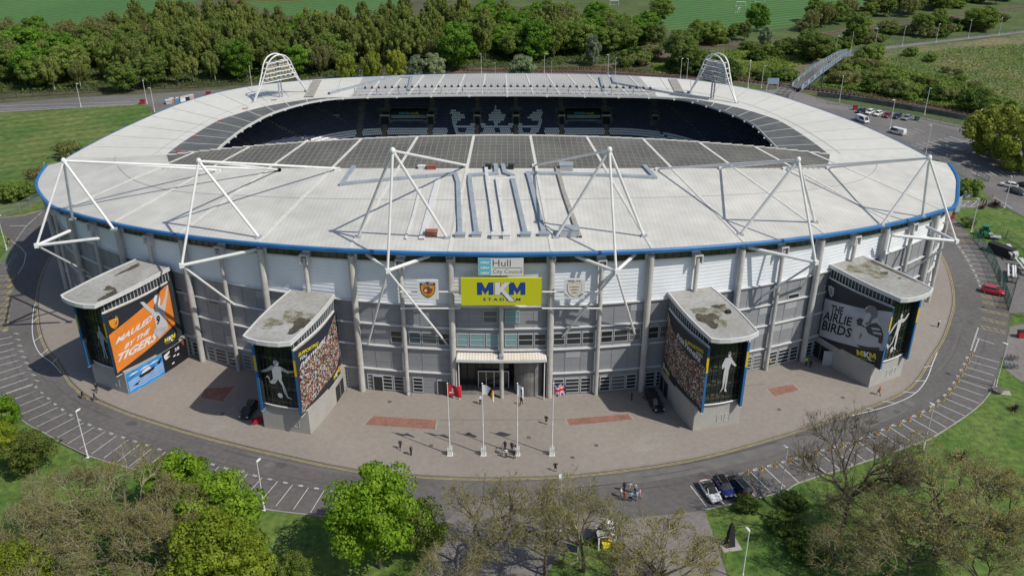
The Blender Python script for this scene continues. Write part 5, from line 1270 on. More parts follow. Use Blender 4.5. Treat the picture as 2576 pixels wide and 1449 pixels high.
# ---------------- cars ----------------
m_tyre=M('tyre',(.012,.012,.012),.85); m_rim=M('wheel_rim',(.35,.35,.36),.35,metal=.6); m_cglass=M('car_glass',(.015,.02,.022),.06,spec=.8); m_hl=M('headlight',(.7,.7,.72),.15); m_tl=M('tail_light',(.4,.01,.01),.3); m_plate=M('number_plate_yellow',(.6,.5,.05),.5); m_trim=M('black_trim',(.015,.015,.016),.5)
PAINT={}
def paint(n,c,met=.0):
    if n not in PAINT: PAINT[n]=M('paint_'+n,c,.25,metal=met,coat=.6,spec=.5)
    return PAINT[n]
def car(label,loc,rz,pn,pc,kind='hatch',L=4.4,Wc=1.82,Hc=1.46,group=None,roofblack=False,name='parked_car',cat='car'):
    """front faces +x"""
    t=thing(name,label,cat,loc,rz,group); pm=paint(pn,pc)
    h=Wc/2; B=.9 if kind!='van' else 1.05
    if kind=='suv': B=1.0
    # stations along x : (x, z_bottom, z_shoulder, z_hoodcentre, half width)
    S={'hatch':[(-.5,.42,.72,.78,.80),(-.485,.3,.86,.9,.93),(-.40,.24,.93,.96,1.),(-.1,.22,.93,.95,1.),(.2,.22,.92,.97,1.),(.34,.24,.84,.93,.98),(.45,.28,.74,.80,.9),(.495,.34,.62,.66,.76)],
       'van':[(-.5,.4,1.0,1.05,.93),(-.495,.3,1.05,1.1,.97),(-.4,.3,1.08,1.1,1.),(0,.3,1.08,1.1,1.),(.25,.3,1.05,1.1,1.),(.38,.3,.98,1.05,.97),(.47,.32,.8,.88,.9),(.5,.36,.65,.7,.8)]}['van' if kind=='van' else 'hatch']
    k=B/.93 if kind!='van' else 1
    rows=[]
    for x,zb_,zs,zc_,w in S:
        w*=h; zs*=k; zc_*=k; X=x*L
        rows.append([(X,-w*.9,zb_),(X,-w,zb_+.14),(X,-w*1.0,zs-.16),(X,-w*.93,zs),(X,-w*.5,zc_),(X,w*.5,zc_),(X,w*.93,zs),(X,w,zs-.16),(X,w,zb_+.14),(X,w*.9,zb_)])
    mb=MB(); mb.grid(rows[::-1],0); mb.face(rows[0][::1],0); mb.face(rows[-1][::-1],0)
    # greenhouse: glass band and roof skin
    zs=B*.97
    if kind=='hatch': G=(-.46,-.33,.08,.27)
    elif kind=='coupe': G=(-.44,-.2,.05,.25)
    elif kind=='estate' : G=(-.49,-.43,.06,.26)
    elif kind=='suv': G=(-.475,-.38,.08,.26)
    elif kind=='hearse': G=(-.485,-.44,.12,.28)
    else: G=(-.497,-.48,.28,.42)
    b0,r0,r1,b1=[q*L for q in G]; wb=h*.9; wt=h*.7 if kind!='van' else h*.86; zt=Hc
    def ringp(z,xa,xb,w): return [(xa,-w,z),(xa+.0,-w*.0,z) if False else ((xa+xb)/2,-w*1.0,z),(xb,-w*.92,z),(xb+.1,0,z),(xb,w*.92,z),((xa+xb)/2,w,z),(xa,w,z),(xa-.06,0,z)]
    lo=ringp(zs-.03,b0,b1,wb); hi=ringp(zt-.06,r0,r1,wt); tp=ringp(zt,r0+.12,r1-.15,wt*.82)
    gm=MB(); gm.grid([lo,hi],0,close=True)
    body=mb.build('body',pm,t,sm=True)
    if kind=='van':
        vb=MB(); xa=b0; xm=.1*L
        vb.grid([ringp(zs-.02,b0-.01,xm,wb*1.02),ringp(zt-.05,r0,xm,wt*1.02)],0,close=True); vb.build('cargo_side',pm,t)
    gm.build('windows',m_cglass,t,sm=False)
    rf_=MB(); rf_.grid([hi,tp],0,close=True); rf_.face(tp,0); rf_.build('roof',m_trim if roofblack else pm,t,sm=False)
    pl=MB()
    for sy in (-1,1):
        for q in ((2,2,.07),(4,4,.07)) : pass
        for (i) in ((2 if sy<0 else 4),(0 if sy<0 else 6)): pl.tube([lo[i],hi[i]],.045,4)
        a=Vector(lo[1 if sy<0 else 5]); b_=Vector(hi[1 if sy<0 else 5]); pl.tube([a,b_],.05,4)
    pl.build('pillar',pm if kind!='hearse' else m_trim,t)
    wr=.33 if kind not in('suv','van') else .37
    for x in (-.32*L,.31*L):
        for sy in (-1,1):
            w_=MB(); w_.tube([(x,sy*(h-.22),wr),(x,sy*(h+.01),wr)],wr,16); o=w_.build('wheel',m_tyre,t); w_=MB(); w_.tube([(x,sy*(h-.0),wr),(x,sy*(h+.03),wr)],wr*.62,10); w_.build('rim',m_rim,o)
    for sy in (-1,1):
        w_=MB(); w_.box((.462*L,sy*h*.66,.68*k),(.22,.36,.13),sy*-.35); w_.build('headlight',m_hl,t)
        w_=MB(); w_.box((-.487*L,sy*h*.74,.86*k),(.1,.3,.2)); w_.build('tail_light',m_tl,t)
        w_=MB(); w_.box((b1-.25,sy*(h+.09),zs+.05),(.12,.2,.13)); w_.build('wing_mirror',pm,t)
    w_=MB(); w_.box((.497*L,0,.45),(.05,.9,.16)); w_.build('grille',m_trim,t); w_=MB(); w_.box((-.503*L,0,.62),(.03,.52,.12)); w_.build('number_plate',m_plate,t)
    if kind in('suv','estate'):
        for sy in (-1,1): w_=MB(); w_.tube([(r0+.2,sy*wt*.9,zt+.03),(r1-.3,sy*wt*.9,zt+.03)],.03,5); w_.build('roof_rail',m_steelg,t)
    return t
def carp(label,pf,pb,pn,pc,z=.04,**k):
    """place by the ground pixels under the front and the back end"""
    a=Vector(g(*pf)); b=Vector(g(*pb)); c=(a+b)/2; d=a-b; return car(label,(c.x,c.y,z),math.atan2(d.y,d.x),pn,pc,**k)
def zq(x,y): return ((2280+x/5.574)*.75256,(1480+y/5.574)*.75256)
GC='cars parked in the front right bays'
carp('white coupe with a black roof, leftmost of the three parked cars',zq(655,1160),zq(385,760),'white',(.75,.75,.74),kind='coupe',L=4.7,Hc=1.38,roofblack=True,group=GC)
carp('dark blue car in the middle of the three parked cars',zq(900,1075),zq(655,700),'blue',(.012,.02,.14),kind='suv',L=4.5,Hc=1.58,roofblack=True,group=GC)
carp('black estate car reversed in beside the blue one',zq(930,700),zq(1180,970),'black_green',(.01,.014,.013),kind='estate',L=4.5,Hc=1.45,group=GC)
def zr3(x,y): return (2223*.75256+x*.3506,600*.75256+y*.3506)
carp('bright red car parked across the bays by the right fence',zr3(2430,835),zr3(2265,800),'red',(.55,.01,.03),kind='suv',L=4.4,Hc=1.6)
GP='cars parked in the rear car park'
def zc3(x,y): return (1673+x*.3506,y*.3506)
for (xb,yb,xf,yf,pn,pc,lab) in [(1375,822,1430,798,'dark_teal',(.01,.03,.035),'dark teal car first in the rear car park row beside the red bin'),(1440,832,1492,803,'white',(0,0,0),'white car second in the rear car park row'),(1500,843,1552,815,'white',(0,0,0),'white car third in the rear car park row beside the crimson one'),(1570,855,1612,826,'crimson',(.22,.01,.02),'crimson car in the rear car park row'),(1632,863,1692,833,'navy',(.012,.03,.07),'navy blue car in the rear car park row behind a lamp post'),(1702,873,1762,845,'silver',(.22,.26,.29),'silver grey car last in the rear car park row')]:
    carp(lab,zc3(xb,yb),zc3(xf,yf),pn,pc,group=GP,kind='hatch')
carp('white panel van half hidden by the roof edge in the rear car park',zc3(1455,893),zc3(1370,858),'white',(0,0,0),kind='van',L=5.2,Wc=2.,Hc=2.05,name='parked_van',cat='van')
carp('white van standing beside the roof edge with an open car park behind',zc3(1612,950),zc3(1712,975),'white',(0,0,0),kind='van',L=5.2,Wc=2.,Hc=2.0,name='parked_van',cat='van')
GE='cars parked on the right edge road'
def zd3(x,y): return (2333+x*.12466,421.4+y*.12466)
carp('white hatchback parked at the right edge',zd3(1510,370),zd3(1760,420),'white',(0,0,0),group=GE)
carp('dark grey car parked nearest at the right edge',zd3(1920,570),zd3(1660,490),'slate',(.03,.045,.055),group=GE,kind='hatch')
carp('dark car cut off by the right frame edge',zd3(1850,360),zd3(2080,430),'charcoal',(.02,.03,.04),group=GE)
def zp(x,y): return (828+x*.3506,952+y*.3506)
carp('long black hearse waiting in the shade beside the right inner tower',zp(2385,278),zp(2285,105),'black',(.006,.007,.009),.155,kind='hearse',L=5.6,Wc=1.9,Hc=1.65)
# the wreath stand beside the left tower (dark vehicle and red cover in the shade)
carp('dark car with red cover parked in the shade behind the left inner tower',(612,1062),(640,1020),'black',(0,0,0),.155,kind='estate',L=4.4)
t=thing('red_cover','red folded cover lying beside the left inner tower','cover',(*g(648,1062,.15),.15)); mb=MB(); mb.box((0,0,.35),(1.6,1.1,.5),.4); mb.box((.1,0,.65),(1.3,.9,.2),.5); mb.build('cloth',M('red_cloth',(.35,.01,.03),.8),t)
# ---------------- fences, racks, bins, yard things ----------------
m_fg=M('fence_green',(.03,.1,.07),.6); m_fgr=M('fence_grey',(.25,.29,.29),.6)
def fence(pts,H,lab,mat,post=3.,rail=(.05,.98),wire=.35,cat='fence',name='mesh_fence',ax=None,pm=None):
    P=ax or pz(pts); t=thing(name,lab,cat,(0,0,0)); mb=MB(); wb=MB(); np_=0
    for a,b in zip(P,P[1:]):
        L=(b-a).length; n=max(1,int(L/post)); d=(b-a)/L
        for i in range(n+1): 
            if np_<60: 
                q=MB(); p=a+(b-a)*i/n; q.box((p.x,p.y,H/2),(.1,.1,H),math.atan2(d.y,d.x)); q.build('post',pm or mat,t); np_+=1
        for k in rail: mb.box(((a+b)/2).to_tuple()[:2]+(H*k,),(L,.05,.06),math.atan2(d.y,d.x))
        m=int(L/wire)
        for i in range(m): p=a+d*(i+.5)*wire; wb.box((p.x,p.y,H/2),(.035,.03,H),math.atan2(d.y,d.x))
        for k in range(1,6): wb.box(((a+b)/2).to_tuple()[:2]+(H*k/6,),(L,.025,.03),math.atan2(d.y,d.x))
    mb.build('rail',mat,t); wb.build('mesh_panel',mat,t); return t
fence([(-60,556),(0,546),(50,532),(105,505)],2.4,'pale mesh fence at the edge of the left lawn',m_fgr,3,wire=.3)
fence([(2447,602),(2470,630),(2495,668),(2520,730),(2537,782)],2.6,'green mesh fence along the bays right of the stadium',m_fg,3,wire=.3)
fence([(2537,782),(2548,745),(2560,700)],2.4,'short green fence closing the yard by the red car',m_fg,2.5,wire=.25)
fence([(2447,602),(2480,590),(2530,600),(2576,628),(2640,660)],2.2,'thin green fence behind the tractor yard',m_fg,3.5,wire=.5)
fence([(2080,262),(2140,270),(2250,290),(2330,303),(2400,318),(2479,335)],1.9,'grey panel fence between the rear car park and the railway',m_fgr,3.5,wire=.5)
fence([(2245,358),(2290,378),(2330,398),(2390,425),(2430,448)],1.9,'grey fence along the near side of the rear car park',m_fgr,3.2,wire=.5)
fence([(2456,443),(2486,458)],1.8,'dark green barrier gate on the car park road',m_fg,4,wire=.6,cat='gate',name='barrier_gate')
fence([(2100,162),(2164,124.5),(2269,113.5),(2409,98),(2576,79)],1.3,'low dark railing along the top right footpath',m_fg,6,wire=.8,name='path_railing')
fence([(620,214),(500,222),(330,228),(0,250)],2.2,'dark fence between the back road and the wood',m_dark,5,wire=.5)
# grey retaining wall of the railway
t=thing('retaining_wall','stained grey retaining wall below the railway behind the car park','wall',(0,0,0)); P=smooth(pz([(2055,243),(2164,257),(2304,281),(2444,306),(2530,322)]),4); mb=MB()
mb.grid([[(p.x,p.y,z) for p in P] for z in (0,1.7)],0); mb.grid([[(p.x,p.y,1.7) for p in P],[(p.x,p.y+.5,1.7) for p in P]],0); mb.build('wall',M('stained_concrete',(.14,.135,.13),.9,var=.35,scale=.3,fine=.2,fscale=1.5),t)
# bicycle racks at the left, cycles at the right
def hoop(label,grp):
    t=thing('bicycle_rack',label,'bicycle rack',(0,0,0),0,grp); mb=MB(); mb.tube([(-.4,0,0),(-.4,0,.65),(-.25,0,.8),(.25,0,.8),(.4,0,.65),(.4,0,0)],.035,6); mb.build('hoop',m_steelg,t); return t
H0=hoop('steel hoop rack in the two rows beside the small left lawn','hoop racks beside the left lawn')
k=0
for a,b,n in ((zl(75,315),zl(5,425),10),(zl(105,365),zl(45,460),9)):
    A=Vector(g(*a));B_=Vector(g(*b))
    for i in range(n):
        p=A.lerp(B_,i/(n-1)); 
        if k==0: H0.location=(p.x,p.y,.03); H0.rotation_euler=(0,0,.3)
        else: dup(H0,(p.x,p.y,.03),.3)
        k+=1
def bike(label,px,py,rz,col):
    t=thing('bicycle',label,'bicycle',(*g(px,py,.03),.04),rz,'bicycles on the right-hand cycle stand')
    for x in (-.52,.52):
        mb=MB(); R=[Vector((x+.34*math.cos(a*math.pi/8),0,.35+.34*math.sin(a*math.pi/8))) for a in range(17)]; mb.tube(R,.03,4,cap=False); 
        for a in range(6): mb.tube([(x,0,.35),(x+.33*math.cos(a),0,.35+.33*math.sin(a))],.008,3)
        mb.build('wheel',m_tyre,t)
    mb=MB(); mb.tube([(-.52,0,.35),(-.12,0,.3),(.38,0,.75),(-.22,0,.78),(-.52,0,.35)],.03,5); mb.tube([(-.12,0,.3),(-.25,0,.95)],.025,5); mb.tube([(.52,0,.35),(.35,0,.95)],.025,5); mb.build('frame',flat('bike_'+str(px),col),t)
    mb=MB(); mb.box((-.26,0,.97),(.26,.13,.06)); mb.build('saddle',m_tyre,t); mb=MB(); mb.tube([(.33,-.25,1),(.35,0,.97),(.33,.25,1)],.018,5); mb.build('handlebar',m_tyre,t)
for i,(x,y) in enumerate([zr2(735,1258),zr2(765,1262),zr2(795,1268)]): bike(['dark bicycle nearest the kerb in the farther row','dark bicycle in the middle of the farther row','dark bicycle at the right end of the farther row'][i],x,y,.3,(.03,.03,.04))
for i,(x,y) in enumerate([zr2(728,1325),zr2(758,1330),zr2(790,1335)]): bike(['blue bicycle at the left of the nearer row','teal bicycle in the middle of the nearer row','dark bicycle at the right end of the nearer row'][i],x,y,.25,((.02,.15,.3),(.02,.3,.3),(.03,.03,.04))[i])
m_rb=M('bin_red',(.5,.03,.03),.5)
def bin_(label,px,py,sz,mat,rz=0,name='wheelie_bin',cat='bin',z=.03):
    t=thing(name,label,cat,(*g(px,py,z),z),rz); mb=MB(); w,d,h=sz
    mb.grid([[(-w*.45,-d*.45,.12),(w*.45,-d*.45,.12),(w*.45,d*.45,.12),(-w*.45,d*.45,.12)],[(-w/2,-d/2,h),(w/2,-d/2,h),(w/2,d/2,h),(-w/2,d/2,h)]],0,close=True); mb.face([(-w/2,-d/2,h),(w/2,-d/2,h),(w/2,d/2,h),(-w/2,d/2,h)],0); mb.build('tub',mat,t)
    mb=MB(); mb.box((0,0,h+.06),(w*1.06,d*1.08,.1)); mb.box((0,-d*.3,h+.14),(w*.9,d*.4,.08)); mb.build('lid',m_dark if mat is m_rb else mat,t)
    for a in (-1,1):
        for b in (-1,1): mb=MB(); mb.tube([(a*w*.38,b*d*.35-.04,.08),(a*w*.38,b*d*.35+.04,.08)],.08,8); mb.build('wheel',m_tyre,t)
bin_('red bin with dark lid on the paving right of the yellow hatching',zr2(842,1080)[0],zr2(842,1080)[1],(1.3,1.,1.3),m_rb)
bin_('red bin on the back road at the left beside a lamp post',360,262,(1.6,1.1,1.3),m_rb)
bin_('red bin beyond the left roof edge near the coloured stalls',525,241,(1.6,1.1,1.2),m_rb)
bin_('red bin at the near end of the parked row of cars',2151,277,(1.4,1.1,1.3),m_rb)
bin_('dark green bin at the far end of the parked row of cars',2306,303,(1.3,1.,1.2),m_fg)
bin_('dark green bin behind the right mast top',2336,413,(1.4,1.1,1.5),m_fg)
bin_('dark green cabinet beside the right mast top',2349,420,(1.5,1.,1.9),m_fg,0,'cabinet','cabinet')
bin_('red bin between the blue gutter and the right lawn',zd(455,1030)[0],zd(455,1030)[1],(1.5,1.2,1.4),m_rb)
bin_('grey box hut beside the dark round bush on the right lawn',zd(800,605)[0],zd(800,605)[1],(1.9,1.1,1.6),m_grey2,.1,'equipment_hut','hut')
# coloured stalls/rubbish beside the back left of the stadium
rs=random.Random(11)
for i,(c,n_,lab) in enumerate([((.05,.25,.55),'storage_crate','blue storage crate beside the rear left roof edge'),((.6,.2,.05),'storage_crate','orange storage crate beside the rear left roof edge'),((.7,.7,.7),'storage_crate','white storage crate beside the rear left roof edge'),((.02,.02,.03),'storage_crate','black storage crate beside the rear left roof edge'),((.35,.4,.5),'storage_crate','large grey storage crate at the left end of the crates'),((.55,.35,.35),'storage_crate','pinkish storage crate at the far end of the crates')]):
    x,y=[(447,257),(435,258),(458,256),(470,253),(425,262),(480,250)][i]; t=thing(n_,lab,'crate',(*g(x,y),.03),rs.random()); mb=MB(); mb.box((0,0,.7),(2.,1.5,1.3)); mb.build('tub',flat('crate_%d'%i,c),t); mb=MB(); mb.box((0,0,1.4),(2.15,1.65,.12)); mb.build('lid',m_ledge,t)
# benches / planter on the right lawn
def zg(x,y): return (1673+x*.3506,952+y*.3506)
t=thing('flower_planter','round planter with dark purple flowers on a stone slab on the right lawn','planter',(*g(*zg(2395,100)),.0)); mb=MB(); mb.box((.2,0,.06),(3.2,1.4,.12),-.25); mb.build('slab',m_kerb,t); mb=MB(); mb.tube([(-.3,0,.1),(-.3,0,.6)],[.7,.9],14); mb.build('tub',m_concd,t)
mb=MB(); rs=random.Random(2)
for i in range(220): a=rs.random()*6.3; r=.9*math.sqrt(rs.random()); c=Vector((-.3+r*math.cos(a)*1.3,r*math.sin(a),.6+rs.random()*.5)); d=Vector((rs.random()-.5,rs.random()-.5,rs.random())).normalized()*.14; e2=d.orthogonal()*1.; mb.face([c-d,c+e2*.12,c+d],0)
mb.build('flowers',M('purple_flowers',(.1,.015,.05),.8,var=.5,scale=3),t)
# tractor
def zd_(x,y): return (2333+x*.12466,421.4+y*.12466)
tx,ty=g(*zd_(1140,1390)); t=thing('tractor','green tractor with glazed cab parked in the fenced yard','tractor',(tx,ty,.04),-1.9)
mg=paint('green',(.01,.2,.06)); 
mb=MB(); mb.box((.9,0,1.05),(1.7,.75,.65)); mb.box((1.5,0,.95),(.6,.65,.5)); mb.build('bonnet',mg,t); mb=MB(); mb.box((-.5,0,1.7),(1.2,1.2,1.3)); mb.build('cab_glass',m_cglass,t); mb=MB(); mb.box((-.5,0,2.42),(1.4,1.4,.16)); mb.build('cab_roof',mg,t)
mb=MB()
for sx in (-1.1,.1):
    for sy in (-.6,.6): mb.box((sx,sy,1.7),(.07,.07,1.4))
mb.build('cab_frame',mg,t)
for x,r,w in ((-.7,.75,.45),(1.3,.5,.3)):
    for s in (-1,1): mb=MB(); mb.tube([(x,s*(.85-w/2),r),(x,s*(.85+w/2),r)],r,18); mb.build('wheel',m_tyre,t); 
for s in (-1,1): mb=MB(); mb.box((-.7,s*.85,1.55),(1.1,.5,.1)); mb.build('mudguard',mg,t)
tx,ty=g(*zd_(1330,1440)); t=thing('sprayer_trailer','low pale trailer of pipes behind the green tractor','trailer',(tx,ty,.04),-.3); mb=MB(); mb.box((0,0,.5),(3.0,1.4,.15)); mb.box((-.8,0,.9),(.9,1.,.7)); 
for k in range(5): mb.tube([(-1.4,-.5+k*.25,.65),(1.5,-.5+k*.25,.65)],.07,6)
mb.build('bed',m_steelg,t); 
for s in (-1,1): mb=MB(); mb.tube([(0,s*.75,.3),(0,s*.9,.3)],.3,12); mb.build('wheel',m_tyre,t)
# pitch-growing light rigs: white tube frames on wheeled stands
m_tube=M('white_tube_panel',(.75,.75,.75),.4)
for i,(x0,y0,x1,y1,lab) in enumerate([(2533,615,2556,642,'uppermost white tube frame in the right yard'),(2548,668,2549,697,'white tube frame in the middle of the right yard'),(2565,650,2590,680,'white tube frame cut by the right picture edge')]):
    A=Vector((*g(x0,y0,1.6),1.6)); B_=Vector((*g(x1,y1,1.6),1.6)); t=thing('grow_light_rig',lab,'light rig',(0,0,0),0,'grow light rigs in the right yard'); d=(B_-A); n=Vector((-d.y,d.x,0)).normalized()
    for k in (-.9,0.,.45): mb=MB(); mb.tube([A+n*k,B_+n*k],.2,8); mb.build('tube_panel',m_tube,t)
    mb=MB()
    for q in (.1,.5,.9): 
        c=A+d*q; mb.box((c.x,c.y,1.35),(2.4,.12,.15),math.atan2(n.y,n.x)); mb.tube([(c.x,c.y,1.3),(c.x,c.y,.2)],.06,5); mb.box((c.x,c.y,.2),(1.8,.15,.12),math.atan2(n.y,n.x))
    mb.build('stand',m_dark,t)
t=thing('storage_container','black box container beside the green fence in the right yard','container',(*g(2516,640),.04),-1.0); mb=MB(); mb.box((0,0,1.1),(5.5,1.9,2.1)); mb.build('box',m_dark,t); mb=MB(); mb.box((3.1,0,.9),(.7,1.7,1.6)); mb.build('end_cabinet',m_grey2,t)
# footbridge -----------------------------------------------------------------
t=thing('footbridge','railway footbridge with pale blue railings and dark deck','footbridge',(0,0,0)); zbk=5.5
A0=Vector((*g(1992,219,1.2),1.2)); A1=Vector((*g(2048,172,zbk),zbk)); A2=Vector((*g(2105,140,4.2),4.2)); A3=Vector((*g(2130,133,.6),.6))
B0=Vector((*g(2016,226,1.2),1.2)); B1=Vector((*g(2072,180,zbk),zbk)); B2=Vector((*g(2118,147,4.2),4.2)); B3=Vector((*g(2140,137,.6),.6))
mb=MB(); mb.grid([[A0,A1,A2,A3],[B0,B1,B2,B3]],0); mb.grid([[p-Vector((0,0,.5)) for p in (A0,A1,A2,A3)],[p-Vector((0,0,.5)) for p in (B0,B1,B2,B3)]],0); mb.build('deck',M('bridge_deck',(.15,.14,.14),.9,var=.1),t)
m_bb=M('bridge_blue_white',(.28,.34,.4),.5)
for S_ in ((A0,A1,A2,A3),(B0,B1,B2,B3)):
    mb=MB()
    for a,b in zip(S_,S_[1:]):
        mb.face([a-Vector((0,0,.5)),b-Vector((0,0,.5)),b+Vector((0,0,.15)),a+Vector((0,0,.15))],1); n=int((b-a).length/1.3)
        for k in (.75,1.5): mb.tube([a+Vector((0,0,k)),b+Vector((0,0,k))],.08,5)
        for i in range(n+1): p=a.lerp(b,i/n); mb.tube([p,p+Vector((0,0,1.5))],.07,5)
        for i in range(0,n,3): p=a.lerp(b,i/n); q=a.lerp(b,min(1,(i+1)/n)); mb.face([p,q,q+Vector((0,0,1.45)),p+Vector((0,0,1.45))],0)
    mb.build('railing',[m_bb,M('bridge_girder',(.2,.28,.36),.6)],t)
mb=MB()
for i in range(9): p=A0.lerp(A1,.55+i*.055); q=B0.lerp(B1,.55+i*.055); mb.tube([p,p+Vector((0,0,2.9)),q+Vector((0,0,2.9)),q],.06,4)
mb.build('cage',m_steelg,t)
for a,b in ((A1,B1),(A0.lerp(A1,.4),B0.lerp(B1,.4)),(A2,B2)):
    for p in (a,b): mb=MB(); mb.tube([(p.x,p.y,0),(p.x,p.y,p.z-.4)],.28,8); mb.build('pier',M('pier_blue',(.05,.09,.13),.6),t)
mb=MB()
for i in range(9):
    x,y=g(1940+i*3.2,236+i*1.2); 
for i in range(8): p=G(1985-i*4,221+i*5,.0); mb.box((p.x,p.y,.2+.9*(1-i/8)),(5.2,1.0,.25),-.35)
mb.build('steps',m_concd,t); mb=MB()
for k in range(5): a=G(1962+k*13,226+k*2,1.2); b=G(1945+k*13,243+k*2,.0); mb.tube([a+Vector((0,0,.9)),b+Vector((0,0,.9))],.05,4); mb.tube([a,a+Vector((0,0,.9))],.04,4); mb.tube([b,b+Vector((0,0,.9))],.04,4)
mb.build('stair_rail',m_steelg,t)
t=thing('notice_board','pale blue notice board on two posts near the footbridge','notice board',(*g(1942,228),0))
for x in (-2,2): mb=MB(); mb.box((x,0,2.2),(.15,.15,4.4)); mb.build('post',m_steel,t)
mb=MB(); mb.box((0,-.1,3.4),(4.0,.1,2.2)); mb.build('panel',flat('notice_blue',(.25,.35,.45)),t)
# right lawn totem sign, yellow bollards, cctv
t=thing('totem_sign','tall grey panel sign on the right lawn beside the gutter','sign',(*g(*zd_(590,930)),0),.5); mb=MB(); mb.box((0,0,2.4),(1.6,.14,4.0)); mb.build('panel',m_steelg,t)
for x in (-.8,.8): mb=MB(); mb.box((x,0,2.3),(.1,.2,4.6)); mb.build('post',m_steelg,t)
yb=None
for i,(x,y,lab) in enumerate([(900,615,'yellow bollard right of the grey hut'),(1075,600,'yellow bollard halfway along the lane kerb'),(1318,610,'yellow bollard at the road corner'),(1055,800,'yellow bollard on the near side of the lane'),(1190,800,'yellow bollard beside the dark shrubs')]):
    t=thing('bollard',lab,'bollard',(*g(*zd_(x,y)),.05),0,'yellow bollards by the side lane'); mb=MB(); mb.tube([(0,0,0),(0,0,1.0)],.12,8); mb.sphere((0,0,1.),(.13,.13,.1),8,4); mb.build('post',m_ypost,t)
for i,(x,y) in enumerate([(1090,690),(1128,720),(1175,750)]):
    t=thing('bollard',['black bollard first in the lane','black bollard second in the lane','black bollard third in the lane'][i],'bollard',(*g(*zd_(x,y)),.05),0,'black bollards across the side lane'); mb=MB(); mb.tube([(0,0,0),(0,0,1.1)],.13,8); mb.sphere((0,0,1.1),(.14,.14,.1),8,4); mb.build('post',m_dark,t)
# obelisk-like dark totem bottom right, white arch kiosk with yellow box
t=thing('memorial_totem','dark pointed totem standing on a slab by the bottom right path','totem',(*g(1835,1372),.0),.2); mb=MB(); mb.grid([[(-.6,-.5,.1),(.6,-.5,.1),(.6,.5,.1),(-.6,.5,.1)],[(-.22,-.2,3.6),(.22,-.2,3.6),(.22,.2,3.6),(-.22,.2,3.6)]],0,close=True); mb.grid([[(-.22,-.2,3.6),(.22,-.2,3.6),(.22,.2,3.6),(-.22,.2,3.6)],[(0,0,4.),(0,0,4.),(0,0,4.),(0,0,4.)]],0,close=True); mb.build('shaft',m_dark,t); mb=MB(); mb.box((0,0,.06),(2.6,2.2,.12)); mb.build('slab',m_kerb,t)
def zk(x,y): return ((1680+x/4.8295)*.75256,(1580+y/4.8295)*.75256)
t=thing('food_kiosk','white gabled kiosk with an open front among the bare trees','kiosk',(*g(*zk(1650,1130)),.04),.08); mb=MB()
for s in (-1.05,1.05):
    mb.box((s,-1.2,1.1),(.22,.2,2.2)); mb.box((s,1.2,1.1),(.12,.12,2.2))
mb.build('frame',m_steel,t); mb=MB(); mb.grid([[(-1.25,-1.5,2.15),(0,-1.5,3.),(1.25,-1.5,2.15)],[(-1.25,1.5,2.15),(0,1.5,3.),(1.25,1.5,2.15)]],0); mb.face([(-1.2,-1.35,2.1),(1.2,-1.35,2.1),(0,-1.35,2.95)],0); mb.grid([[(-1.25,-1.5,2.05),(0,-1.5,2.9),(1.25,-1.5,2.05)],[(-1.25,1.5,2.05),(0,1.5,2.9),(1.25,1.5,2.05)]][::-1],0); mb.build('roof',m_steel,t)
mb=MB(); mb.box((-1.15,0,1.),(.05,2.4,1.6)); mb.box((0,1.2,1.),(2.2,.05,1.6)); mb.build('side_sheet',m_dark,t); mb=MB(); mb.box((0,.1,.9),(1.4,.8,.08)); mb.build('counter',M('orange_counter',(.5,.15,.05),.6),t)
t=thing('yellow_case','bright yellow case standing in front of the white kiosk','case',(*g(*zk(1680,1185)),.05),.35); mb=MB(); mb.box((0,0,.4),(1.4,.9,.65)); mb.build('box',flat('case_yellow',(.75,.55,.01)),t); mb=MB(); mb.box((0,0,.76),(1.46,.96,.08)); mb.build('lid',flat('case_lid',(.8,.6,.02)),t)
def zk2(x,y): return zk(x,y)
t=thing('path_sign','angled information panel on white posts under the bare trees','sign',(*g(*zk(980,1360)),.04),-.35)
for x in (-1.9,1.9): mb=MB(); mb.box((x,0,1.3),(.1,.1,2.6)); mb.build('post',m_steel,t)
mb=MB(); mb.box((0,0,1.9),(3.8,.08,1.1)); mb.build('panel',flat('panel_slate',(.08,.1,.13)),t)
for k,(x,y,l) in enumerate([(1030,995,'black lift-up cycle hoop in front of the louvred wall left of the entrance'),(867,985,'black cycle hoop beside the louvred wall near the left inner tower'),(1102,990,'black cycle hoop beside the left entrance column')]):
    t=thing('bicycle_rack',l,'bicycle rack',(*g(x,y,.15),.15)); mb=MB(); mb.tube([(-.4,0,0),(-.4,0,.7),(0,0,1.0),(.4,0,.7),(.4,0,0)],.03,6); mb.build('hoop',m_dark,t)
# goals on the far field
for (x,y,w,l) in [(1863,17,5.2,'small white goal seen frontally on the far field'),(1912,6,5.2,'small white goal at the top edge of the far field'),(1858,33,4.5,'small white goal lying askew on the far field'),(1545,14,5.0,'white goal between the far trees')]:
    t=thing('football_goal',l,'goal',(*g(x,y),0),(.1,.05,1.1,.2)[[1863,1912,1858,1545].index(x)]); mb=MB(); h=2.4
    mb.tube([(-w/2,0,0),(-w/2,0,h),(w/2,0,h),(w/2,0,0)],.13,5); mb.tube([(-w/2,0,h),(-w/2,1.6,0),(w/2,1.6,0),(w/2,0,h)],.08,4); mb.build('frame',m_steel,t)
# brick building at the very top, seen over the wood
t=thing('brick_building','red brick building cut by the top edge behind the wood','building',(*g(700,-2),0),.0); mb=MB(); mb.box((-6,0,3),(40,12,6)); mb.build('wall',M('red_brick',(.28,.1,.06),.9,var=.2,scale=.5),t); mb=MB(); mb.box((-6,0,6.4),(41,13,.8)); mb.build('roof',m_concd,t)
for i in range(6): mb=MB(); mb.box((-22+i*6,-6.05,3),(2,.1,1.6)); mb.build('window',m_glass,t)
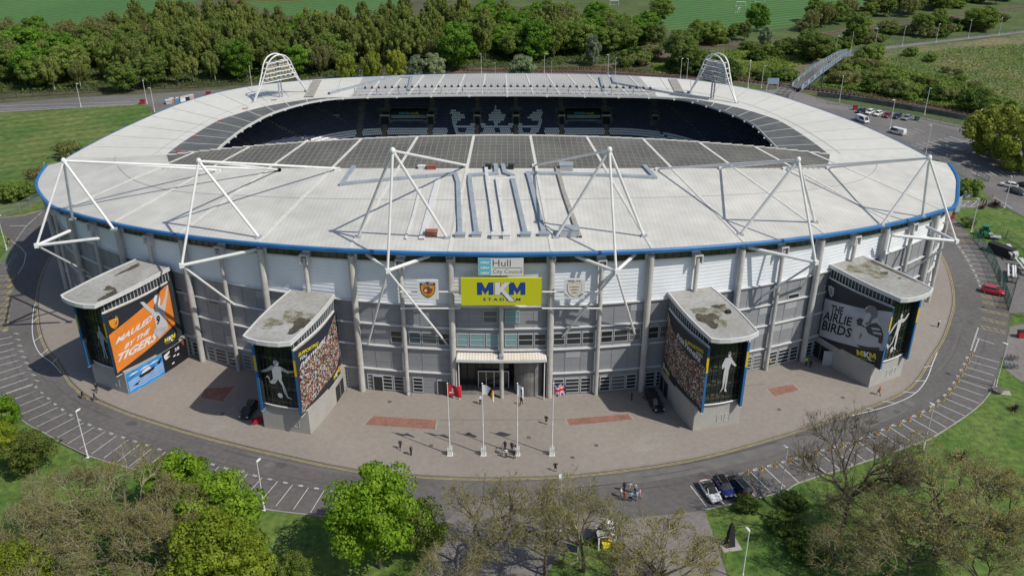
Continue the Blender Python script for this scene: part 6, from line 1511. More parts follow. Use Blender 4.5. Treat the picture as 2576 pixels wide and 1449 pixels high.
# ---------------- people ----------------
def leg_pts(sx,step,bend=0.):
    return [(sx*.09,0,.92,.088,'thigh'),(sx*.10,-.02-step*.22+bend*-.06,.50,.058,'thigh'),(sx*.10,.02-step*.36,.09,.036,'shin'),(sx*.105,-.13-step*.36,.045,.036,'foot')]
POSES={
 'stand':dict(st=(0,0),arms=([(-.19,0,1.40),(-.25,.03,1.13),(-.24,-.06,.88)],[(.19,0,1.40),(.25,.03,1.13),(.24,-.06,.88)])),
 'walk':dict(st=(1.,-1.),arms=([(-.19,0,1.40),(-.25,.1,1.14),(-.24,.16,.92)],[(.19,0,1.40),(.25,-.06,1.14),(.23,-.22,.97)])),
 'phone':dict(st=(.1,-.1),arms=([(-.19,0,1.40),(-.27,-.08,1.17),(-.12,-.27,1.40)],[(.19,0,1.40),(.28,0,1.14),(.25,-.1,.9)])),
 'fold':dict(st=(.1,0),arms=([(-.19,0,1.40),(-.27,-.03,1.13),(-.05,-.2,1.16)],[(.19,0,1.40),(.27,-.03,1.13),(.08,-.22,1.12)])),
 'point':dict(st=(.3,-.2),arms=([(-.19,0,1.40),(-.33,-.2,1.36),(-.4,-.42,1.44)],[(.19,0,1.40),(.26,.02,1.13),(.22,-.08,.9)]))}
def pose_mesh(pose):
    D=POSES[pose]; V=[];E=[];Rd=[];seg=[]
    def av(p,r): V.append(Vector(p)); Rd.append(r); return len(V)-1
    def ed(a,b,reg): E.append((a,b)); seg.append((a,b,reg))
    pel=av((0,0,.96),.135); w=av((0,-.0,1.10),.118); ch=av((0,.0,1.32),.145); nk=av((0,.01,1.47),.055); hd=av((0,-.01,1.60),.088); cr=av((0,0,1.70),.075)
    ed(pel,w,'torso'); ed(w,ch,'torso'); ed(ch,nk,'torso'); ed(nk,hd,'head'); ed(hd,cr,'head')
    ns=av((0,-.115,1.60),.018); ed(hd,ns,'head')
    for sx,stp in ((-1,D['st'][0]),(1,D['st'][1])):
        L=leg_pts(sx,stp,1 if stp<0 else 0); prev=pel
        for x,y,z,r,reg in L: a=av((x,y,z),r); ed(prev,a,reg); prev=a
    for arm in D['arms']:
        s,e,h=arm; a=av(s,.062); ed(ch,a,'torso'); b=av(e,.043); ed(a,b,'arm'); c=av(h,.029); ed(b,c,'arm')
        d=(Vector(h)-Vector(e)).normalized(); sx=1 if s[0]>0 else -1
        pm=Vector(h)+d*.055; pmv=av(pm,.032); ed(c,pmv,'hand'); side=d.cross(Vector((sx*1.,0,0))).normalized() if abs(d.x)<.9 else Vector((0,1,0)); cu=Vector((-sx,0,0))
        for k,l in ((-1.5,.062),(-.5,.076),(.5,.072),(1.5,.055)):
            q=av(pm+d*.04+side*k*.018,.0095); ed(pmv,q,'hand'); q2=av(pm+d*(.04+l)+side*k*.02+cu*.015,.008); ed(q,q2,'hand')
        q=av(pm+side*-.04+d*.01,.011); ed(pmv,q,'hand'); q2=av(pm+side*-.055+d*.045+cu*.01,.009); ed(q,q2,'hand')
    me=bpy.data.meshes.new('p'); me.from_pydata(V,E,[]); o=bpy.data.objects.new('p',me); COL.objects.link(o)
    m=o.modifiers.new('s','SKIN'); m.use_smooth_shade=True
    sv=me.skin_vertices[0].data
    for i,r in enumerate(Rd): sv[i].radius=(r,r*(.72 if i in (0,1,2) else 1)); sv[i].use_root=(i==0)
    o.modifiers.new('u','SUBSURF').levels=1
    dg=bpy.context.evaluated_depsgraph_get(); res=bpy.data.meshes.new_from_object(o.evaluated_get(dg)); bpy.data.objects.remove(o); bpy.data.meshes.remove(me)
    res.name='person_body'
    # region of each face by nearest bone
    A=np.array([V[a] for a,b,_ in seg]); B=np.array([V[b] for a,b,_ in seg]); rg=[s[2] for s in seg]
    regs=[]
    for p in res.polygons:
        c=np.array(p.center); ab=B-A; t=np.clip(((c-A)*ab).sum(1)/((ab**2).sum(1)+1e-9),0,1); regs.append(rg[int(np.argmin(((A+ab*t[:,None]-c)**2).sum(1)))])
    def shell(name,sel,off):
        vm={};vv=[];ff=[]
        for p,r in zip(res.polygons,regs):
            if sel(r,p.center):
                f=[]
                for vi in p.vertices:
                    if vi not in vm: v=res.vertices[vi]; vm[vi]=len(vv); vv.append(tuple(v.co+v.normal*off))
                    f.append(vm[vi])
                ff.append(f)
        s=bpy.data.meshes.new(name); s.from_pydata(vv,[],ff); s.polygons.foreach_set('use_smooth',[True]*len(ff)); return s
    return dict(body=res,top=shell('top',lambda r,c:(r=='torso' and c.z>.93 and c.z<1.5) or (r=='arm'),.018),trousers=shell('trousers',lambda r,c:r in('thigh','shin') or (r=='torso' and c.z<=.99),.014),
        shorts=shell('shorts',lambda r,c:(r=='thigh' and c.z>.48) or (r=='torso' and c.z<=.99),.02),shoes=shell('shoes',lambda r,c:r=='foot' or (r=='shin' and c.z<.1),.016),hair=shell('hair',lambda r,c:r=='head' and (c.z>1.66 or (c.y>.015 and c.z>1.55)),.014))
PMESH={k:pose_mesh(k) for k in POSES}
m_skin=M('skin',(.42,.25,.18),.6); 
_cm={}
def cmat(c):
    k=tuple(c)
    if k not in _cm: _cm[k]=M('cloth_'+str(len(_cm)),k,.85,var=.1,scale=8)
    return _cm[k]
eyem=MB()
for sx in (-.032,.032): eyem.sphere((sx,-.092,1.635),(.012,.008,.009),6,4)
EYE=None
def person(px,py,label,pose,rz,top,legs,hair=(.04,.025,.015),z=.15,group=None,shorts=False,sc=1.):
    global EYE
    pmz=PMESH[pose]; o=bpy.data.objects.new('person',pmz['body']); COL.objects.link(o); o.location=(*g(px,py,z),z); o.rotation_euler=(0,0,rz); o.scale=(sc*1.02,)*3
    if not pmz['body'].materials: pmz['body'].materials.append(m_skin)
    tag(o,label,'person',group)
    for n_,c in (('top',top),('shorts' if shorts else 'trousers',legs),('shoes',(.015,.015,.015)),('hair',hair)):
        me=pmz[n_]
        if not me.materials: me.materials.append(None)
        q=bpy.data.objects.new(n_,me); COL.objects.link(q); q.parent=o; q.material_slots[0].link='OBJECT'; q.material_slots[0].material=cmat(c)
    if EYE is None: e=eyem.build('eyes',cmat((.01,.01,.01)),o); EYE=e
    else: e=EYE.copy(); COL.objects.link(e); e.parent=o
    return o
BKC=(.012,.012,.014); NV=(.015,.02,.05); WHC=(.65,.65,.66); GRC=(.12,.12,.13)
def z2(x,y): return (828+x*.3506,952+y*.3506)
GF='people standing in a ring beside the third flagpole'; GR2='people gathered on the road at the right'
person(*z2(512,505),'person in dark suit and maroon tie walking left of the flagpoles','walk',.3,(.03,.012,.02),BKC)
person(*z2(588,548),'person in black walking behind the maroon-tied one with a hand raised','phone',.9,BKC,BKC)
person(*z2(1084,183),'person in white shirt standing by the second flagpole near the entrance','stand',.4,WHC,BKC)
person(*z2(1378,190),'person in dark clothes with a bag walking towards the entrance drum','walk',2.8,(.02,.015,.03),BKC)
person(*z2(1557,326),'bald person in black shirt and shorts left of the union flag pole','fold',-.3,BKC,BKC,(.45,.3,.22),shorts=True)
person(*z2(1623,666),'person in black T-shirt and shorts photographing near the kerb','phone',2.9,BKC,BKC,(.4,.28,.2),shorts=True)
person(*z2(1243,541),'person in grey jacket at the left of the ring by the third flagpole','stand',1.4,(.15,.14,.15),(.3,.28,.26),group=GF)
person(*z2(1261,512),'person in navy jacket over white at the back left of the ring','point',.2,NV,NV,group=GF)
person(*z2(1311,518),'person in navy suit at the back right of the ring','stand',-.2,NV,NV,group=GF)
person(*z2(1268,568),'person in white top with back turned in the ring','fold',3.1,WHC,BKC,group=GF)
person(*z2(1330,574),'person in black coat nearest the third flagpole','stand',3.4,BKC,BKC,group=GF)
person(*z2(1337,530),'person in dark top with red face paint side of the ring','fold',-1.4,(.05,.02,.02),BKC,(.3,.15,.08),group=GF)
for (x,y,lab,ps,rz,tp,lg,hr) in [(2090,850,'person in white and navy at the left of the road group','fold',1.5,WHC,(.25,.18,.15),(.03,.02,.01)),(2116,805,'person in dark navy at the back left of the road group','stand',.4,NV,NV,(.03,.02,.01)),(2154,812,'person in pale dress raising hands at the back of the road group','phone',0,(.5,.42,.38),(.4,.35,.33),(.15,.07,.03)),(2192,822,'person in light blue shirt and dark trousers at the back right of the road group','stand',-.3,(.4,.45,.55),NV,(.04,.03,.02)),
  (2119,878,'person in rust orange dress at the front of the road group','fold',2.9,(.35,.08,.03),(.3,.08,.04),(.1,.05,.02)),(2165,880,'person in pale blue shirt with back turned in the road group','stand',3.2,(.3,.45,.6),NV,(.1,.07,.04)),(2208,874,'person in light blue jacket at the right front of the road group','fold',-2.2,(.35,.42,.52),(.25,.25,.28),(.04,.03,.02)),(2225,856,'person in pink and white at the far right of the road group','walk',-1.6,(.6,.4,.42),(.5,.2,.2),(.1,.06,.03))]:
    person(*z2(x,y),lab,ps,rz,tp,lg,hr,z=.035,group=GR2)
person(*z2(2170,156),'person in black standing in the shade beside the hearse','stand',1.2,BKC,BKC)
person(*z2(1405,1198),'person in dark jacket striding along the path under the bare trees','walk',1.2,(.04,.03,.03),BKC,z=.04)
def z1(x,y): return (x*.3506,952+y*.3506)
person(*z1(597,143),'person in black walking on the kerb leftmost of the three by the far left tower','walk',2.,BKC,BKC,z=.035)
person(*z1(683,158),'person in black walking nearest the build-out by the far left tower','walk',2.3,BKC,BKC,z=.035)
person(*z1(697,95),'person in black hurrying out of the far left tower shade','walk',.5,BKC,BKC)
person(*zr3(1010,1335),'person in lime hi-vis jacket beside the far right tower','stand',.5,(.25,.75,.05),BKC)
person(*zr3(1040,1350),'dark-clothed person beside the one in lime hi-vis','stand',2.4,BKC,BKC,sc=.95)
person(*zr3(716,1350),'person in orange hi-vis beside a column with bicycles','point',.8,(.75,.18,.03),BKC)
person(*zr3(745,1342),'person in yellow top beside the orange hi-vis one','fold',-.8,(.65,.5,.03),BKC)
person(*zr3(1957,1058),'person in white shirt alone on the paving right of the far right tower','fold',.2,(.55,.55,.62),BKC)
person(*zr(1531,118),'person in red jacket walking past the corner of the far right tower','walk',-2.2,(.5,.05,.02),(.05,.04,.04))
person(*zl(66,275),'person in dark top and pale shorts at the left edge','walk',.4,BKC,(.4,.3,.25),z=.035,shorts=True)
# ---------------- vegetation ----------------
def leafmat(n,c,c2,tr=.25,sc=.35):
    m=M(n,c,.7,col2=c2,scale=sc,fine=.3,fscale=2.2,trans=tr+.2,spec=.2); N=m.node_tree.nodes; L=m.node_tree.links; p=N['Principled BSDF']; src=p.inputs['Base Color'].links[0].from_socket
    oi=N.new('ShaderNodeObjectInfo'); r=N.new('ShaderNodeValToRGB'); r.color_ramp.elements[0].color=(.84,.84,.84,1); r.color_ramp.elements[1].color=(1.28,1.24,1.1,1); L.new(oi.outputs['Random'],r.inputs[0]); e=r.color_ramp.elements.new(.5); e.color=(1.0,1.08,.92,1)
    x=N.new('ShaderNodeMix'); x.data_type='RGBA'; x.blend_type='MULTIPLY'; x.inputs[0].default_value=1; L.new(src,x.inputs[6]); L.new(r.outputs[0],x.inputs[7]); L.new(x.outputs[2],p.inputs['Base Color'])
    for q in N:
        if q.bl_idname=='ShaderNodeBsdfTranslucent': L.new(x.outputs[2],q.inputs[0])
    return m
ml={'green':leafmat('leaf_bright',(.13,.25,.018),(.22,.35,.035)),'lime':leafmat('leaf_lime',(.2,.26,.025),(.3,.35,.045)),'dull':leafmat('leaf_dull',(.13,.18,.035),(.21,.25,.06)),
 'olive':leafmat('leaf_olive',(.175,.215,.055),(.27,.30,.095),.2,.1),'mid':leafmat('leaf_mid',(.14,.205,.042),(.22,.29,.075),.2,.1),'brown':leafmat('leaf_brown',(.17,.18,.07),(.26,.255,.11),.15,.1),'yellow':leafmat('leaf_willow',(.25,.29,.045),(.36,.39,.08),.25,.2),
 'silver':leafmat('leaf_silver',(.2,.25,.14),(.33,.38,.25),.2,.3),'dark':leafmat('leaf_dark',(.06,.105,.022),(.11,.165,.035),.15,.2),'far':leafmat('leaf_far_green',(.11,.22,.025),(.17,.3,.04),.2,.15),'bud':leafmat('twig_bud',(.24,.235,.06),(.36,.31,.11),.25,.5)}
m_bark=M('bark',(.075,.06,.042),.95,col2=(.13,.11,.08),scale=1.2,fine=.3,fscale=6); m_twig=M('twig',(.21,.19,.11),.9,col2=(.3,.27,.17),scale=.4); m_birch=M('birch_bark',(.4,.38,.34),.8,var=.3,scale=1)
def limbs(mb,rd,H,base=.0,n=6,r0=.28,spread=.5):
    mb.tube([(0,0,base),(rd.uniform(-.1,.1),rd.uniform(-.1,.1),H*.3),(rd.uniform(-.3,.3),rd.uniform(-.3,.3),H*.75)],[r0,r0*.75,r0*.2],7)
    for i in range(n):
        a=i*2.4+rd.random(); z=H*(.25+.4*i/n); mb.tube([(0,0,z),(math.cos(a)*H*spread*.35,math.sin(a)*H*spread*.35,z+H*.12),(math.cos(a)*H*spread*.6,math.sin(a)*H*spread*.6,z+H*.3)],[r0*.5,r0*.3,r0*.08],5)
def cards(C,Nn,sz,rs,quad=True):
    n=len(C); r=rs.normal(size=(n,3)); u=np.cross(Nn,r); u/=np.linalg.norm(u,axis=1)[:,None]+1e-9; w=np.cross(Nn,u); s=(sz*rs.uniform(.6,1.3,n))[:,None]
    k=rs.uniform(.5,1.,n)[:,None]
    V=np.stack([C-u*s,C-w*s*k,C+u*s,C+w*s*k],1).reshape(-1,3); return V
def mesh_cards(name,V,mat):
    n=len(V)//4; me=bpy.data.meshes.new(name); me.vertices.add(len(V)); me.vertices.foreach_set('co',V.astype(np.float32).ravel()); me.loops.add(n*4); me.loops.foreach_set('vertex_index',np.arange(n*4,dtype=np.int32)); me.polygons.add(n); me.polygons.foreach_set('loop_start',np.arange(0,n*4,4,dtype=np.int32)); me.polygons.foreach_set('loop_total',np.full(n,4,dtype=np.int32)); me.update(calc_edges=True); me.validate(); me.materials.append(mat); return me
def crown_pts(seed,R,z0,z1,nb,nl,br,shape='round'):
    rs=np.random.default_rng(seed); B=[]
    while len(B)<nb:
        p=rs.uniform(-1,1,3)
        if np.linalg.norm(p)>1 or (shape!='poplar' and np.linalg.norm(p)<.42): continue
        z=(p[2]+1)/2
        if shape=='poplar': k=(.6+.4*math.sin(math.pi*min(1,z*.9+.1)))*math.sqrt(max(.12,1-z**6))
        elif shape=='dome': k=1 if z<.5 else 1
        else: k=1
        B.append((p[0]*R*k,p[1]*R*k,z0+(z1-z0)*z,br*rs.uniform(.6,1.25)))
    B=np.array(B); idx=rs.integers(0,nb,nl); d=rs.normal(size=(nl,3)); d[:,2]+=.25; d/=np.linalg.norm(d,axis=1)[:,None]
    if shape=='poplar': sc=np.array([.8,.8,1.5])
    elif shape=='willow': sc=np.array([.8,.8,1.3])
    else: sc=np.array([1.1,1.1,.75])
    rad=B[idx,3]*rs.uniform(.75,1.05,nl)
    C=B[idx,:3]+d*rad[:,None]*sc; N=d+rs.normal(size=(nl,3))*.35; N/=np.linalg.norm(N,axis=1)[:,None]; return C,N,rs
def leafy(kind,mat,H,R,nb,nl,br,sz,shape='round',seed=1,trunk=m_bark,z0=.22,trees=True,n=6):
    C,N,rs=crown_pts(seed,R,H*z0,H*.97,nb,nl,br,shape)
    if shape in('poplar','willow'): N[:,2]*=.35; N/=np.linalg.norm(N,axis=1)[:,None]
    me=mesh_cards('crown',cards(C,N,sz,rs),mat)
    mb=MB(); rd=random.Random(seed); limbs(mb,rd,H,0,n,.02*H,R/H*.9); t=mb.build('trunk',trunk); tm=t.data; bpy.data.objects.remove(t); return (kind,me,tm,H)
def bare(seed,H=14,R=7,mat=m_twig,budn=1.,tw=6,lean=0.,lv=5):
    rd=random.Random(seed); tk=MB(); tg=MB(); tips=[]
    def br(p,d,L,r,lev):
        q1=p+d*L*.5+Vector((rd.uniform(-1,1),rd.uniform(-1,1),rd.uniform(-.3,.5)))*L*.07; q2=q1+(d+Vector((rd.uniform(-1,1),rd.uniform(-1,1),.25))*.22).normalized()*L*.5
        (tk if lev<3 else tg).tube([p,q1,q2],[r,r*.8,r*.6],6 if lev<2 else (4 if lev<3 else 3),cap=False)
        if lev==lv: tips.append((q2,(q2-q1).normalized())); return
        n=(5,4,4,4,3,3)[lev]
        for i in range(n):
            ax=(q2-q1).normalized(); o=ax.orthogonal(); o.rotate(Matrix.Rotation(rd.uniform(0,6.28) if lev else i*1.3+rd.random()*.6,3,ax)); sp=rd.uniform(.35,1.0) if lev else rd.uniform(.5,1.05)
            nd=(ax+o*sp).normalized(); nd.z=max(nd.z,-.15 if lev>2 else .12); nd.normalize(); br(q2 if i<2 or lev==0 else q1.lerp(q2,rd.random()),nd,L*rd.uniform(.55,.78)*(1.15 if lev==0 else 1),r*.55,lev+1)
    br(Vector((0,0,0)),Vector((lean,.0,1)).normalized(),H*.28,.022*H,0)
    # scale to size
    P=[t_[0] for t_ in tips]; mz=max(p.z for p in P); mr=sorted(math.hypot(p.x,p.y) for p in P)[int(len(P)*.93)]; sx=R/mr; sz_=H*.96/mz
    rs=np.random.default_rng(seed); V=[]
    for mb in (tk,tg): mb.v=[(x*sx,y*sx,z*sz_) for x,y,z in mb.v]
    T=np.array([(p.x*sx,p.y*sx,p.z*sz_) for p in P]); D=np.array([tuple(d) for _,d in tips]); 
    T=np.repeat(T,tw,0); D=np.repeat(D,tw,0)+rs.normal(size=(len(T),3))*.55; D[:,2]+=.25; D/=np.linalg.norm(D,axis=1)[:,None]
    st=T-D*rs.uniform(0,.5,len(T))[:,None]; L=rs.uniform(.45,1.15,len(T))[:,None]; e=st+D*L; w=np.cross(D,rs.normal(size=D.shape)); w/=np.linalg.norm(w,axis=1)[:,None]; w*=.012
    TV=np.stack([st-w,st+w,e+w*.4,e-w*.4],1).reshape(-1,3)
    me=bpy.data.meshes.new('tw'); b=len(tg.v); tg.v+=[tuple(v) for v in TV]
    for i in range(len(T)): tg.f.append((b+4*i,b+4*i+1,b+4*i+2,b+4*i+3)); tg.m.append(0)
    nb_=int(len(T)*budn); k=rs.integers(0,len(T),nb_); C=e[k]-D[k]*(rs.uniform(0,.5,nb_)[:,None]); BN=rs.normal(size=(nb_,3)); BN/=np.linalg.norm(BN,axis=1)[:,None]; BV=cards(C,BN,.085,rs); b=len(tg.v); tg.v+=[tuple(v) for v in BV]
    for i in range(nb_): tg.f.append((b+4*i,b+4*i+1,b+4*i+2,b+4*i+3)); tg.m.append(1)
    a=tk.build('trunk',m_bark); am=a.data; c=tg.build('crown',[mat,ml['bud']]); cm=c.data; bpy.data.objects.remove(a); bpy.data.objects.remove(c); return ('bare_tree',cm,am,H)
def plant(kd,loc,label,s=1.,rz=0.,sxy=None,group=None,cat='tree',name=None):
    kind,cm,tm,H=kd; t=thing(name or kind,label,cat,(loc[0],loc[1],0),rz,group); t.scale=(sxy or s,sxy or s,s)
    o=bpy.data.objects.new('crown',cm); COL.objects.link(o); o.parent=t; o=bpy.data.objects.new('trunk',tm); COL.objects.link(o); o.parent=t; return t
def at_top(kd,px,py,H,label,Rk=1.,rz=0,group=None,cat='tree',name=None):
    s=H/kd[3]; return plant(kd,g(px,py,H*.95),label,s,rz,s*Rk,group,cat,name)
K={}
K['fg1']=leafy('leafy_tree',ml['green'],14,7,85,21000,1.7,.22,'round',11); K['fg2']=leafy('leafy_tree',ml['green'],11,4.6,52,12000,1.35,.2,'round',12); K['lime']=leafy('leafy_tree',ml['lime'],12,6.2,75,17000,1.4,.2,'round',13)
K['dull']=leafy('leafy_tree',ml['dull'],11,5,60,9000,1.3,.2,'round',14); K['scrub']=leafy('shade_shrub',ml['dark'],4,3.6,40,8000,1.0,.19,'round',15,z0=.05)
B1=bare(21,14,7.2,budn=1.7,tw=4); B2=bare(22,14,7.,budn=1.2,tw=4); B3=bare(23,13,7.,budn=2.2,tw=4); B4=bare(29,20,7.6,budn=.3,tw=7,lean=.06,mat=m_bark); B5=bare(25,12,6.5,budn=1.7,tw=4)
# foreground, from left to right
GB='bare budding trees in the foreground'
at_top(K['lime'],8,1075,7,'fresh green tree at the left edge above the brown trees',.8,0)
at_top(K['dull'],62,1100,7,'low dull green tree at the left edge beside the lawn',1.1,2)
at_top(K['fg2'],-8,1005,7,'bright leafy tree half cut by the left edge',.8,1)
at_top(K['lime'],10,1385,10,'lime green tree in the bottom left corner',.8,1)
at_top(B1,150,1195,13,'bare budding tree leftmost in the big brown clump',1.05,0,GB); at_top(B3,300,1180,13.5,'bare budding tree in the middle of the big brown clump',1.1,2,GB); at_top(B5,410,1245,11.5,'bare budding tree at the right of the big brown clump',.85,4,GB); at_top(B2,60,1270,12,'bare budding tree low at the left edge of the brown clump',1.05,3,GB); at_top(B1,250,1310,11,'bare budding tree in front of the brown clump',1.1,5,GB); at_top(B3,400,1340,10,'bare budding tree low in front between the brown clump and the lime tree',1.1,1,GB); at_top(B5,110,1375,10,'bare budding tree lowest at the left of the brown clump',1.1,1.4,GB)
at_top(K['dull'],520,1275,8,'dull green tree between the brown clump and the bright green tree',.8,2)
at_top(K['fg2'],425,1152,9.5,'bright green tree reaching over the bays, nearest the brown clump',1.,0); at_top(K['fg2'],535,1215,11,'bright green tree standing just above the lime green one',1.1,2.2)
at_top(K['lime'],545,1325,12,'lime green round tree left of the lawn at the bottom',1.0,0)
at_top(K['fg1'],938,1213,14.5,'large bright green tree at the bottom left of centre',.84,0.4)
at_top(K['dull'],1050,1275,9.5,'dull green tree tucked right of the large bright green one',.8,1)
at_top(K['dull'],735,1400,6,'small dull green tree at the bottom left of the large bright one',.8,2)
at_top(B2,1195,1212,15,'bare brown tree right of the large bright green tree',1.0,0,GB); at_top(B1,1375,1245,13.5,'bare tree just left of the box lamp post',.8,2,GB); at_top(B5,1480,1238,13.5,'bare tree between the box lamp post and the kiosk',.85,1,GB); at_top(B3,1670,1325,13,'bare tree right of the white kiosk at the bottom',1.05,3,GB); at_top(B1,1130,1370,10,'bare tree low at the bottom in front of the path',.9,1,GB); at_top(B5,1590,1400,9,'small bare tree at the bottom under the kiosk',.9,4,GB)
tb_=g(2112,1352,0); plant(B4,tb_,'tall leafless dark-limbed tree overhanging the right bays',1.0,.6,1.0)
at_top(B3,2240,1235,12,'bare olive tree right of the tall leafless one',1.0,1,GB); at_top(B3,2420,1165,15.5,'bare olive tree at the right behind the spiky plant',1.15,2,GB); at_top(B1,2540,1200,14,'bare olive tree at the right edge',1.15,5,GB); at_top(B1,2320,1300,12.5,'bare olive tree low at the bottom right',1.1,4,GB);  at_top(B1,2500,1370,11,'bare olive tree in the bottom right corner',1.,3,GB)
plant(K['scrub'],g(1880,1278),'low dark shrub standing in for shade at the grass edge below the parked cars',.35,0,.5,cat='shrub'); plant(K['scrub'],g(1975,1325),'large dark shrub standing in for the shade of the tall tree',.35,2,.65,cat='shrub'); at_top(B5,2150,1340,9.5,'bare budding tree low in front of the tall leafless one',.9,0,GB); plant(K['scrub'],g(2030,1390),'dark shrub standing in for shade nearest the foot of the tall tree',.4,4,.8,cat='shrub'); plant(K['scrub'],g(1990,1270),'dark shrub standing in for shade behind the lamp post near the cars',.35,4,.55,cat='shrub')  # dark shrubs, partly real, also stand in for the tall tree's shade patch
# spiky plants
def spiky(px,py,label,s,mat):
    t=thing('spiky_plant',label,'plant',(*g(px,py),0),0); t.scale=(s,s,s); rd=random.Random(int(px)); mb=MB()
    for i in range(110):
        a=rd.random()*6.283; el=rd.uniform(.25,1.4); L=rd.uniform(1.,1.7); d=Vector((math.cos(a)*math.cos(el),math.sin(a)*math.cos(el),math.sin(el))); w=d.cross(Vector((0,0,1))).normalized()*.05; m_=d*L*.6; e_=d*L+Vector((0,0,-.35*math.cos(el))); mb.face([-w,w,m_+w*.8,m_-w*.8]); mb.face([m_-w*.8,m_+w*.8,e_])
    mb.build('leaves',mat,t); mb=MB(); mb.tube([(0,0,0),(0,0,.3)],[.3,.15],8); mb.build('crown_base',m_bark,t)
m_spk=M('spiky_leaf',(.1,.10,.045),.6,col2=(.2,.17,.09),scale=2); m_spd=M('purple_leaf',(.06,.04,.035),.6,col2=(.13,.09,.07),scale=2)
spiky(2415,1158,'spiky strap-leaved plant on the right lawn below the bays',1.5,m_spk); spiky(2552,1032,'smaller spiky plant near the right edge of the lawn',1.,m_spd)
for i,(x,y,s) in enumerate([(1330,790,1.6),(1390,800,1.4),(1100,830,1.0)]): spiky(*zd(x,y),['dark spiky shrub beside the lane bollards on the right','dark spiky shrub nearest the road corner lamp','low dark spiky shrub by the yellow bollards'][i],s,m_spd)
# ---- far trees
far={}
far['poplar']=[leafy('poplar_tree',ml['olive'],19,3.7,70,9000,1.05,.27,'poplar',31+i,z0=.15) for i in range(3)]
far['mid']=[leafy('broadleaf_tree',ml['mid'],13,5.2,75,9000,1.3,.27,'round',41+i,z0=.15) for i in range(3)]
far['green']=[leafy('broadleaf_tree',ml['far'],14,5.4,75,9500,1.35,.28,'round',45,z0=.12)]
far['brown']=[leafy('brown_tree',ml['brown'],13,4.6,80,7000,1.15,.22,'poplar',51+i,z0=.2) for i in range(2)]
far['birch']=[leafy('birch_tree',ml['olive'],12,3.4,60,7000,.95,.24,'poplar',61+i,m_birch,z0=.32) for i in range(2)]
far['willow']=[leafy('willow_tree',ml['yellow'],11,5.,70,11000,1.2,.26,'willow',71,z0=.03)]
far['silver']=[leafy('silver_bush',ml['silver'],9,5.4,70,11000,1.25,.24,'round',81,z0=.03)]
far['bush']=[leafy('green_bush',ml['mid'],5,3.6,40,5000,1.0,.24,'round',91,z0=.02,n=3),leafy('green_bush',ml['dark'],5,3.6,40,5000,1.0,.24,'round',92,z0=.02,n=3)]
far['brownbush']=[leafy('brown_bush',ml['brown'],5,3.8,40,5000,1.0,.2,'round',93,z0=.02,n=3)]
RF=random.Random(99)
def interp(x,T):
    for (a,b),(c,d) in zip(T,T[1:]):
        if x<=c: return b+(d-b)*max(0,(x-a))/(c-a)
    return T[-1][1]
BACK=[(-80,40),(0,42),(120,34),(260,26),(430,12),(560,8),(700,34),(800,34),(900,28),(980,10),(1300,2),(1500,5),(1600,28),(1700,58)]
FRONT=[(-80,243),(0,240),(300,226),(600,212),(700,205),(830,188),(1000,172),(1150,166),(1300,160),(1450,155),(1560,140),(1700,112)]
LBF={'poplar':'tall narrow poplar in the dense wood','mid':'rounded mid green tree in the wood','green':'bright green broadleaf tree in the wood','brown':'brownish barely leafed tree in the wood','birch':'pale-stemmed birch in the wood'}
def zone(px,fr_): return ('at its left end' if px<420 else 'behind the left part of the stadium' if px<820 else 'behind the middle of the stadium' if px<1300 else 'at its right end')+(', front row' if fr_<.2 else ', back row' if fr_>.85 else '')
cnt=0; Y=312.
while Y<560:
    depth=(Y-312)/250; step=7.9+3.6*depth; x=-360+RF.random()*step
    while x<130:
        xx=x+RF.uniform(-.3,.3)*step; yy=Y+RF.uniform(-.35,.35)*9.; x+=step
        # project base
        v=Vector((xx,yy,-CH)); dy=v.y*CTH-v.z*STH; dz=v.y*STH+v.z*CTH; px=1288+v.x/dy*FPX; py=724.5-dz/dy*FPX
        if (px<300 and RF.random()<.3): continue
        if px<-70 or px>1690: continue
        yf=interp(px,FRONT); 
        if py>yf: continue
        v=Vector((xx,yy,13-CH)); dy=v.y*CTH-v.z*STH; dz=v.y*STH+v.z*CTH; pt=724.5-dz/dy*FPX
        if pt<interp(px,BACK)-4: continue
        fr_=min(1,max(0,(yf-py)/(yf-10)))
        r=RF.random()
        if px<260: k='mid' if r<.35 else 'birch' if r<.6 and fr_<.45 else 'brown' if r<.85 or fr_>.7 else 'green'
        elif px<560: k='birch' if (r<.45 and fr_<.4) else 'poplar' if r<.68 else 'brown' if r<.78 else 'mid'
        elif px<1160: k='poplar' if r<.7 else 'mid' if r<.82 else 'brown' if r<.92 else 'green'
        elif px<1400: k='poplar' if r<.4 else 'green' if r<.72 else 'mid'
        else: k='brown' if r<.35 else 'mid' if r<.85 else 'green'
        kd=RF.choice(far[k]); s=RF.uniform(.8,1.12)*(.95 if fr_>.5 else 1); 
        if k=='poplar': s*=.95
        plant(kd,(xx,yy),LBF[k]+' '+zone(px,fr_),s,RF.random()*6,s*RF.uniform(.95,1.3),LBF[k]+' '+zone(px,fr_),name=kd[0]); cnt+=1
    Y+=8.5+3.5*depth
print('FOREST',cnt)
at_top(far['green'][0],50,72,17,'big bright green tree at the left end of the wood',1.35,0); at_top(far['green'][0],1150,62,19,'bright green tree among the poplars behind the middle of the stadium',1.,1); at_top(far['green'][0],1355,52,17,'bright green spreading tree right of the poplars',1.1,2); at_top(far['mid'][0],300,160,11,'green round tree low at the front edge of the wood',1.2,2)
for i,(x,y,h,l) in enumerate([(870,140,10,'yellow willow leftmost of the three behind the roof'),(932,136,10.5,'yellow willow in the middle of the three behind the roof'),(993,131,11,'yellow willow rightmost of the three behind the roof')]): at_top(far['willow'][0],x,y,h,l,.85,i*2)
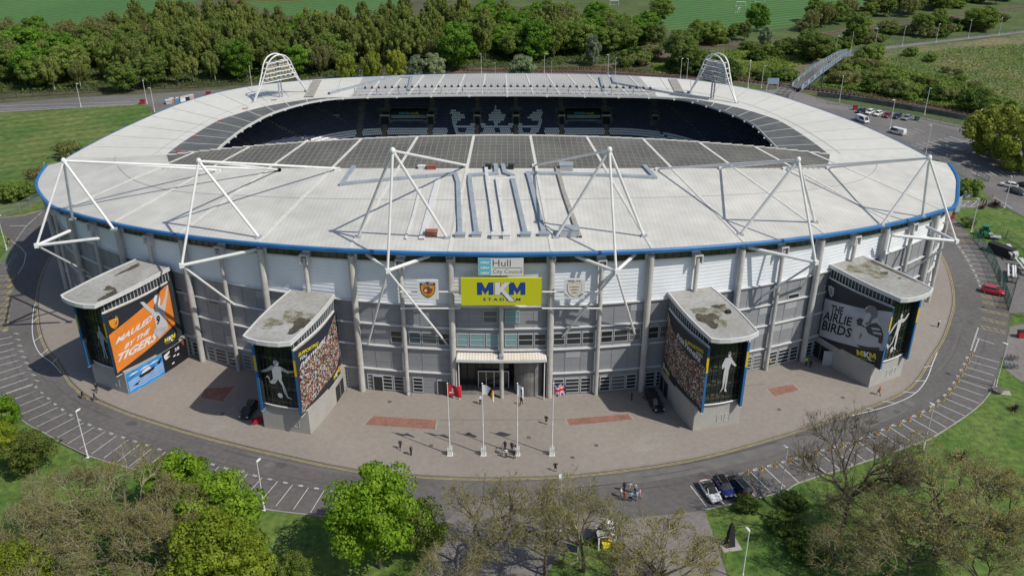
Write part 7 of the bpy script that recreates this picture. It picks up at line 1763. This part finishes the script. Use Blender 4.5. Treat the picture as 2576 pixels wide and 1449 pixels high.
for i,(x,y,h,rk,l) in enumerate([(1045,145,8.5,.8,'silvery green bush leftmost of the pale pair behind the roof'),(1090,140,9,.9,'silvery green bush right beside its twin behind the roof'),(1312,143,8.5,.95,'pale silvery bush alone behind the roof right of the poplars'),(1930,70,8,.7,'white flowering bush right of the dark round tree'),(1492,93,12,.45,'slender pale silvery tree at the right end of the wood'),(1788,130,6,.6,'small whitish bush behind the right floodlight arch')]): at_top(far['silver'][0],x,y,h,l,rk,i)
at_top(far['green'][0],1912,12,13,'dark round tree standing alone on the far field edge',1.1,0); at_top(far['mid'][1],1666,-5,13,'green tree at the corner of the far field',1.1,0)
at_top(far['willow'][0],2535,275,15,'large yellow-green willow overhanging the rear car park',1.45,0); at_top(far['willow'][0],2590,330,12,'yellow-green willow cut by the right edge',1.3,2)
# right hand scrub: bushes and hedges, polygon zones in the photo
def scatter(poly,n,kinds,lab,s0,s1,rowz=0):
    P=[Vector((a,b,0)) for a,b in poly]; T=tessellate_polygon([P]); T=[(P[a],P[b],P[c]) for a,b,c in T]; A=[abs((b-a).cross(c-a).z) for a,b,c in T]
    for i in range(n):
        a,b,c=RF.choices(T,A)[0]; u,v=RF.random(),RF.random()
        if u+v>1: u,v=1-u,1-v
        q=a+(b-a)*u+(c-a)*v; k=RF.choice(kinds); kd=RF.choice(far[k]); s=RF.uniform(s0,s1)
        l={'bush':'leafy green bush ','brownbush':'brown twiggy bush ','mid':'mid green tree ','brown':'brown leafless tree ','green':'bright green tree '}[k]+lab
        plant(kd,g(q.x,q.y),l,s,RF.random()*6,s*RF.uniform(.9,1.4),l,'bush' if 'bush' in k else 'tree',kd[0])
scatter([(1700,110),(1790,100),(1890,92),(1960,96),(1880,105),(1780,120),(1710,122)],12,['mid','bush','mid'],'between the far field and the curving railway',.55,.95)
scatter([(1960,72),(2100,45),(2250,22),(2380,8),(2400,25),(2270,48),(2090,72),(1965,92)],34,['brown','brown','brownbush','mid'],'in the hedge before the far field',.6,.95)
scatter([(2340,5),(2560,-5),(2560,8),(2420,32),(2350,30)],10,['mid','bush'],'at the top right beyond the curving railway',.7,1.1)
scatter([(2110,98),(2270,72),(2420,52),(2520,48),(2540,70),(2410,90),(2270,104),(2160,116),(2100,128)],34,['bush','bush','mid','brownbush'],'between the footpath and the curving railway',.7,1.1)
scatter([(1640,165),(1720,150),(1830,160),(1850,185),(1760,190),(1640,183)],14,['bush','bush','mid'],'between the two railways behind the right arch',.7,1.2)
scatter([(1560,150),(1640,140),(1650,180),(1540,172)],8,['bush','brownbush'],'right of the wood beside the railway',.8,1.2)
scatter([(1850,128),(2040,112),(2080,130),(1980,150),(1870,158)],14,['bush','bush'],'on the green slope left of the footbridge',.5,.9)
scatter([(1870,190),(1985,185),(1995,205),(1880,205)],9,['bush'],'beside the railway left of the footbridge',.5,.8)
scatter([(1990,150),(2060,130),(2100,120),(2090,145),(2030,165)],10,['bush','mid'],'at the far end of the footbridge',.7,1.1)
scatter([(2090,165),(2200,160),(2230,200),(2320,240),(2440,255),(2430,268),(2300,258),(2150,225),(2080,205)],40,['bush','bush','brownbush'],'on the railway bank right of the footbridge',.5,1.0)
scatter([(2220,165),(2400,185),(2520,240),(2560,280),(2480,262),(2350,235)],24,['bush','brownbush'],'in the rough meadow on the right',.25,.6)
for x,y,s,l in ((2186,158,1.5,'bush tree beside the footbridge foot path'),(2198,140,1.1,'taller green bush at the start of the footpath'),(2290,142,.8,'lone green bush in the dry meadow near the path'),(2340,156,.7,'lone dark bush in the dry meadow'),(1823,200,1.6,'large dark green bush right beside the right floodlight arch'),(2445,280,1.3,'dark round bush beside the railway near the willow'),(2130,200,1.2,'dark bush under the footbridge')):
    plant(far['bush'][int(x)%2],g(x,y),l,s,1,s,cat='bush')
for x,y,s,l,k in ((178,398,1.,'brown twiggy bush beside the left roof edge','brownbush'),(100,458,.8,'brown twiggy bush by the short lamp at the left roof end','brownbush'),(68,500,1.,'green bush on the left lawn by the mesh fence','bush'),(30,505,1.,'green bush at the left edge by the mesh fence','bush'),(2435,490,.9,'round green bush beside the grey hut on the right lawn','bush'),(2435,570,.45,'small brown bush beside the red bin on the right lawn','brownbush')):
    plant(far[k][0],g(x,y),l,s,0,s,cat='bush')
# low scrub cover on the banks, too dense to count
def cover(name,poly,n,sz,mat,label,h=.9):
    P=[Vector((a,b,0)) for a,b in poly]; T=tessellate_polygon([P]); rs=np.random.default_rng(len(poly)+n); Q=[np.array([g(P[i].x,P[i].y) for i in t]) for t in T]; A=np.array([abs(np.cross(q[1]-q[0],q[2]-q[0])) for q in Q]); k=rs.choice(len(Q),n,p=A/A.sum()); u=rs.random((n,2)); u=np.where((u.sum(1)>1)[:,None],1-u,u); Q=np.array(Q); xy=Q[k,0]+(Q[k,1]-Q[k,0])*u[:,:1]+(Q[k,2]-Q[k,0])*u[:,1:]
    hh=(np.sin(xy[:,0]*.31+1.3*np.sin(xy[:,1]*.23))+np.sin(xy[:,1]*.37+xy[:,0]*.11))*.5; z=np.maximum(.05,(hh*.5+.5)*h*rs.random(n)+.1)
    C=np.concatenate([xy,z[:,None]],1); N=rs.normal(size=(n,3)); N[:,2]=abs(N[:,2])+.6; N/=np.linalg.norm(N,axis=1)[:,None]
    me=mesh_cards(name,cards(C,N,sz,rs),mat); o=bpy.data.objects.new(name,me); COL.objects.link(o); o['kind']='stuff'; o['label']=label; o['category']='undergrowth'
cover('scrub_cover',[(2080,160),(2160,140),(2230,165),(2400,200),(2576,270),(2576,310),(2440,280),(2300,258),(2160,232),(2060,215)],26000,.42,ml['mid'],'rough green scrub on the right railway bank',1.6)
cover('scrub_cover',[(1640,160),(1850,125),(2050,110),(2100,125),(2020,160),(1960,195),(1850,192),(1640,186)],20000,.42,ml['mid'],'rough green scrub between the railways',1.4)
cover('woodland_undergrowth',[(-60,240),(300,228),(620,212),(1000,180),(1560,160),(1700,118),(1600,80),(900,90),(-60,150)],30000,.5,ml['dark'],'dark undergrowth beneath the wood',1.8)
cover('scrub_cover',[(2200,150),(2420,120),(2600,110),(2700,330),(2560,290),(2400,215),(2260,175)],9000,.35,ml['mid'],'loose green growth in the dry meadow',.6)
cover('grass_tufts',[(1100,181),(1500,178),(1900,205),(2050,225),(2300,262),(2500,298),(2500,292),(2300,256),(1900,196),(1500,168)],9000,.3,M('straw_grass',(.16,.13,.06),.9,col2=(.09,.1,.035),scale=.3,trans=.2),'straw coloured grass along the railway',.7)
